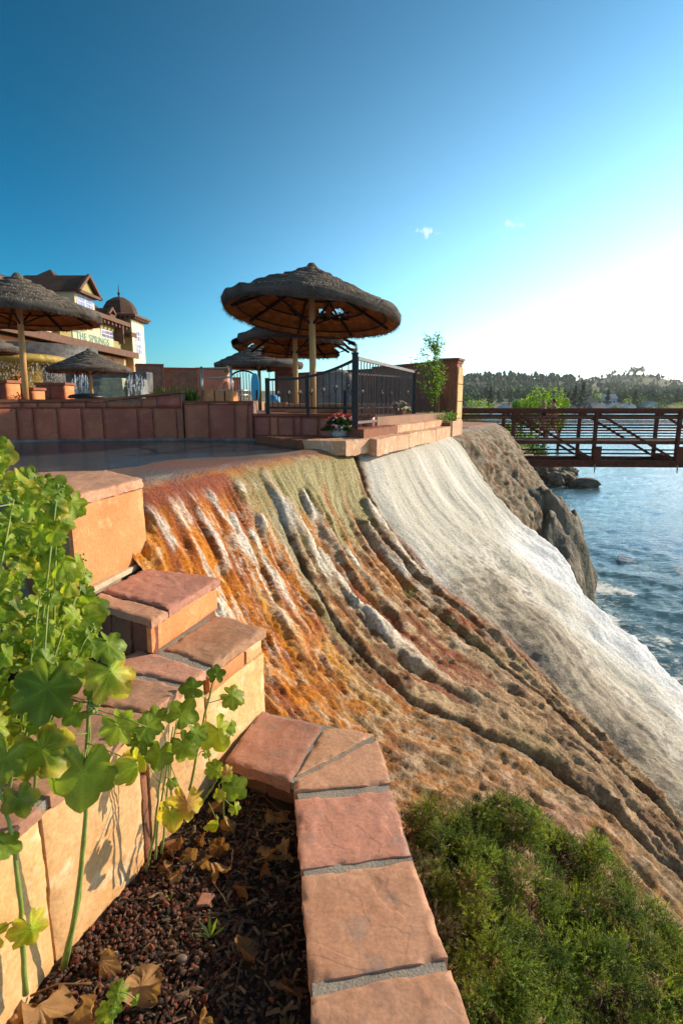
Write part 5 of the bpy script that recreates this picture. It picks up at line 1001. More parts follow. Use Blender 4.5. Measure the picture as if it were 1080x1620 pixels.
# ================================================================ FOOTBRIDGE
RUST = mat('rust_steel', '6e3620', '4a2618', scale=5, rough=.7, bump=.4, bscale=30, bdist=.004, c3='74402a')
PLANK = mat('deck_planks', '8a7a68', '6b5c4c', scale=4, rough=.85, stretch=(1, 8, 1))
br = thing('footbridge', (10, 25.5, -3), 'rusty brown steel truss footbridge crossing the river at the right', 'bridge')
bx0, by0 = 4.2, 26.3; ang_ = math.atan2(-1.6, 30); bdx, bdy = math.cos(ang_), math.sin(ang_)
def bp(t, o, z): return (bx0 + bdx * t - bdy * o, by0 + bdy * t + bdx * o, z)
ZT, ZD, ZL, LB, WB = -.30, -1.71, -2.92, 34., 2.1
for o in (0, WB):
    MB().beam(bp(0, o, ZT - .09), bp(LB, o, ZT - .09), .12, .17).build('top_chord', RUST, br, bevel=.008)
    MB().beam(bp(0, o, ZL + .16), bp(LB, o, ZL + .16), .16, .30).build('bottom_chord', RUST, br, bevel=.008)
    MB().beam(bp(0, o, ZD - .10), bp(LB, o, ZD - .10), .08, .14).build('deck_beam', RUST, br)
    MB().beam(bp(0, o, ZL + .62), bp(LB, o, ZL + .62), .05, .07).build('brace_rail', RUST, br)
    for k in range(10):
        t = 3.55 + k * 3.62 - (0 if o == 0 else .0); t0 = t - 3.62
        MB().beam(bp(t, o, ZL + .02), bp(t, o, ZT - .10), .17, .13, up=(bdx, bdy, 0)).build('post', RUST, br)
        if t0 > -.5 or True: MB().beam(bp(t0 + .09, o, ZT - .22), bp(t - .12, o, ZL + .4), .07, .10).build('diagonal', RUST, br)
    for j in range(11):
        z = ZD + .08 + j * .125; MB().beam(bp(0, o + (.07 if o == 0 else -.07), z), bp(LB, o + (.07 if o == 0 else -.07), z), .02, .045).build('rail_bar', RUST, br)
    MB().beam(bp(0, o + (.1 if o == 0 else -.1), -.72), bp(LB, o + (.1 if o == 0 else -.1), -.72), .03, .10).build('rub_rail', mat('weathered_rail', '6f5a46', '57483a', scale=5, rough=.8), br)
for k in range(10):
    t = 3.55 + k * 3.62; MB().beam(bp(t, .0, ZL + .35), bp(t, WB, ZL + .35), .12, .24).build('cross_beam', RUST, br)
    a = bp(t + .25, -.1, ZL); MB().box(a[0] - .3, a[0] + .05, a[1] - .03, a[1] + .0, ZL + .3, ZL + .95).build('gusset_plate', RUST, br)
    MB().tube([(a[0] - .2, a[1] - .03, ZL - .22), (a[0] - .2, a[1] - .03, ZL + .12)], .03, 6).build('bolt_bracket', mat('galvanised', '9d958a', rough=.5, metal=.4), br)
    if k < 9: MB().beam(bp(t, .1, ZL + .30), bp(t + 3.62, WB - .1, ZL + .30), .06, .06).build('wind_brace', RUST, br)
nb = 70; dk = MB()
for k in range(int(LB / .3)): dk.prism([bp(k * .3, .1, 0)[:2], bp(k * .3 + .285, .1, 0)[:2], bp(k * .3 + .285, WB - .1, 0)[:2], bp(k * .3, WB - .1, 0)[:2]], ZD - .05, ZD + .001 * (k % 3))
dk.build('deck', PLANK, br)
ab = MB(); a = bp(-1.8, -.6, 0); b = bp(.6, -.6, 0); c = bp(.6, WB + .6, 0); d = bp(-1.8, WB + .6, 0)
o = ab.prism([a[:2], b[:2], c[:2], d[:2]], -5.5, ZL - .0).build('bridge_abutment', mat('concrete', '8d857a', '746c62', scale=1.5, rough=.9, bump=.3), None, loc=(a[0], a[1], -5.5)); tag(o, 'concrete abutment carrying the left end of the rusty footbridge', 'abutment')

# ================================================================ PEOPLE
SKIN = mat('skin', 'c98d70', 'bd7f62', scale=12, rough=.55, spec=.3)
def skin_body(name, joints, edges, m, parent=None, sub=2, root=0, loc=None):
    me = bpy.data.meshes.new(name + '_src'); me.from_pydata([j[:3] for j in joints], edges, []); me.update()
    o = bpy.data.objects.new(name + '_src', me); COL.objects.link(o); sk = o.modifiers.new('s', 'SKIN'); sk.use_smooth_shade = True
    for i, j in enumerate(joints):
        v = me.skin_vertices[0].data[i]; rr = j[3]; v.radius = rr if isinstance(rr, tuple) else (rr, rr); v.use_root = (i == root)
    ss_ = o.modifiers.new('u', 'SUBSURF'); ss_.levels = sub; ss_.render_levels = sub
    dg = bpy.context.evaluated_depsgraph_get(); ev = o.evaluated_get(dg); mesh = bpy.data.meshes.new_from_object(ev); bpy.data.objects.remove(o)
    mesh.name = name; mesh.materials.clear(); mesh.materials.append(m); mesh.polygons.foreach_set('use_smooth', [True] * len(mesh.polygons)); r = bpy.data.objects.new(name, mesh); COL.objects.link(r)
    if parent is not None: r.parent = parent
    return r
def head_mesh(parent, hx, hy, hz, face, hair, hairlen=0, name='head'):
    """face: plan direction; a skull with brow, nose, chin, ears, eyes and hair"""
    b = bmesh.new(); bmesh.ops.create_uvsphere(b, u_segments=20, v_segments=14, radius=1)
    f = Vector((face[0], face[1], 0)).normalized(); s = Vector((-f.y, f.x, 0)); vs = []
    for v in b.verts:
        x, y, z = v.co; w = .076 * (1 - .18 * max(0, -z)); d = .095; h = .118
        if x > .3 and abs(y) < .25 and -.25 < z < .12: x += .16 * (1 - abs(y) * 4) * (1 - abs(z + .12) * 2.2)
        if z < -.6 and x > 0: x += .12
        if .05 < z < .3 and x > .7: x -= .04
        p = Vector((hx, hy, hz)) + f * x * d + s * y * w + Vector((0, 0, z * h)); vs.append(tuple(p))
    fs = [tuple(v.index for v in q.verts) for q in b.faces]; b.free(); mb = MB().add(vs, fs)
    H_ = Vector((hx, hy, hz))
    for q in (-1, 1): mb.rock(tuple(H_ + s * q * .078 + f * -.01), (.012, .018, .026), 3, 1, rough=.05)
    hd = mb.build(name, SKIN, parent, True)
    e = MB()
    for q in (-1, 1): e.rock(tuple(H_ + f * .086 + s * q * .03 + Vector((0, 0, .012))), (.009, .009, .007), 1, 1, rough=0)
    e.build('eye', mat('eye_dark', (.03, .02, .02), rough=.3), hd)
    MB().rock(tuple(H_ + f * .092 + Vector((0, 0, -.055))), (.012, .02, .006), 1, 1, rough=0).build('mouth', mat('lips', 'a05a4c', rough=.5), hd)
    hb = MB(); hb.rock(tuple(H_ - f * .018 + Vector((0, 0, .028))), (.092, .088, .108), 5, 3, rough=.08)
    if hairlen: hb.rock(tuple(H_ - f * .06 + Vector((0, 0, -.09))), (.055, .08, hairlen), 6, 3, rough=.12)
    hb.v = [v for v in hb.v]; hb.build('hair', hair, hd, True); return hd
def walker(loc, yaw, label, height, hair, hairlen, tops, bots, female=False, stride=.32):
    t = thing('person', loc, label, 'person'); s = height / 1.75; w = .17 if not female else .15; hp = .10 if not female else .105
    st = stride; J = [(0, 0, .96, (.13, .11)), (0, 0, 1.12, (.125 if not female else .11, .095)), (.01, 0, 1.30, (.15 if not female else .12, .105)), (.01, 0, 1.42, (.10, .07)), (.03, 0, 1.53, .05), (.045, 0, 1.60, .05),
        (0, hp, .90, .095), (st * .55, hp, .50, .062), (st * .85, hp, .10, .042), (st * .85 + .12, hp, .035, .038), (0, -hp, .90, .095), (-st * .25, -hp, .50, .062), (-st * .95, -hp, .14, .042), (-st * .95 + .08, -hp, .04, .036),
        (.01, w + .02, 1.41, .055), (-.08, w + .07, 1.14, .042), (.02, w + .07, .90, .032), (.06, w + .06, .83, .030), (.01, -w - .02, 1.41, .055), (.06, -w - .07, 1.14, .042), (.20, -w - .06, .93, .032), (.25, -w - .05, .87, .030)]
    E_ = [(0, 1), (1, 2), (2, 3), (3, 4), (4, 5), (0, 6), (6, 7), (7, 8), (8, 9), (0, 10), (10, 11), (11, 12), (12, 13), (3, 14), (14, 15), (15, 16), (16, 17), (3, 18), (18, 19), (19, 20), (20, 21)]
    # five short fingers on each hand
    for hnd, (bx_, by_, bz_) in ((17, (.06, w + .06, .83)), (21, (.25, -w - .05, .87))):
        for k in range(4): J.append((bx_ + .01 + .008 * k, by_ + (k - 1.5) * .018, bz_ - .07 - .008 * (k in (1, 2)), .009)); E_.append((hnd, len(J) - 1))
        J.append((bx_ + .05, by_ * .97, bz_ - .03, .010)); E_.append((hnd, len(J) - 1))
    sc = lambda js: [(x * s, y * s, z * s, (tuple(r * s for r in q) if isinstance(q, tuple) else q * s)) for x, y, z, q in js]
    bd = skin_body('body', sc(J), E_, SKIN, t)
    g = .014
    if tops is not None:
        T_ = [(0, 0, .98, (.135 + g, .115 + g)), (0, 0, 1.12, (.125 + g, .10 + g)), (.01, 0, 1.30, (.15 + g, .11 + g) if not female else (.125 + g, .11 + g)), (.01, 0, 1.42, (.105 + g, .075 + g)), (.01, w + .02, 1.41, .06 + g), (-.05, w + .06, 1.24, .05 + g), (.01, -w - .02, 1.41, .06 + g), (.04, -w - .06, 1.24, .05 + g)]
        skin_body('shirt', sc(T_), [(0, 1), (1, 2), (2, 3), (3, 4), (4, 5), (3, 6), (6, 7)], tops, t)
    B_ = [(0, 0, 1.0, (.14 + g, .12 + g)), (0, 0, .93, (.14 + g, .12 + g)), (0, hp, .88, .10 + g), (st * .42, hp, .56, .085 + g), (0, -hp, .88, .10 + g), (-st * .18, -hp, .56, .085 + g)]
    skin_body('shorts' if not female else 'skirt', sc(B_), [(0, 1), (1, 2), (2, 3), (1, 4), (4, 5)], bots, t)
    head_mesh(t, loc[0] + .055 * s, loc[1], loc[2] + 1.655 * s, (1, 0), hair, hairlen)
    t.rotation_euler = (0, 0, yaw); return t
yaw = math.pi + ang_
def on_deck(px): 
    p = at(px, 690, 25.0); t = (p.x - bx0) / bdx; q = bp(t, 1.0, ZD + .004); return q
walker(on_deck(898), yaw, 'dark haired person in tan shirt and brown shorts walking on the footbridge', 1.80, mat('dark_hair', '2a1a12', rough=.6), 0, mat('tan_shirt', 'b08d76', '9d7a64', scale=8, rough=.8), mat('brown_shorts', '7a5a48', '66493a', scale=8, rough=.85))
q = on_deck(886); walker((q[0], q[1] + .35, q[2]), yaw, 'light haired person in dark top and pink skirt walking on the footbridge', 1.68, mat('blond_hair', 'b59a78', '9a7f5e', scale=10, rough=.6), .11, mat('black_top', '1c1a1c', rough=.8), mat('pink_skirt', 'c0847c', rough=.85), True, .26)
# person sitting on the terrace beyond the handrail
def sitter(loc, yaw, label):
    t = thing('person', loc, label, 'person')
    J = [(0, 0, .50, (.14, .12)), (-.03, 0, .68, (.13, .10)), (-.02, 0, .88, (.15, .10)), (-.01, 0, 1.0, (.1, .07)), (.02, 0, 1.1, .05), (.03, 0, 1.17, .05), (.06, .1, .50, .09), (.42, .13, .52, .06), (.44, .13, .08, .042), (.55, .13, .04, .036), (.06, -.1, .50, .09), (.42, -.13, .52, .06), (.40, -.13, .08, .042), (.52, -.13, .04, .036), (-.01, .19, .98, .052), (.08, .24, .74, .04), (.28, .16, .60, .03), (-.01, -.19, .98, .052), (.08, -.24, .74, .04), (.28, -.16, .60, .03)]
    E_ = [(0, 1), (1, 2), (2, 3), (3, 4), (4, 5), (0, 6), (6, 7), (7, 8), (8, 9), (0, 10), (10, 11), (11, 12), (12, 13), (3, 14), (14, 15), (15, 16), (3, 17), (17, 18), (18, 19)]
    for hnd, (x, y, z) in ((16, (.28, .16, .6)), (19, (.28, -.16, .6))):
        for k in range(4): J.append((x + .08, y + (k - 1.5) * .018, z - .015, .009)); E_.append((hnd, len(J) - 1))
        J.append((x + .03, y * .75, z + .01, .01)); E_.append((hnd, len(J) - 1))
    skin_body('body', J, E_, SKIN, t); skin_body('shorts', [(0, 0, .52, (.155, .135)), (0, 0, .47, (.15, .13)), (.06, .1, .50, .11), (.30, .12, .52, .09), (.06, -.1, .50, .11), (.30, -.12, .52, .09)], [(0, 1), (1, 2), (2, 3), (1, 4), (4, 5)], mat('red_shorts', '9a3226', rough=.8), t)
    head_mesh(t, loc[0] + .03, loc[1], loc[2] + 1.25, (1, 0), mat('sandy_hair', '7a5a3c', rough=.6)); t.rotation_euler = (0, 0, yaw)
p = at(361, 640, 15.5); sitter((p.x, 15.5, -.46), 2.6, 'person in red shorts sitting beyond the steel handrail frame')
o = MB().box(p.x - .3, p.x + .35, 15.35, 15.85, -.255, -.04).build('stone_bench', ST_ORANGE, None, bevel=.01, loc=(p.x, 15.5, -.25)); tag(o, 'low stone seat under the sitting person', 'seat')

# ================================================================ HOTEL
ROOF = mat('brown_shingle', '5a4232', '46332a', scale=1.2, rough=.9, bump=.6, bscale=5, bdist=.05, stretch=(1, 1, 4)); TRIM = mat('brown_trim', '6f4c38', '5d3f2f', scale=2, rough=.7)
CREAM = mat('cream_siding', 'dccca6', 'd2c19a', scale=.8, rough=.8); OLIVE = mat('olive_siding', 'a8985e', '978852', scale=.8, rough=.8, bump=.4, bscale=3, bdist=.03, stretch=(.1, .1, 6)); WHITE = mat('white_frame', 'ece8dc', rough=.6)
GLASS = mat('window_glass', (.16, .15, .30), (.30, .28, .45), scale=1.5, rough=.12, spec=.8); PEACH = mat('peach_wall', 'cf9a70', 'c08a60', scale=.6, rough=.85)
ht = thing('hotel', (-21, 48, 0), 'cream hotel with brown roofs, a gabled dormer, a domed turret and a sign board', 'hotel')
X0 = -21.; ZE = 7.25
def poly(pts, fs=None): return MB().add(pts, fs or [tuple(range(len(pts)))])
MB().box(-38, X0, 28, 56.7, 4.5, ZE - .1).build('wall', CREAM, ht); MB().box(-38, X0 + .35, 28, 56.75, -.6, 4.0).build('ground_floor', PEACH, ht)
for k, (ya, yb) in enumerate(((50.2, 52.2), (53.5, 57.3))): MB().box(X0 + .3, X0 + .42, ya, yb, .2, 3.9).build('wall_panel', mat('tan_wall', 'd8b183', 'c9a072', scale=.8, rough=.85), ht)
# main roof: eaves, slope to ridge
e = X0 + .9
MB().add([(e, 27, ZE - .05), (e, 57.4, ZE - .05), (-28, 53.5, 10.3), (-28, 27, 10.3), (-38.9, 27, ZE), (-38.9, 57.4, ZE), (e, 27, ZE - .25), (e, 57.4, ZE - .25), (-38.9, 57.4, ZE - .2), (-38.9, 27, ZE - .2)], [(0, 1, 2, 3), (3, 2, 5, 4), (1, 5, 2), (0, 3, 4), (6, 9, 8, 7), (0, 6, 7, 1), (1, 7, 8, 5), (0, 4, 9, 6)]).build('roof', ROOF, ht)
MB().box(e, e + .12, 27, 57.5, ZE - .34, ZE + .02).build('fascia', TRIM, ht)
for k in range(36): MB().box(X0 + .02, e - .05, 28 + k * .85, 28.28 + k * .85, ZE - .62, ZE - .36).build('bracket', TRIM, ht)
MB().box(X0 + .0, X0 + .15, 28, 56.7, ZE - .95, ZE - .62).build('frieze', OLIVE, ht)
# pyramid roof over the centre bay
ax, ay, az = -25.5, 53.4, 11.4
MB().add([(-22.4, 49.3, 8.2), (-22.4, 57.4, 8.2), (-29.5, 57.4, 8.2), (-29.5, 49.3, 8.2), (ax, ay, az)], [(0, 1, 4), (1, 2, 4), (2, 3, 4), (3, 0, 4)]).build('pyramid_roof', ROOF, ht)
# dormers
def dormer(y0, w, z0, z1, xr, label=None, scale_=1):
    xf = X0 - .6; zr = z1 + w * .36
    MB().box(xr, xf, y0, y0 + w, z0, z1).build('dormer_wall', CREAM, ht)
    g = .35
    MB().add([(xf + .5, y0 - g, z1 - .1), (xf + .5, y0 + w + g, z1 - .1), (xf + .35, y0 + w / 2, zr + .15), (xr - 2, y0 - g, z1 - .1), (xr - 2, y0 + w + g, z1 - .1), (xr - 2, y0 + w / 2, zr + .15)], [(0, 2, 5, 3), (1, 4, 5, 2), (0, 3, 4, 1)]).build('dormer_roof', ROOF, ht)
    MB().add([(xf + .2, y0, z1 - .05), (xf + .2, y0 + w, z1 - .05), (xf + .2, y0 + w / 2, zr - .05)], [(0, 1, 2)]).build('gable', OLIVE, ht)
    for a, b in (((y0 - g, z1 - .1), (y0 + w / 2, zr + .15)), ((y0 + w + g, z1 - .1), (y0 + w / 2, zr + .15)), ((y0 - g, z1 - .06), (y0 + w + g, z1 - .06))): MB().beam((xf + .5, *a), (xf + .5, *b), .22, .24, up=(1, 0, 0)).build('barge_board', TRIM, ht)
    for k in range(2):
        ya, yb = y0 + w * (.1 + .42 * k), y0 + w * (.46 + .42 * k); f = MB().box(xf, xf + .06, ya - .1, yb + .1, z0 + .45, z1 - .18).build('window', WHITE, ht)
        MB().box(xf + .055, xf + .075, ya, yb, z0 + .55, z1 - .28).build('pane', GLASS, f)
        MB().beam((xf + .085, (ya + yb) / 2, z0 + .55), (xf + .085, (ya + yb) / 2, z1 - .28), .05).build('glazing_bar', WHITE, f); MB().beam((xf + .085, ya, (z0 + z1) / 2 + .12), (xf + .085, yb, (z0 + z1) / 2 + .12), .05).build('glazing_bar', WHITE, f)
dormer(48.9, 3.8, 7.2, 8.85, -24.5); dormer(54.6, 1.4, 7.3, 7.8, -23)
# upper floor openings, sign and lower eaves
def win(y0, y1, z0, z1, x=X0):
    f = MB().box(x, x + .07, y0 - .12, y1 + .12, z0 - .12, z1 + .12).build('window', WHITE, ht); MB().box(x + .065, x + .085, y0, y1, z0, z1).build('pane', GLASS, f)
    for k in (1, 2): y = y0 + (y1 - y0) * k / 3; MB().beam((x + .095, y, z0), (x + .095, y, z1), .05).build('glazing_bar', WHITE, f)
    MB().beam((x + .095, y0, (z0 + z1) / 2), (x + .095, y1, (z0 + z1) / 2), .05).build('glazing_bar', WHITE, f)
win(52.2, 54.6, 5.55, 6.2)
MB().box(X0 + .05, X0 + .9, 55.0, 55.25, 5.3, 6.9).build('porch_post', TRIM, ht)
MB().box(X0 + .0, X0 + .5, 43.5, 55.2, 4.65, 5.4).build('sign_band', OLIVE, ht)
sg = MB().box(X0 + .5, X0 + .58, 45.4, 53.4, 4.72, 5.48).build('sign_board', mat('pale_green_sign', 'b9c4a0', 'aab594', scale=1, rough=.7), ht)
cu = bpy.data.curves.new('txt', 'FONT'); cu.body = 'THE SPRINGS'; cu.size = .80; cu.extrude = .01; cu.space_character = 1.12
to = bpy.data.objects.new('txt', cu); COL.objects.link(to); dg = bpy.context.evaluated_depsgraph_get(); tm = bpy.data.meshes.new_from_object(to.evaluated_get(dg)); bpy.data.objects.remove(to)
wt_ = max(v.co.x for v in tm.vertices); lo = bpy.data.objects.new('lettering', tm); COL.objects.link(lo); tm.materials.clear(); tm.materials.append(mat('sign_letters', '74877a', rough=.6)); lo.parent = sg
lo.matrix_local = Matrix.Translation((X0 + .60 - ht.location.x, 45.9 - ht.location.y, 4.80)) @ Matrix.Rotation(math.pi / 2, 4, 'Z') @ Matrix.Rotation(math.pi / 2, 4, 'X') @ Matrix.Diagonal((6.4 / wt_, 1, 1, 1))
MB().box(X0, X0 + 1.5, 27, 56.6, 4.2, 4.47).build('porch_roof', ROOF, ht); MB().box(X0 + 1.5, X0 + 1.68, 27, 56.6, 4.0, 4.53).build('fascia', TRIM, ht)
MB().box(X0 + .1, X0 + 1.4, 55.4, 56.7, 6.1, 6.3).build('porch_roof', ROOF, ht); MB().box(X0 + 1.4, X0 + 1.55, 55.4, 56.75, 5.95, 6.35).build('fascia', TRIM, ht)
for y in (30, 33, 36, 39, 42): win(y, y + 1.6, 5.5, 6.4)
# corner turret
TX0, TX1, TY0, TY1 = -23.3, -19.9, 56.8, 60.2; cc = (-21.6, 58.7)
def loft(rings, m, nm):
    vs = [p for r in rings for p in r]; fs = []
    for k in range(len(rings) - 1): fs += [(k * 8 + i, k * 8 + (i + 1) % 8, (k + 1) * 8 + (i + 1) % 8, (k + 1) * 8 + i) for i in range(8)]
    return MB().add(vs, fs).build(nm, m, ht)
MB().box(TX0, TX1, TY0, TY1, 3.4, 7.9).build('turret_wall', mat('turret_cream', 'e4d9bc', 'dccfae', scale=.8, rough=.8), ht); MB().box(TX0, TX1 - .12, TY0 - .05, TY0, 3.4, 7.85).build('turret_shade_side', OLIVE, ht); MB().box(TX0 + .1, TX1 - .1, TY0 + .1, TY1 - .1, -.6, 3.4).build('turret_base', PEACH, ht)  # olive front panel carries the shade in its colour
MB().box(TX0 - .6, TX1 + .6, TY0 - .6, TY1 + .6, 7.9, 8.1).build('turret_eaves', TRIM, ht)
for k in range(9): MB().box(TX1 + .02, TX1 + .5, TY0 - .3 + k * .46, TY0 - .12 + k * .46, 7.65, 7.9).build('bracket', TRIM, ht); MB().box(TX0 + k * .42, TX0 + .16 + k * .42, TY0 - .5, TY0 - .06, 7.65, 7.9).build('bracket', TRIM, ht)
ring = lambda w, z: [(cc[0] + w * math.cos(math.pi / 8 + i * math.pi / 4), cc[1] + w * math.sin(math.pi / 8 + i * math.pi / 4), z) for i in range(8)]
loft([ring(2.35, 8.1), ring(1.65, 8.35), ring(1.5, 9.0), ring(1.15, 9.55), ring(.55, 9.9), ring(.1, 10.0)], ROOF, 'dome'); MB().tube([(*cc, 9.9), (*cc, 10.4), (*cc, 11.2)], [.12, .06, .02], 8).build('spire', IRON, ht); MB().rock((*cc, 10.3), .14, 0, 2, rough=0).build('finial', IRON, ht)
def twin(z0, z1):
    y0, y1 = 57.7, 59.1; f = MB().box(TX1, TX1 + .06, y0 - .12, y1 + .12, z0 - .1, z1 + .1).build('window', WHITE, ht); MB().box(TX1 + .055, TX1 + .08, y0, y1, z0, z1).build('pane', GLASS, f)
    MB().beam((TX1 + .09, (y0 + y1) / 2, z0), (TX1 + .09, (y0 + y1) / 2, z1), .07).build('glazing_bar', WHITE, f); MB().beam((TX1 + .09, y0, (z0 + z1) / 2), (TX1 + .09, y1, (z0 + z1) / 2), .07).build('glazing_bar', WHITE, f)
twin(5.8, 6.7); twin(4.6, 5.5)

# ================================================================ FAR BANK: TREES, HOUSES, WOODED HILLS
def crown_mesh(mb, c, r, h, n, size, cols, rg, conifer=False):
    blobs = []
    if not conifer:
        for _ in range(9): a = rg.uniform(0, 6.28); d = r * .62 * math.sqrt(rg.random()); blobs.append((c[0] + d * math.cos(a), c[1] + d * math.sin(a), c[2] + h * rg.uniform(.25, .85), r * rg.uniform(.32, .55)))
    for i in range(n):
        if conifer:
            q = rg.random() ** .8; rr = r * (1 - q) * (.35 + .65 * abs(math.sin(q * 17 + c[0]))) * math.sqrt(rg.uniform(.3, 1)); a = rg.uniform(0, 6.28); p = Vector((c[0] + rr * math.cos(a), c[1] + rr * math.sin(a), c[2] + h * q)); sh = .75 + .5 * rg.random()
        else:
            b = rg.choice(blobs); d = Vector((rg.gauss(0, 1), rg.gauss(0, 1), rg.gauss(0, 1))).normalized() * b[3] * rg.uniform(.65, 1.05); p = Vector(b[:3]) + d * Vector((1, 1, .85)).x; sh = .7 + .6 * rg.random()
        u = Vector((rg.uniform(-1, 1), rg.uniform(-1, 1), rg.uniform(-.5, .5))).normalized() * size * rg.uniform(.6, 1.2); w = u.cross(Vector((rg.uniform(-1, 1), rg.uniform(-1, 1), rg.uniform(-1, 1)))).normalized() * size * .5
        mb.add([p - u, p + w, p + u, p - w], [(0, 1, 2, 3)], col=tuple(k * sh for k in rg.choice(cols)))
def make_tree(x, y, h, r, label, cols, conifer=False, n=420, group=None, size=None, name='tree', seed=0):
    rg = random.Random(int(x * 7 + y * 3) + seed); z = float(ground_z(np.array([x]), np.array([y]))[0]) - .1; t = thing(name, (x, y, z), label, 'tree', group)
    m = MB(); m.tube([(x, y, z - .3), (x + .05 * h * .2, y, z + h * .35), (x, y, z + h * (.8 if conifer else .6))], [h * .03, h * .022, h * .008], 6)
    if not conifer:
        for k in range(5): a = rg.uniform(0, 6.28); m.tube([(x, y, z + h * .3), (x + r * .5 * math.cos(a), y + r * .5 * math.sin(a), z + h * .6)], [h * .014, h * .005], 5)
    m.build('trunk', BARK, t, True); c = MB(); c.c = []; crown_mesh(c, (x, y, z + h * (.12 if conifer else .22)), r, h * (.88 if conifer else .8), n, size or h * .035, cols, rg, conifer); c.build('crown', LEAFM, t); return t
BRG = [rgb('7c9a2a')[:3], rgb('9cb838')[:3], rgb('5c7c24')[:3]]; DKG = [rgb('24381c')[:3], rgb('1c2e18')[:3], rgb('2f4722')[:3]]; MIDG = [rgb('3c5a22')[:3], rgb('4d6c2a')[:3], rgb('2f4a1e')[:3]]
def px2(px, y): return at(px, 640, y).x
for px, y, h, r, lb in [(842, 66, 7.0, 2.1, 'bright green tree behind the footbridge, first of three left of the walking people'), (863, 64, 7.2, 2.2, 'bright green tree behind the footbridge, middle and tallest of three left of the walking people'), (886, 68, 6.8, 1.8, 'bright green tree directly behind the heads of the walking people'), (826, 74, 5.6, 1.6, 'small dark green tree left of the bright trees behind the footbridge')]:
    make_tree(px2(px, y), y, h, r, lb, BRG if 'bright' in lb else MIDG, n=2200, size=.15)
rg = random.Random(21)
for i in range(10):
    px = 726 + i * 14 + rg.uniform(-4, 4); y = rg.uniform(42, 70); make_tree(px2(px, y), y, rg.uniform(1.5, 2.3), rg.uniform(1.2, 1.9), 'rounded green bush on the grassy bank seen through the footbridge rails', BRG if i % 3 else MIDG, n=500, size=.12, group='bushes on the bank behind the footbridge', name='bush', seed=i)
far_t = [(758, 150, 5.5, 4.5, 0, 'broad bright green tree left of the blue roofed house'), (735, 200, 6, 4, 0, 'green tree near the column, at the left end of the far bank'), (775, 330, 16, 3.6, 1, 'dark spruce between the blue house and the bright trees'), (908, 330, 17, 4.5, 1, 'dark pointed spruce right of the walking people, left one of a pair'), (920, 335, 19, 4.5, 1, 'dark pointed spruce right of the walking people, right one of a pair'), (897, 340, 14, 4, 1, 'dark spruce above the heads of the walking people'), (960, 345, 15, 4, 1, 'dark spruce between the white house and the brown house'), (1003, 350, 15, 5, 1, 'dark spruce left of the red house'), (993, 352, 10, 6, 0, 'pale green tree beside the brown house'), (1012, 356, 9, 5, 0, 'light green tree between the spruce and the red house'), (1032, 300, 6, 6, 0, 'wide green tree right of the red house'), (1052, 300, 8, 6, 0, 'green tree near the right edge of the far bank'), (1068, 290, 7, 7, 0, 'green tree at the right edge of the far bank'), (855, 350, 8, 5, 0, 'green tree behind the roof left of the bright trees'), (940, 360, 9, 6, 0, 'green tree behind the pale houses'), (978, 330, 6, 6, 0, 'low rounded green tree under the brown house')]
for k, (px, y, h, r, con, lb) in enumerate(far_t): make_tree(px2(px, y), y, h, r, lb, DKG if con else [BRG, MIDG][k % 2], bool(con), n=500, size=h * .05, seed=k)
def house(px, y, w, d, h, wallc, roofc, label, rz=0, gable=True, pitch=.35, nw=3):
    x = px2(px, y); z = float(ground_z(np.array([x]), np.array([y]))[0]) - .3; t = thing('house', (x, y, z), label, 'house'); M = mat('wall_' + wallc, wallc, rough=.85); Rf = mat('roof_' + roofc, roofc, rough=.7)
    t.rotation_euler = (0, 0, rz); t2 = t; zz = z
    MB().box(x - w / 2, x + w / 2, y - d / 2, y + d / 2, z, z + h).build('wall', M, t)
    o_ = .5; hp_ = w * pitch if gable == 'front' else d * pitch
    if gable == 'front': vs = [(x - w / 2 - o_, y - d / 2 - o_, z + h - .1), (x + w / 2 + o_, y - d / 2 - o_, z + h - .1), (x, y - d / 2 - o_, z + h + hp_), (x - w / 2 - o_, y + d / 2 + o_, z + h - .1), (x + w / 2 + o_, y + d / 2 + o_, z + h - .1), (x, y + d / 2 + o_, z + h + hp_)]; fs = [(0, 2, 5, 3), (1, 4, 5, 2), (0, 3, 4, 1), (0, 1, 2), (3, 5, 4)]
    else: vs = [(x - w / 2 - o_, y - d / 2 - o_, z + h - .1), (x - w / 2 - o_, y + d / 2 + o_, z + h - .1), (x - w / 2 - o_, y, z + h + hp_), (x + w / 2 + o_, y - d / 2 - o_, z + h - .1), (x + w / 2 + o_, y + d / 2 + o_, z + h - .1), (x + w / 2 + o_, y, z + h + hp_)]; fs = [(0, 3, 5, 2), (1, 2, 5, 4), (0, 1, 4, 3), (0, 2, 1), (3, 4, 5)]
    rf = MB().add(vs, fs).build('roof', Rf, t); MB().box(x + w * .2, x + w * .2 + .7, y - .3, y + .4, z + h, z + h + hp_ + .8).build('chimney', mat('brick_far', '7a4a3a', rough=.9), rf)
    for k in range(nw):
        xx = x - w / 2 + w * (k + .5) / nw; f = MB().box(xx - .6, xx + .6, y - d / 2 - .05, y - d / 2, z + h * .4, z + h * .8).build('window', WHITE, t); MB().box(xx - .48, xx + .48, y - d / 2 - .07, y - d / 2 - .05, z + h * .43, z + h * .77).build('pane', mat('dark_pane', (.05, .06, .08), rough=.2), f)
    MB().box(x + w * .02 - .45, x + w * .02 + .45, y - d / 2 - .06, y - d / 2 - .001, z, z + 2.1).build('door', mat('far_door', '5a3a2a', rough=.7), t)
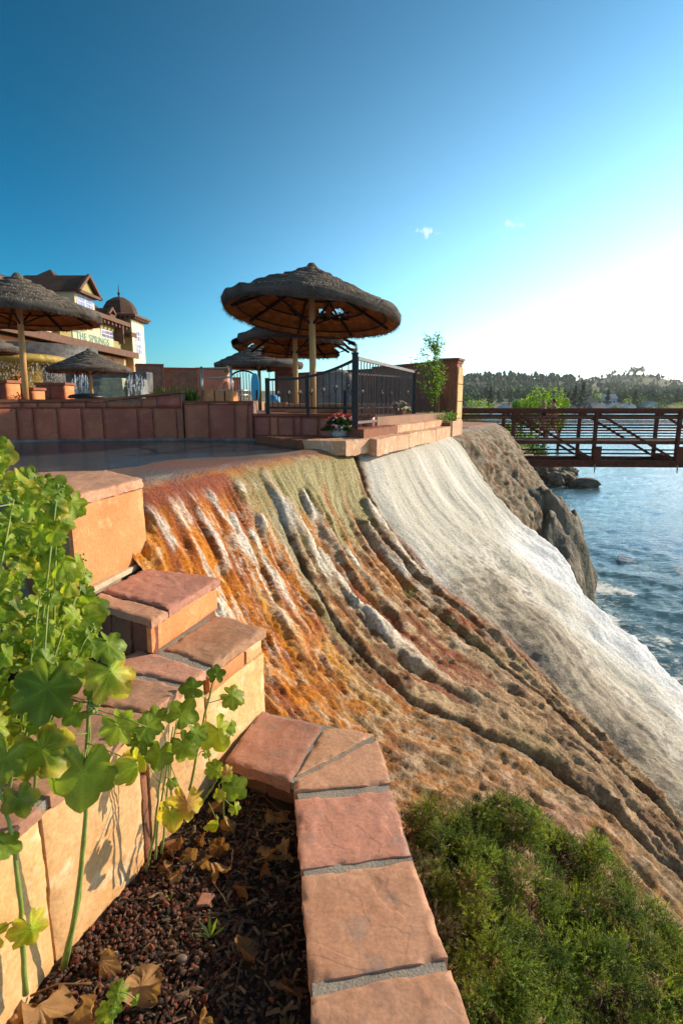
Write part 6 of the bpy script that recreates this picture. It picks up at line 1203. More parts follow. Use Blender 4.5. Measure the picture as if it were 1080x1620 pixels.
for a in [(733, 300, 12, 8, 3.2, '6d5a50', '7d7672', 'low grey brown house nearest the column on the far bank'), (748, 310, 13, 8, 3.4, '9a948c', '8f8f90', 'grey house with a pale roof left of the broad bright tree'), (797, 300, 10, 8, 3.6, '8fb2c0', 'a9b4ba', 'light blue house with a pale roof on the far bank'), (813, 305, 9, 8, 3.2, '8a8078', '9a9a98', 'grey porch fronted house right of the light blue house'),
          (886, 330, 14, 9, 4.5, 'a48f80', '8a8078', 'tan house with a wide grey roof behind the walking people'), (902, 342, 12, 8, 5.5, 'b59a8a', '8a4a3a', 'pinkish house with a reddish roof left of the white house'), (929, 338, 12, 9, 7.0, 'd8cdb4', '9a8a78', 'tall cream house with a gable on the far bank'), (943, 332, 7, 8, 5.0, 'eceae4', 'a09890', 'small white house right of the tall cream house'),
          (974, 345, 17, 10, 4.2, '5a4036', '8a9aa6', 'long brown house with a blue grey roof'), (988, 338, 10, 9, 3.6, '77655a', 'a0a8ac', 'low grey house in front of the long brown house'), (1026, 350, 10, 9, 5.2, '8a3f34', '9aa4ac', 'red house with a pale grey roof'), (957, 362, 10, 8, 6.0, '9ab0c0', '8a94a0', 'pale blue grey house behind the dark spruce'), (823, 345, 8, 7, 5, '6aa090', '5a9a86', 'house with a green roof above the bright trees')]:
    house(*a, gable='front' if a[0] in (929, 1026, 797) else True)
def far_forest():
    rg = random.Random(33); mb = MB(); mb.c = []
    def roundt(x, y, h, r):
        z = float(gz(x, y)); c = rg.choice([(.07, .11, .035), (.09, .13, .04), (.05, .085, .035)])
        for q in range(3):
            g_ = rg.uniform(.75, 1.3); cx, cy, cz, rr = x + rg.uniform(-.5, .5) * r, y, z + h * (.4 + .2 * q), r * rg.uniform(.6, 1); vs = [(cx, cy, cz - rr * .8), (cx, cy, cz + rr)]
            for i in range(6): a = i * 1.047; vs.append((cx + rr * rg.uniform(.8, 1.1) * math.cos(a), cy + rr * math.sin(a), cz + rg.uniform(-.3, .3) * rr))
            mb.add(vs, [(1, 2 + i, 2 + (i + 1) % 6) for i in range(6)] + [(0, 2 + (i + 1) % 6, 2 + i) for i in range(6)], col=tuple(v * g_ for v in c))
    def conif(x, y, h, r):
        z = float(gz(x, y)); c = rg.choice([(.045, .075, .036), (.06, .09, .04), (.035, .06, .034)])
        for q in range(4):
            zb, ztp = z + h * (.12 + .2 * q), z + h * (.48 + .19 * q); rr = r * (1 - .18 * q) * rg.uniform(.8, 1.15); k = 6; a0 = rg.random() * 6; g_ = rg.uniform(.75, 1.25)
            vs = [(x + rr * rg.uniform(.7, 1.1) * math.cos(a0 + i * 1.047), y + rr * math.sin(a0 + i * 1.047), zb + rg.uniform(-.05, .05) * h) for i in range(k)] + [(x + rg.uniform(-.1, .1) * r, y, ztp)]; mb.add(vs, [(i, (i + 1) % k, k) for i in range(k)], col=tuple(v * g_ for v in c))
    gx_, gy_ = np.meshgrid(np.linspace(60, 1600, 300), np.linspace(380, 1900, 300), indexing='ij'); GZ = ground_z(gx_, gy_)
    def gz(x, y): return GZ[int(np.clip((x - 60) / 1540 * 299, 0, 299)), int(np.clip((y - 380) / 1520 * 299, 0, 299))]
    n = 0
    while n < 2300:
        px = rg.uniform(700, 1130); y = 400 + 1200 * rg.random() ** 1.3; x = px2(px, y); left = px < 905
        if x > 1590 or x < 65: continue
        dens = fbm(x * .006, y * .006, 3, 141)
        if left and y < 560 and rg.random() < .75: continue
        if not left and rg.random() < (.8 if dens < .5 else .35): continue
        n += 1; (conif if rg.random() < (.62 if left else .35) else roundt)(x, y, rg.uniform(6, 12) * (1 if left else .75), rg.uniform(2.6, 4.4))
    tag(mb.build('far_forest', mat('forest', (1, 1, 1), attr=True, rough=1)), kind='stuff', label='dark pine woods covering the hills beyond the river')
    for i, (px, y, h) in enumerate([(983, 1240, 17), (990, 1230, 22), (995, 1245, 20), (1001, 1235, 24), (1007, 1240, 22), (1012, 1245, 19), (968, 1260, 15), (963, 1240, 18), (1035, 1150, 24), (1062, 1120, 20), (1076, 1100, 18), (912, 900, 12)]):
        make_tree(px2(px, y), y, h, h * .3, 'lone pine standing against the sky on the hilltop at the right', DKG, False, n=160, size=h * .08, group='lone pines on the hilltop', name='pine_tree', seed=i)
far_forest()

# ================================================================ MALLOWS IN THE PLANTER
MALLOW = mat('mallow_leaf', (1, 1, 1), attr=True, rough=.45, trans=.5, bump=.25, bscale=60, bdist=.004, scale=14)
STEM = mat('mallow_stem', '8a9a48', '6f8238', scale=14, rough=.6, bump=.2, bscale=40, bdist=.003)
DRY = mat('dry_leaf', (1, 1, 1), attr=True, rough=.8, trans=.3, bump=.5, bscale=50, bdist=.005, scale=20)
def leaf_mesh(mb, c, n, up, r, seed, col, col2=None, lobes=7, crumple=.10, cup=.12, fold=0., yellow=0., depth=.16, ribs=0.):
    """round lobed leaf: n is the way its face looks, up the way its tip points"""
    n = Vector(n).normalized(); t = (Vector(up) - n * n.dot(Vector(up)));
    if t.length < .05: t = n.orthogonal()
    t.normalize(); s = n.cross(t); A, Rr_ = 42, 6; rg = random.Random(seed); vs = [Vector(c)]; cols = []; ph = rg.uniform(0, 9)
    def cc(q, a):
        k = 1 - .25 * abs(math.sin(lobes * .5 * a)) * q; y = max(0, min(1, yellow * 2.2 * (q - .35) + (float(vnoise(a * 1.3 + ph, q * 2, seed % 40)) - .5) * 1.6 * yellow)); b = col2 or (.62, .50, .07)
        g_ = .82 + .36 * float(vnoise(a * 2 + ph, q * 4, 3)); vein = 1.22 if abs(((a * lobes / (2 * math.pi)) % 1) - .5) > .455 and q < .92 else 1.0
        return tuple((col[i] * (1 - y) + b[i] * y) * g_ * k * vein for i in range(3))
    cols.append(cc(0, 0))
    for i in range(1, Rr_ + 1):
        q = i / Rr_
        for j in range(A):
            a = 2 * math.pi * j / A; notch = max(0, 1 - abs((a - math.pi)) / .32)
            rad = r * q * (1 - depth * (1 - abs(math.cos(lobes * a / 2))) * q - .05 * abs(math.sin(lobes * 1.5 * a)) * q) * (1 - .72 * notch * (q ** .5)) * (1 + .12 * math.cos(a))
            ridge = .055 * r * (abs(math.cos(lobes * a / 2)) - .5) * q; z = cup * r * q * q + ridge + crumple * r * (float(vnoise(math.cos(a) * q * 2.4 + ph, math.sin(a) * q * 2.4 + ph, seed % 50)) - .5) * 2 * q + crumple * .9 * r * math.sin(3 * a + ph) * q ** 2
            z += ribs * r * q * (abs(math.sin(a * 6.5 + ph)) - .5) + ribs * 1.3 * r * (float(vnoise(math.cos(a) * q * 6 + ph, math.sin(a) * q * 6, 9)) - .5) * q
            x, y = rad * math.cos(a), rad * math.sin(a)
            if fold: z += -fold * abs(y) - fold * .6 * max(0, x) ** 1.3 / max(r, .01) ** .3
            vs.append(Vector(c) + t * x + s * y + n * z); cols.append(cc(q, a))
    fs = [(0, 1 + j, 1 + (j + 1) % A) for j in range(A)]
    for i in range(Rr_ - 1): fs += [(1 + i * A + j, 1 + (i + 1) * A + j, 1 + (i + 1) * A + (j + 1) % A, 1 + i * A + (j + 1) % A) for j in range(A)]
    mb.add(vs, fs, col=cols); return mb
GL, GM, GD = (.32, .42, .035), (.20, .30, .028), (.105, .19, .022)
DR1, DR2 = (.42, .23, .09), (.27, .125, .045)
def curve(a, b, sag=.0, n=6, side=(0, 0, 0)):
    a, b = Vector(a), Vector(b); return [a.lerp(b, i / (n - 1)) + Vector((0, 0, sag * math.sin(math.pi * i / (n - 1)))) + Vector(side) * math.sin(math.pi * i / (n - 1)) for i in range(n)]
def mallow(label, stems, leaves, base, seed=1, buds=()):
    """stems: lists of points; leaves: (centre px, py, y, radius px, face, tip, colour, yellow, fold, attach index)"""
    t = thing('mallow', base, label, 'plant', None); rg = random.Random(seed)
    for pts, r0 in stems:
        P3 = [at(*p) for p in pts]; Q = []
        for i in range(len(P3) - 1):
            for k in range(4): Q.append(P3[i].lerp(P3[i + 1], k / 4))
        Q.append(P3[-1]); n = len(Q); Q = [q + Vector((rg.gauss(0, .0012), rg.gauss(0, .0012), 0)) for q in Q]; m = MB(); m.tube(Q, [r0 * (1 - .55 * i / n) * (1.12 if i % 5 == 0 else 1) for i in range(n)], 9); m.build('stem', STEM, t, True)
        for i in range(5, n, 5): nb = MB().rock(tuple(Q[i]), r0 * 1.35, i, 1, rough=.2)
    for k, (px, py, y, rp, face, tip, col, yel, fold, ap) in enumerate(leaves):
        c = at(px, py, y); d = (c.y * cT - c.z * sT); r = rp / F * d * .9; m = MB(); m.c = []
        leaf_mesh(m, c, face, tip, r, seed * 31 + k, col, yellow=yel, fold=fold, crumple=.13 + .1 * yel, cup=rg.uniform(-.1, .18), lobes=rg.choice([5, 7, 5]), depth=rg.uniform(.2, .32), ribs=.04 + .12 * (yel > .6)); lf = m.build('leaf', MALLOW, t, True)
        if yel > .55: lf['label'] = 'leaf turning yellow and brown at its edge'
        if ap: q = at(*ap); pm_ = MB(); pm_.tube(curve(q, c, .0, 6, (0, 0, rg.uniform(-.01, .02))), .0022, 6); pm_.build('petiole', STEM, t, True)
    for (px, py, y, rp) in buds:
        for k in range(7):
            c = at(px, py, y) + Vector((rg.uniform(-.012, .012), rg.uniform(-.012, .012), rg.uniform(-.018, .022))); MB().rock(tuple(c), rp / F * y * rg.uniform(.6, 1), k, 1, rough=.3).build('bud', STEM, t, True)
    return t
DN = (0.35, -.75, .45)      # a leaf that hangs and faces the viewer
mallow('tall mallow with a thick pale stalk and big hanging leaf before the tan wall',
    [([(100, 1532, 1.80), (118, 1450, 1.80), (130, 1370, 1.82), (136, 1290, 1.83), (138, 1200, 1.84), (140, 1120, 1.86), (150, 1050, 1.9)], .0105), ([(104, 1530, 1.80), (126, 1420, 1.82), (134, 1320, 1.83), (138, 1250, 1.84), (143, 1130, 1.86)], .007)],
    [(132, 1222, 1.76, 62, (.25, -.9, .25), (-.1, 0, -1), GM, .08, .15, (138, 1180, 1.84)), (76, 1088, 1.82, 60, (.2, -.85, .5), (-.2, 0, -1), GD, .10, .1, (140, 1110, 1.86)), (176, 1062, 1.84, 50, (.6, -.6, .5), (.5, 0, -.9), GL, .75, .5, (146, 1075, 1.86)),
     (186, 1148, 1.84, 34, (.4, -.7, .6), (.5, -.1, -.9), GL, .05, .2, (144, 1130, 1.86)), (120, 1130, 1.84, 24, (.1, -.8, .6), (-.6, 0, -.6), GM, 0, .2, (140, 1125, 1.86)), (66, 1185, 1.74, 55, (.1, -.6, .75), (.6, -.3, -.7), GM, .72, .35, (138, 1160, 1.84)), (172, 1020, 1.87, 34, (.5, -.4, .75), (.5, 0, -.6), GM, .0, .3, (150, 1050, 1.9)),
     (232, 1150, 1.86, 26, (.2, -.6, .7), (.8, 0, -.2), GM, .02, .2, (146, 1120, 1.86)), (218, 1210, 1.82, 34, (.9, -.3, .3), (.2, 0, -1), GL, .8, 1.0, (138, 1176, 1.84)), (150, 1095, 1.86, 20, (.3, -.7, .6), (0, 0, 1), GM, .05, .2, (143, 1110, 1.86))],
    tuple(onz(100, 1535, ZSOIL)), 3, buds=[(152, 1058, 1.88, 8), (146, 1122, 1.85, 7), (152, 1105, 1.86, 6)])
mallow('mallow stalk at the left photo edge, a yellow green leaf low on it',
    [([(42, 1572, 1.62), (36, 1500, 1.63), (34, 1440, 1.64), (26, 1370, 1.65), (14, 1300, 1.66), (-2, 1240, 1.67), (-12, 1150, 1.7)], .0095)],
    [(50, 1470, 1.60, 36, (.7, -.6, .3), (.2, 0, -1), GL, .45, .7, (34, 1450, 1.64)), (10, 1200, 1.68, 42, (.1, -.8, .5), (-.2, 0, -1), GM, .15, .1, (0, 1240, 1.67)), (30, 1265, 1.66, 34, (.3, -.6, .3), (.2, 0, -1), GD, .3, .6, (0, 1240, 1.67)), (8, 1335, 1.62, 28, (.4, -.3, .8), (1, 0, 0), GM, 0, .1, (20, 1345, 1.65)), (-10, 1480, 1.6, 30, (.1, -.5, .8), (-1, 0, .1), GL, .2, .1, (34, 1455, 1.64))],
    tuple(onz(42, 1575, ZSOIL)), 5)
mallow('clump of thin mallow stalks with drooping yellow and brown leaves',
    [([(232, 1378, 2.28), (244, 1320, 2.28), (252, 1250, 2.3), (262, 1180, 2.32)], .006), ([(246, 1360, 2.27), (250, 1300, 2.29), (262, 1230, 2.3), (274, 1150, 2.33)], .0055), ([(256, 1350, 2.26), (262, 1290, 2.28), (268, 1210, 2.3), (280, 1140, 2.32)], .0055)],
    [(248, 1138, 2.30, 26, (.2, -.7, .6), (-.6, 0, .3), GM, .02, .2, (266, 1180, 2.31)), (287, 1130, 2.32, 32, (.2, -.6, .75), (.4, 0, .8), GM, .03, .2, (276, 1160, 2.32)), (225, 1172, 2.28, 26, (.1, -.6, .7), (-.8, 0, -.2), GD, 0, .1, (262, 1190, 2.31)), (292, 1178, 2.3, 30, (.3, -.8, .4), (.5, 0, -.8), GM, .1, .3, (274, 1170, 2.31)), (253, 1192, 2.26, 27, (.1, -.8, .6), (-.1, 0, -.8), GM, .05, .2, (264, 1185, 2.31)),
     (296, 1273, 2.2, 36, (.3, -.8, .2), (0, 0, -1), DR1, .75, .9, (270, 1210, 2.3)), (270, 1290, 2.2, 32, (.1, -.8, .3), (.1, 0, -1), GL, .85, .9, (258, 1240, 2.3)), (228, 1198, 2.3, 30, (.7, -.5, .2), (.3, 0, -1), GL, .6, 1.1, (254, 1240, 2.3)), (310, 1160, 2.33, 22, (.3, -.5, .7), (.8, 0, -.3), GM, 0, .2, (276, 1160, 2.32)), (272, 1238, 2.27, 12, (.3, -.5, .7), (.8, 0, -.3), GM, 0, .2, (262, 1230, 2.3))],
    tuple(onz(240, 1378, ZSOIL)), 7)
mallow('slim mallow with dark leaves at its tip, beside the pale end of the wall',
    [([(300, 1250, 2.62), (312, 1190, 2.64), (322, 1140, 2.66), (332, 1100, 2.68), (340, 1066, 2.7)], .007)],
    [(306, 1088, 2.66, 24, (.2, -.6, .75), (-.8, 0, -.1), GD, .0, .2, (330, 1108, 2.68)), (367, 1100, 2.68, 24, (.3, -.6, .7), (.8, 0, -.5), GM, .1, .4, (330, 1112, 2.68)), (345, 1158, 2.62, 36, (.6, -.7, .35), (.3, 0, -1), GL, .12, .5, (324, 1140, 2.66)), (342, 1068, 2.7, 18, (.2, -.7, .5), (.1, 0, 1), GD, 0, .2, (340, 1070, 2.7)), (370, 1152, 2.64, 16, (.95, -.3, .2), (.1, 0, 1), GM, 0, .2, (350, 1180, 2.66)), (326, 1192, 2.62, 9, (.4, -.5, .7), (.8, 0, -.3), GM, 0, .2, (314, 1195, 2.64))],
    tuple(onz(300, 1262, ZSOIL)), 9)
mallow('small young mallow with a few round leaves under the first kerb slab',
    [([(316, 1275, 2.55), (330, 1255, 2.55), (342, 1235, 2.56), (345, 1222, 2.56)], .006), ([(355, 1300, 2.5), (354, 1270, 2.5), (352, 1240, 2.52)], .004)],
    [(340, 1218, 2.54, 18, (.2, -.7, .5), (-.6, 0, .6), GM, .05, .3, (344, 1228, 2.56)), (356, 1228, 2.54, 14, (.4, -.7, .4), (.4, 0, .2), GM, 0, .2, (344, 1228, 2.56)), (371, 1245, 2.5, 24, (.1, -.8, .55), (.6, 0, -.6), GM, .02, .1, (346, 1240, 2.54)), (348, 1256, 2.5, 13, (.1, -.8, .4), (0, 0, -1), GL, .7, .2, (346, 1240, 2.54)), (358, 1222, 2.52, 12, (.1, -.8, .4), (0, 0, 1), DR1, .9, .5, None), (372, 1278, 2.48, 13, (.5, -.6, .4), (.3, 0, -1), GL, .1, .4, (354, 1262, 2.5)), (346, 1305, 2.42, 16, (.8, -.5, .1), (.1, 0, -1), GL, .5, 1.2, (330, 1270, 2.55))],
    tuple(onz(330, 1280, ZSOIL)), 11)
mallow('low sprig of fresh mallow leaves among dry ones at the bottom edge of the photo',
    [([(175, 1640, 1.45), (178, 1610, 1.46), (184, 1575, 1.47)], .004)],
    [(186, 1572, 1.46, 20, (.3, -.6, .7), (.3, 0, .9), GM, .1, .3, (180, 1600, 1.46)), (170, 1600, 1.45, 20, (.2, -.6, .7), (-.5, 0, -.8), GL, .05, .3, (180, 1605, 1.46)), (182, 1594, 1.45, 14, (.5, -.6, .7), (.6, 0, -.2), GM, .05, .2, (180, 1600, 1.46)), (217, 1583, 1.46, 10, (.8, -.5, .2), (.1, 0, -1), GM, .0, .7, (190, 1570, 1.46))],
    tuple(onz(178, 1640, ZSOIL)), 13)
# ---- the dense mallow mass in the raised bed on the left
def mallow_bush():
    rg = random.Random(77); t = thing('mallow_bush', (-1.7, 2.3, -1.7), 'dense mass of sunlit green mallow leaves before the big orange block', 'shrub'); lf = MB(); lf.c = []; st = MB(); k = 0
    edge_ = [(690, 8), (740, 22), (760, 95), (800, 130), (860, 110), (905, 140), (950, 150), (1000, 165), (1060, 150), (1100, 95), (1150, 40), (1190, 15)]
    tips = []
    for i in range(30):
        py0 = rg.uniform(760, 1080); pr = float(np.interp(py0, [a for a, b in edge_], [b for a, b in edge_])); px0 = rg.uniform(-60, pr - 4)
        y0 = float(np.interp(px0, [-60, 150], [1.95, 2.35])) + rg.uniform(-.3, .35); tip = at(px0, py0, y0); b = Vector((tip.x - rg.uniform(.1, .35), tip.y - rg.uniform(-.15, .25), -1.72)); mid = b.lerp(tip, .5) + Vector((rg.uniform(-.05, .03), 0, 0)); st.tube([b, mid, tip], [.007, .005, .003], 6); tips.append((b, mid, tip))
    for px0, py0, y0 in [(128, 880, 2.45), (58, 760, 2.35), (134, 905, 2.4), (150, 990, 2.2)]:
        tip = at(px0, py0, y0); b = Vector((tip.x - .35, tip.y - .2, -1.75)); mid = b.lerp(tip, .55) + Vector((0, 0, .03)); st.tube([b, mid, tip], [.008, .006, .003], 6); tips.append((b, mid, tip))
    for i in range(350):
        py0 = rg.uniform(700, 1180); pr = float(np.interp(py0, [a for a, b in edge_], [b for a, b in edge_])); px0 = -70 + (pr + 62) * rg.random() ** .85
        y0 = float(np.interp(px0, [-60, 150], [1.9, 2.4])) + rg.uniform(-.30, .32)
        if y0 < 1.62: continue
        if py0 < 790: y0 += .2
        c = at(px0, py0, y0); d = c.y * cT - c.z * sT; r = rg.choice([9, 12, 15, 19, 24]) / F * d * rg.uniform(.85, 1.2)
        face = (rg.uniform(-.2, .9), rg.uniform(-.95, -.1), rg.uniform(.1, .9)); col = rg.choice([GL, GL, GM, GM, GD]); k += 1
        leaf_mesh(lf, c, face, (rg.uniform(-.6, .9), rg.uniform(-.4, .4), rg.uniform(-1, .3)), r, k, col, yellow=.1 if rg.random() < .85 else .6, fold=rg.choice([0, .2, .5, .8]), crumple=.15, cup=rg.uniform(-.15, .3), lobes=rg.choice([5, 5, 7]), depth=rg.uniform(.2, .36))
        if i % 3 == 0: b, mid, tip = rg.choice(tips); q = mid.lerp(tip, rg.random()); 
        if i % 3 == 0 and (q - c).length < .25: st.tube([q, (q + c) / 2 + Vector((0, 0, .01)), c], .0022, 5)
    for b, mid, tip in tips:
        for j in range(5): q = mid.lerp(tip, rg.uniform(.4, 1)) + Vector((rg.gauss(0, .02), rg.gauss(0, .02), rg.gauss(0, .02))); k += 1; leaf_mesh(lf, q, (rg.uniform(-.2, .9), -.6, rg.uniform(.2, .9)), (rg.uniform(-1, 1), 0, rg.uniform(-1, 1)), rg.uniform(.02, .045), k, rg.choice([GL, GM]), fold=.5, crumple=.12)
        for j in range(6): q = tip + Vector((rg.gauss(0, .01), rg.gauss(0, .01), rg.uniform(-.03, .015))); st.rock(tuple(q), .006, j, 1, rough=.3)
    lf.build('foliage', MALLOW, t, True); st.build('stems', STEM, t, True)
mallow_bush()

# ================================================================ DRY LEAVES, CHIPS AND TWIGS ON THE SOIL
def dry_leaf(px, py, rp, label, seed, tall=.02, col=None, tip=None):
    c = onz(px, py, ZSOIL + tall + .02); d = c.y * cT - c.z * sT; rg = random.Random(seed); m = MB(); m.c = []
    leaf_mesh(m, c, (rg.uniform(-.4, .5), rg.uniform(-.7, -.1), .7), tip or (rg.uniform(-1, 1), rg.uniform(-1, 1), rg.uniform(-.4, .1)), rp / F * d * 1.15, seed, col or rg.choice([DR1, DR1, DR2]), yellow=.0, fold=rg.uniform(1.2, 2.6), crumple=.34, cup=rg.uniform(.5, 1.1), lobes=rg.choice([3, 5]), depth=.10, ribs=.22)
    o = m.build('dry_leaf', DRY, None, True, loc=c); tag(o, label, 'dry leaf', 'curled dry leaves on the planter soil'); return o
DL = [(421, 1355, 20, 'pale brown pointed dry leaf lying in the middle right of the planter'), (345, 1375, 17, 'ribbed pale dry leaf left of the pointed one, middle of the planter'), (384, 1405, 16, 'grey tan torn dry leaf with a turned up corner'), (268, 1345, 20, 'broad dry leaf at the foot of the clump of thin stalks'), (300, 1352, 12, 'small dry leaf right of the broad one by the thin stalks'), (322, 1362, 15, 'rusty crumpled dry leaf between the thin stalks and the ribbed leaf'), (348, 1340, 14, 'reddish brown dry leaf under the hanging yellow leaf'),
      (448, 1295, 14, 'rust coloured dry leaf in the shade near the kerb corner'), (430, 1290, 12, 'dark dry leaf left of the rust coloured one near the kerb'), (455, 1350, 18, 'dark brown torn dry leaf against the kerb wall'), (425, 1375, 15, 'orange brown dry leaf just below the pointed one'), (360, 1305, 12, 'small curled orange leaf below the young mallow'), (383, 1500, 17, 'pale dry leaf standing on its long thin stalk in the dark soil'), (452, 1560, 18, 'dim folded dry leaf beside the kerb near the bottom edge'),
      (318, 1325, 9, 'tiny dry leaf behind the rusty crumpled one'), (262, 1372, 10, 'tiny rolled leaf at the base of the thin stalks'), (280, 1385, 9, 'small dry leaf on the gravel below the thin stalks'), (345, 1275, 12, 'dry brown leaf in the corner under the kerb slab')]
for i, (px, py, rp, lb) in enumerate(DL): dry_leaf(px, py, rp, lb, 300 + i * 3)
for i, (px, py, rp, tl, lb) in enumerate([(222, 1560, 25, .07, 'large curled tan leaf hanging in the sun near the bottom edge'), (60, 1590, 30, .08, 'largest dry leaf, broad and ribbed, in the bottom left corner'), (130, 1590, 22, .07, 'crumpled orange tan leaf right of the largest one at the bottom'), (150, 1620, 22, .05, 'dry twisted leaf cut by the bottom edge'), (158, 1520, 20, .05, 'thin shrivelled leaf hanging from a dead tip on the gravel'), (25, 1625, 26, .06, 'brown dry leaf at the very bottom left'), (320, 1615, 16, .02, 'pale scrap of dry leaf at the bottom edge')]): dry_leaf(px, py, rp, lb, 400 + i * 5, tl, DR1)
c = onz(324, 1424, ZSOIL + .02); m = MB().prism([(c.x - .03, c.y - .03), (c.x + .02, c.y - .025), (c.x + .035, c.y + .03), (c.x - .02, c.y + .035)], ZSOIL + .012, ZSOIL + .026); o = m.build('stone_chip', ST_RED, None, loc=c, bevel=.003); tag(o, 'flat four cornered red stone chip lying on the gravel', 'stone chip')
c = onz(287, 1516, ZSOIL + .02); o = MB().rock(tuple(c), (.024, .018, .010), 3, 2, rough=.1).build('pebble', mat('grey_pebble', '6a5a54', rough=.6), None, True, loc=c); tag(o, 'smooth grey pebble on the dark soil', 'pebble')
rg = random.Random(9)
def twig(pts, label, r=.002, col='6d5236'):
    P3 = [onz(px, py, ZSOIL + h) for px, py, h in pts]; Q = []
    for i in range(len(P3) - 1):
        for k in range(4): Q.append(P3[i].lerp(P3[i + 1], k / 4) + Vector((rg.gauss(0, .0012), rg.gauss(0, .0012), 0)))
    Q.append(P3[-1]); o = MB().tube(Q, r, 5).build('twig', mat('twig_' + col, col, rough=.9), None, True, loc=P3[0]); tag(o, label, 'twig')
for pts, lb, r in [([(370, 1600, .02), (371, 1570, .03), (378, 1540, .05), (382, 1518, .06)], 'long thin stalk of the pale dry leaf standing in the dark soil', .002), ([(335, 1392, .03), (350, 1415, .04), (362, 1435, .03)], 'straight thin twig right of the stone chip', .0018), ([(363, 1382, .03), (375, 1378, .05), (388, 1385, .05), (392, 1400, .03)], 'bent tan leaf stalk above the torn grey leaf', .0018), ([(283, 1454, .03), (320, 1450, .035), (340, 1452, .03)], 'thin horizontal twig above the small green seedling', .0016),
                   ([(388, 1355, .03), (392, 1370, .03), (405, 1376, .03)], 'curved stalk left of the pointed dry leaf', .0018), ([(433, 1314, .04), (455, 1310, .05), (475, 1301, .04)], 'thick pale twig leaning on the kerb', .003), ([(408, 1315, .03), (413, 1340, .05), (420, 1345, .05)], 'thin reddish twig above the pointed dry leaf', .0018), ([(50, 1575, .06), (90, 1558, .08), (145, 1556, .07)], 'long pale dead stalk lying over the dry leaves at the bottom left', .0045), ([(60, 1590, .06), (90, 1578, .07), (120, 1570, .07)], 'second shorter dead stalk below the long one at the bottom left', .004),
                   ([(465, 1290, .02), (440, 1280, .05), (420, 1262, .03)], 'wiry twig in the shaded corner by the kerb', .0018), ([(352, 1330, .02), (368, 1345, .05), (366, 1372, .03)], 'arched pale stalk in the middle of the soil', .0018), ([(471, 1440, .02), (462, 1430, .06), (478, 1418, .06)], 'hooked twig against the kerb wall, halfway down', .002)]: twig(pts, lb, r)
def seedling(px, py, n, L, label, cols):
    c = onz(px, py, ZSOIL); t = thing('seedling', c, label, 'plant'); m = MB(); m.c = []
    for i in range(n):
        a = i * 2.4; d = Vector((math.cos(a), math.sin(a), rg.uniform(.4, 1.6))).normalized(); w = d.cross(Vector((0, 0, 1))).normalized() * L * .10; p = c + Vector((0, 0, .0)); m.add([p, p + d * L * .55 + w, p + d * L, p + d * L * .55 - w], [(0, 1, 2, 3)], col=rg.choice(cols))
    m.build('leaves', MALLOW, t)
seedling(333, 1483, 9, .075, 'tiny green seedling with narrow leaves on the dark soil', [GM, (.10, .16, .06)])
seedling(268, 1425, 4, .035, 'tiny yellow green sprout on the red gravel', [GL])
seedling(455, 1640, 14, .07, 'grey green tuft at the bottom edge beside the kerb', [(.16, .14, .06), (.10, .11, .04)])
seedling(500, 1660, 10, .05, 'small green tuft at the bottom edge, under the kerb', [GM, (.12, .13, .04)])

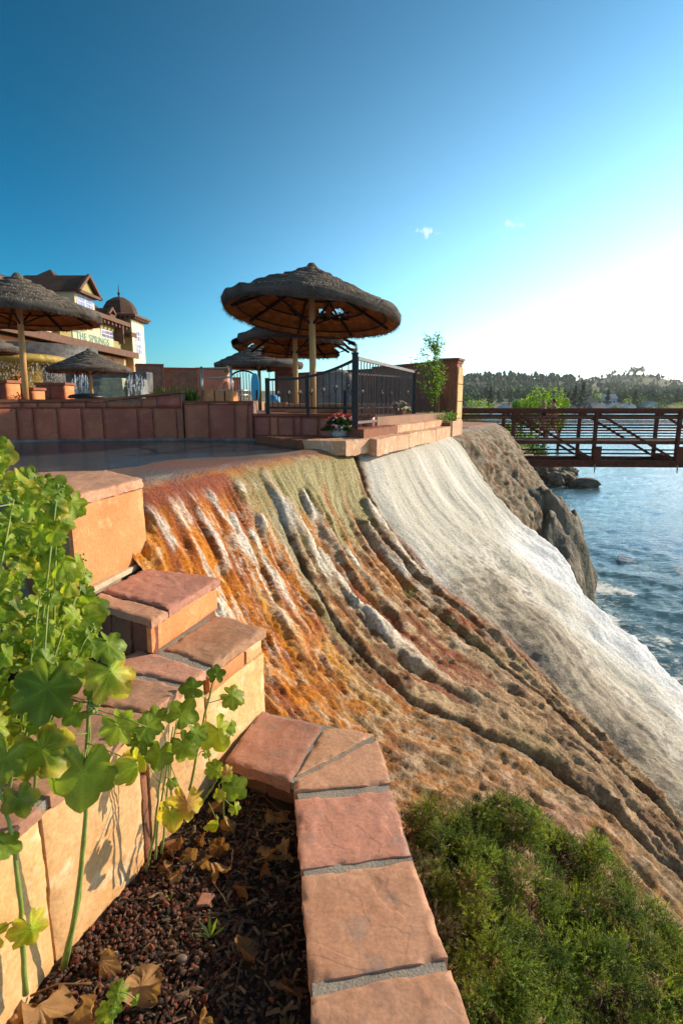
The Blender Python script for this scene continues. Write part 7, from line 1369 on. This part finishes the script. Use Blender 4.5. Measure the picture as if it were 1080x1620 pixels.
# ================================================================ JUNIPER ON THE SLOPE
JUN = mat('juniper', (1, 1, 1), attr=True, rough=.6, trans=.35); TWIGM = mat('dead_twig', '8d7660', '6a5644', scale=20, rough=.9)
def juniper(name, label, poly_, n, hh, cols, seed, deadn=60, ydead=.1):
    """poly_: plan outline of the spreading shrub; its sprays sit on a lumpy dome above the slope"""
    rg = random.Random(seed); xs = [p[0] for p in poly_]; ys = [p[1] for p in poly_]; cx, cy = sum(xs) / len(xs), sum(ys) / len(ys)
    def inside(x, y):
        c = False
        for (x0, y0), (x1, y1) in zip(poly_, poly_[1:] + poly_[:1]):
            if (y0 > y) != (y1 > y) and x < (x1 - x0) * (y - y0) / (y1 - y0) + x0: c = not c
        return c
    def bd(x, y): return min(math.hypot(*(np.array((x, y)) - (np.array(a) + max(0, min(1, np.dot(np.array((x, y)) - a, np.array(b) - a) / np.dot(np.array(b) - a, np.array(b) - a))) * (np.array(b) - a)))) for a, b in zip(poly_, poly_[1:] + poly_[:1]))
    t = thing(name, (cx, cy, slope_z(cx, cy)), label, 'shrub'); lf = MB(); lf.c = []; br_ = MB(); V = []; Fs = []; Cs = []; k = 0
    gx = np.linspace(min(xs), max(xs), 60); gy = np.linspace(min(ys), max(ys), 60); ZG = np.array([[slope_z(a, b) for b in gy] for a in gx])
    def sz(x, y):
        i = int(np.clip((x - gx[0]) / (gx[-1] - gx[0]) * 59, 0, 59)); j = int(np.clip((y - gy[0]) / (gy[-1] - gy[0]) * 59, 0, 59)); return ZG[i, j]
    protos = []
    for u_ in range(7):
        m_ = MB(); m_.c = []
        for q_ in range(62):
            d = Vector((rg.gauss(0, .6), rg.gauss(0, .6), abs(rg.gauss(.8, .5)))).normalized(); L = rg.uniform(.35, .75); P0 = d * rg.uniform(.25, 1.0) + Vector((rg.gauss(0, .25), rg.gauss(0, .25), 0)); s_ = d.orthogonal().normalized(); w_ = d.cross(s_); gq = rg.uniform(.7, 1.3)
            for q in range(8):
                tq = q / 8; a = q * 2.4; o_ = (s_ * math.cos(a) + w_ * math.sin(a)); b0 = P0 + d * L * tq; tp = b0 + (d * .9 + o_ * .8).normalized() * L * .42 * (1.15 - tq * .5); sd_ = d.cross(o_).normalized() * L * .06
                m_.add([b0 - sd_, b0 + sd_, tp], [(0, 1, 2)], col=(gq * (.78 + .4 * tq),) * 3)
        protos.append((np.array(m_.v), np.array(m_.f), np.array(m_.c)))
    cnt = 0; VV, FF, CC, off_ = [], [], [], 0
    while cnt < n // 40:
        x, y = rg.uniform(min(xs), max(xs)), rg.uniform(min(ys), max(ys))
        if not inside(x, y): continue
        e = min(1, bd(x, y) / .2); lump = float(vnoise(x * 4.2, y * 4.2, seed)); lv = rg.random()
        if lump < .33 and rg.random() < .35: cnt += 1; continue
        cnt += 1; shade_low = rg.random() < .28; top = .04 if shade_low else hh * (.30 + .7 * e) * (.35 + .8 * lump) * (1 if lv < .55 else rg.uniform(.2, .8)); Rt = rg.uniform(.045, .105); tc_ = np.array(rg.choice(cols)) * rg.uniform(.6, 1.35)
        if shade_low: Rt *= 1.7; tc_ = np.array((.05, .045, .02))  # low tufts coloured dark brown, shade painted into the gaps
        if rg.random() < ydead: tc_ = np.array(rg.choice([(.26, .17, .07), (.32, .24, .12), (.2, .2, .08)]))
        tl = Vector((rg.uniform(-.5, .8), rg.uniform(-.7, .4), 1)).normalized(); M_ = np.array((tl.to_track_quat('Z', 'Y').to_matrix() @ Matrix.Rotation(rg.uniform(0, 6.28), 3, 'Z'))); P_, F_, C_ = protos[rg.randrange(7)]
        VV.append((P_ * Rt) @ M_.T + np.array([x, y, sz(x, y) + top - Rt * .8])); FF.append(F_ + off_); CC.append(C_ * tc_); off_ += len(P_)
    VV = np.concatenate(VV); FF = np.concatenate(FF); CC = np.concatenate(CC); fo_ = bpy.data.meshes.new('foliage'); fo_.vertices.add(len(VV)); fo_.vertices.foreach_set('co', (VV - np.array(t.location)).astype(np.float32).ravel())
    fo_.loops.add(FF.size); fo_.loops.foreach_set('vertex_index', FF.astype(np.int32).ravel()); fo_.polygons.add(len(FF)); fo_.polygons.foreach_set('loop_start', np.arange(0, FF.size, 3, dtype=np.int32)); fo_.update(calc_edges=True)
    ca_ = fo_.color_attributes.new('Col', 'FLOAT_COLOR', 'POINT'); ca_.data.foreach_set('color', np.concatenate([CC, np.ones((len(CC), 1))], 1).astype(np.float32).ravel()); fo_.materials.append(JUN); foo = bpy.data.objects.new('foliage', fo_); COL.objects.link(foo); foo.parent = t
    for i in range(deadn):
        x, y = rg.uniform(min(xs), max(xs)), rg.uniform(min(ys), max(ys))
        if not inside(x, y): continue
        z = sz(x, y); p = Vector((x, y, z + rg.uniform(.05, .6) * hh)); pts = [p]; d = Vector((rg.uniform(-.6, 1), rg.uniform(-.5, .8), rg.uniform(.0, .7))).normalized()
        for q in range(5): d = (d + Vector((rg.gauss(0, .3), rg.gauss(0, .3), rg.gauss(0, .25)))).normalized(); p = p + d * rg.uniform(.03, .06); pts.append(p)
        r0 = rg.uniform(.0015, .0042); br_.tube(pts, [r0, r0 * .9, r0 * .75, r0 * .6, r0 * .4, r0 * .2], 5)
    br_.build('branches', TWIGM, t, True); return t
JC = [(.12, .17, .02), (.17, .22, .025), (.08, .125, .018), (.23, .26, .03)]
def on_slope(px, py):
    d = ray(px, py); t_ = 2.
    while t_ < 14 and d[2] * t_ > slope_z(d[0] * t_, d[1] * t_): t_ += .02
    return (d[0] * t_, d[1] * t_)
juniper('juniper', 'large spreading green juniper filling the bottom right corner below the slope', [(.44, 2.75), on_slope(650, 1290), on_slope(760, 1300), on_slope(850, 1315), on_slope(915, 1365), on_slope(975, 1425), on_slope(1070, 1520), (2.9, 2.2), (2.6, 1.2), (1.8, .3), (.6, .3), (.52, 1.2), (.42, 2.2)], 68000, .46, JC, 5, 330, .10)
juniper('dry_shrub', 'small dry twiggy shrub between the kerb corner and the green juniper', [(.30, 3.02), (.62, 3.10), (.66, 2.85), (.50, 2.5), (.33, 2.55)], 3200, .26, [(.16, .15, .07), (.22, .17, .10), (.12, .14, .05)], 8, 90, .6)
# little weeds rooted in the cracks of the slope
for i, (px, py, lb) in enumerate([(646, 950, 'small green weed growing in a crack in the middle of the slope'), (712, 992, 'tiny weed further down the same crack of the slope'), (880, 1008, 'tiny green weed near the red patch of the slope')]):
    d = ray(px, py); t_ = 3.
    while t_ < 14 and d[2] * t_ > slope_z(d[0] * t_, d[1] * t_): t_ += .02
    c = Vector((d[0] * t_, d[1] * t_, d[2] * t_)); t = thing('weed', c, lb, 'plant'); m = MB(); m.c = []
    for k in range(26): a = rg.uniform(0, 6.28); dd_ = Vector((math.cos(a) * .5, math.sin(a) * .5, rg.uniform(.5, 1.3))).normalized() * rg.uniform(.08, .2) * (1 if i == 0 else .6); w = dd_.cross(Vector((0, 0, 1))).normalized() * .005; m.add([c - w, c + w, c + dd_], [(0, 1, 2)], col=(.12, .17, .05))
    m.build('leaves', JUN, t)

# ---------------------------------------------------------------- the air between here and the hills
def haze():
    m = bpy.data.materials.new('haze_air'); m.use_nodes = True; n, l = m.node_tree.nodes, m.node_tree.links; n.remove(n['Principled BSDF']); v = n.new('ShaderNodeVolumePrincipled'); l.new(v.outputs[0], n['Material Output'].inputs['Volume'])
    v.inputs['Color'].default_value = (.82, .90, .95, 1); v.inputs['Density'].default_value = .00010; v.inputs['Anisotropy'].default_value = .45
    o = MB().box(-2700, 2700, -1200, 5200, -11, 82).build('haze', m); tag(o, kind='stuff', label='thin pale haze in the air over the river and the hills')
haze()
# ---------------------------------------------------------------- lift the whole place so that the river lies near height zero
for o in list(bpy.data.objects):
    if o.parent is None: o.location.z += EYE
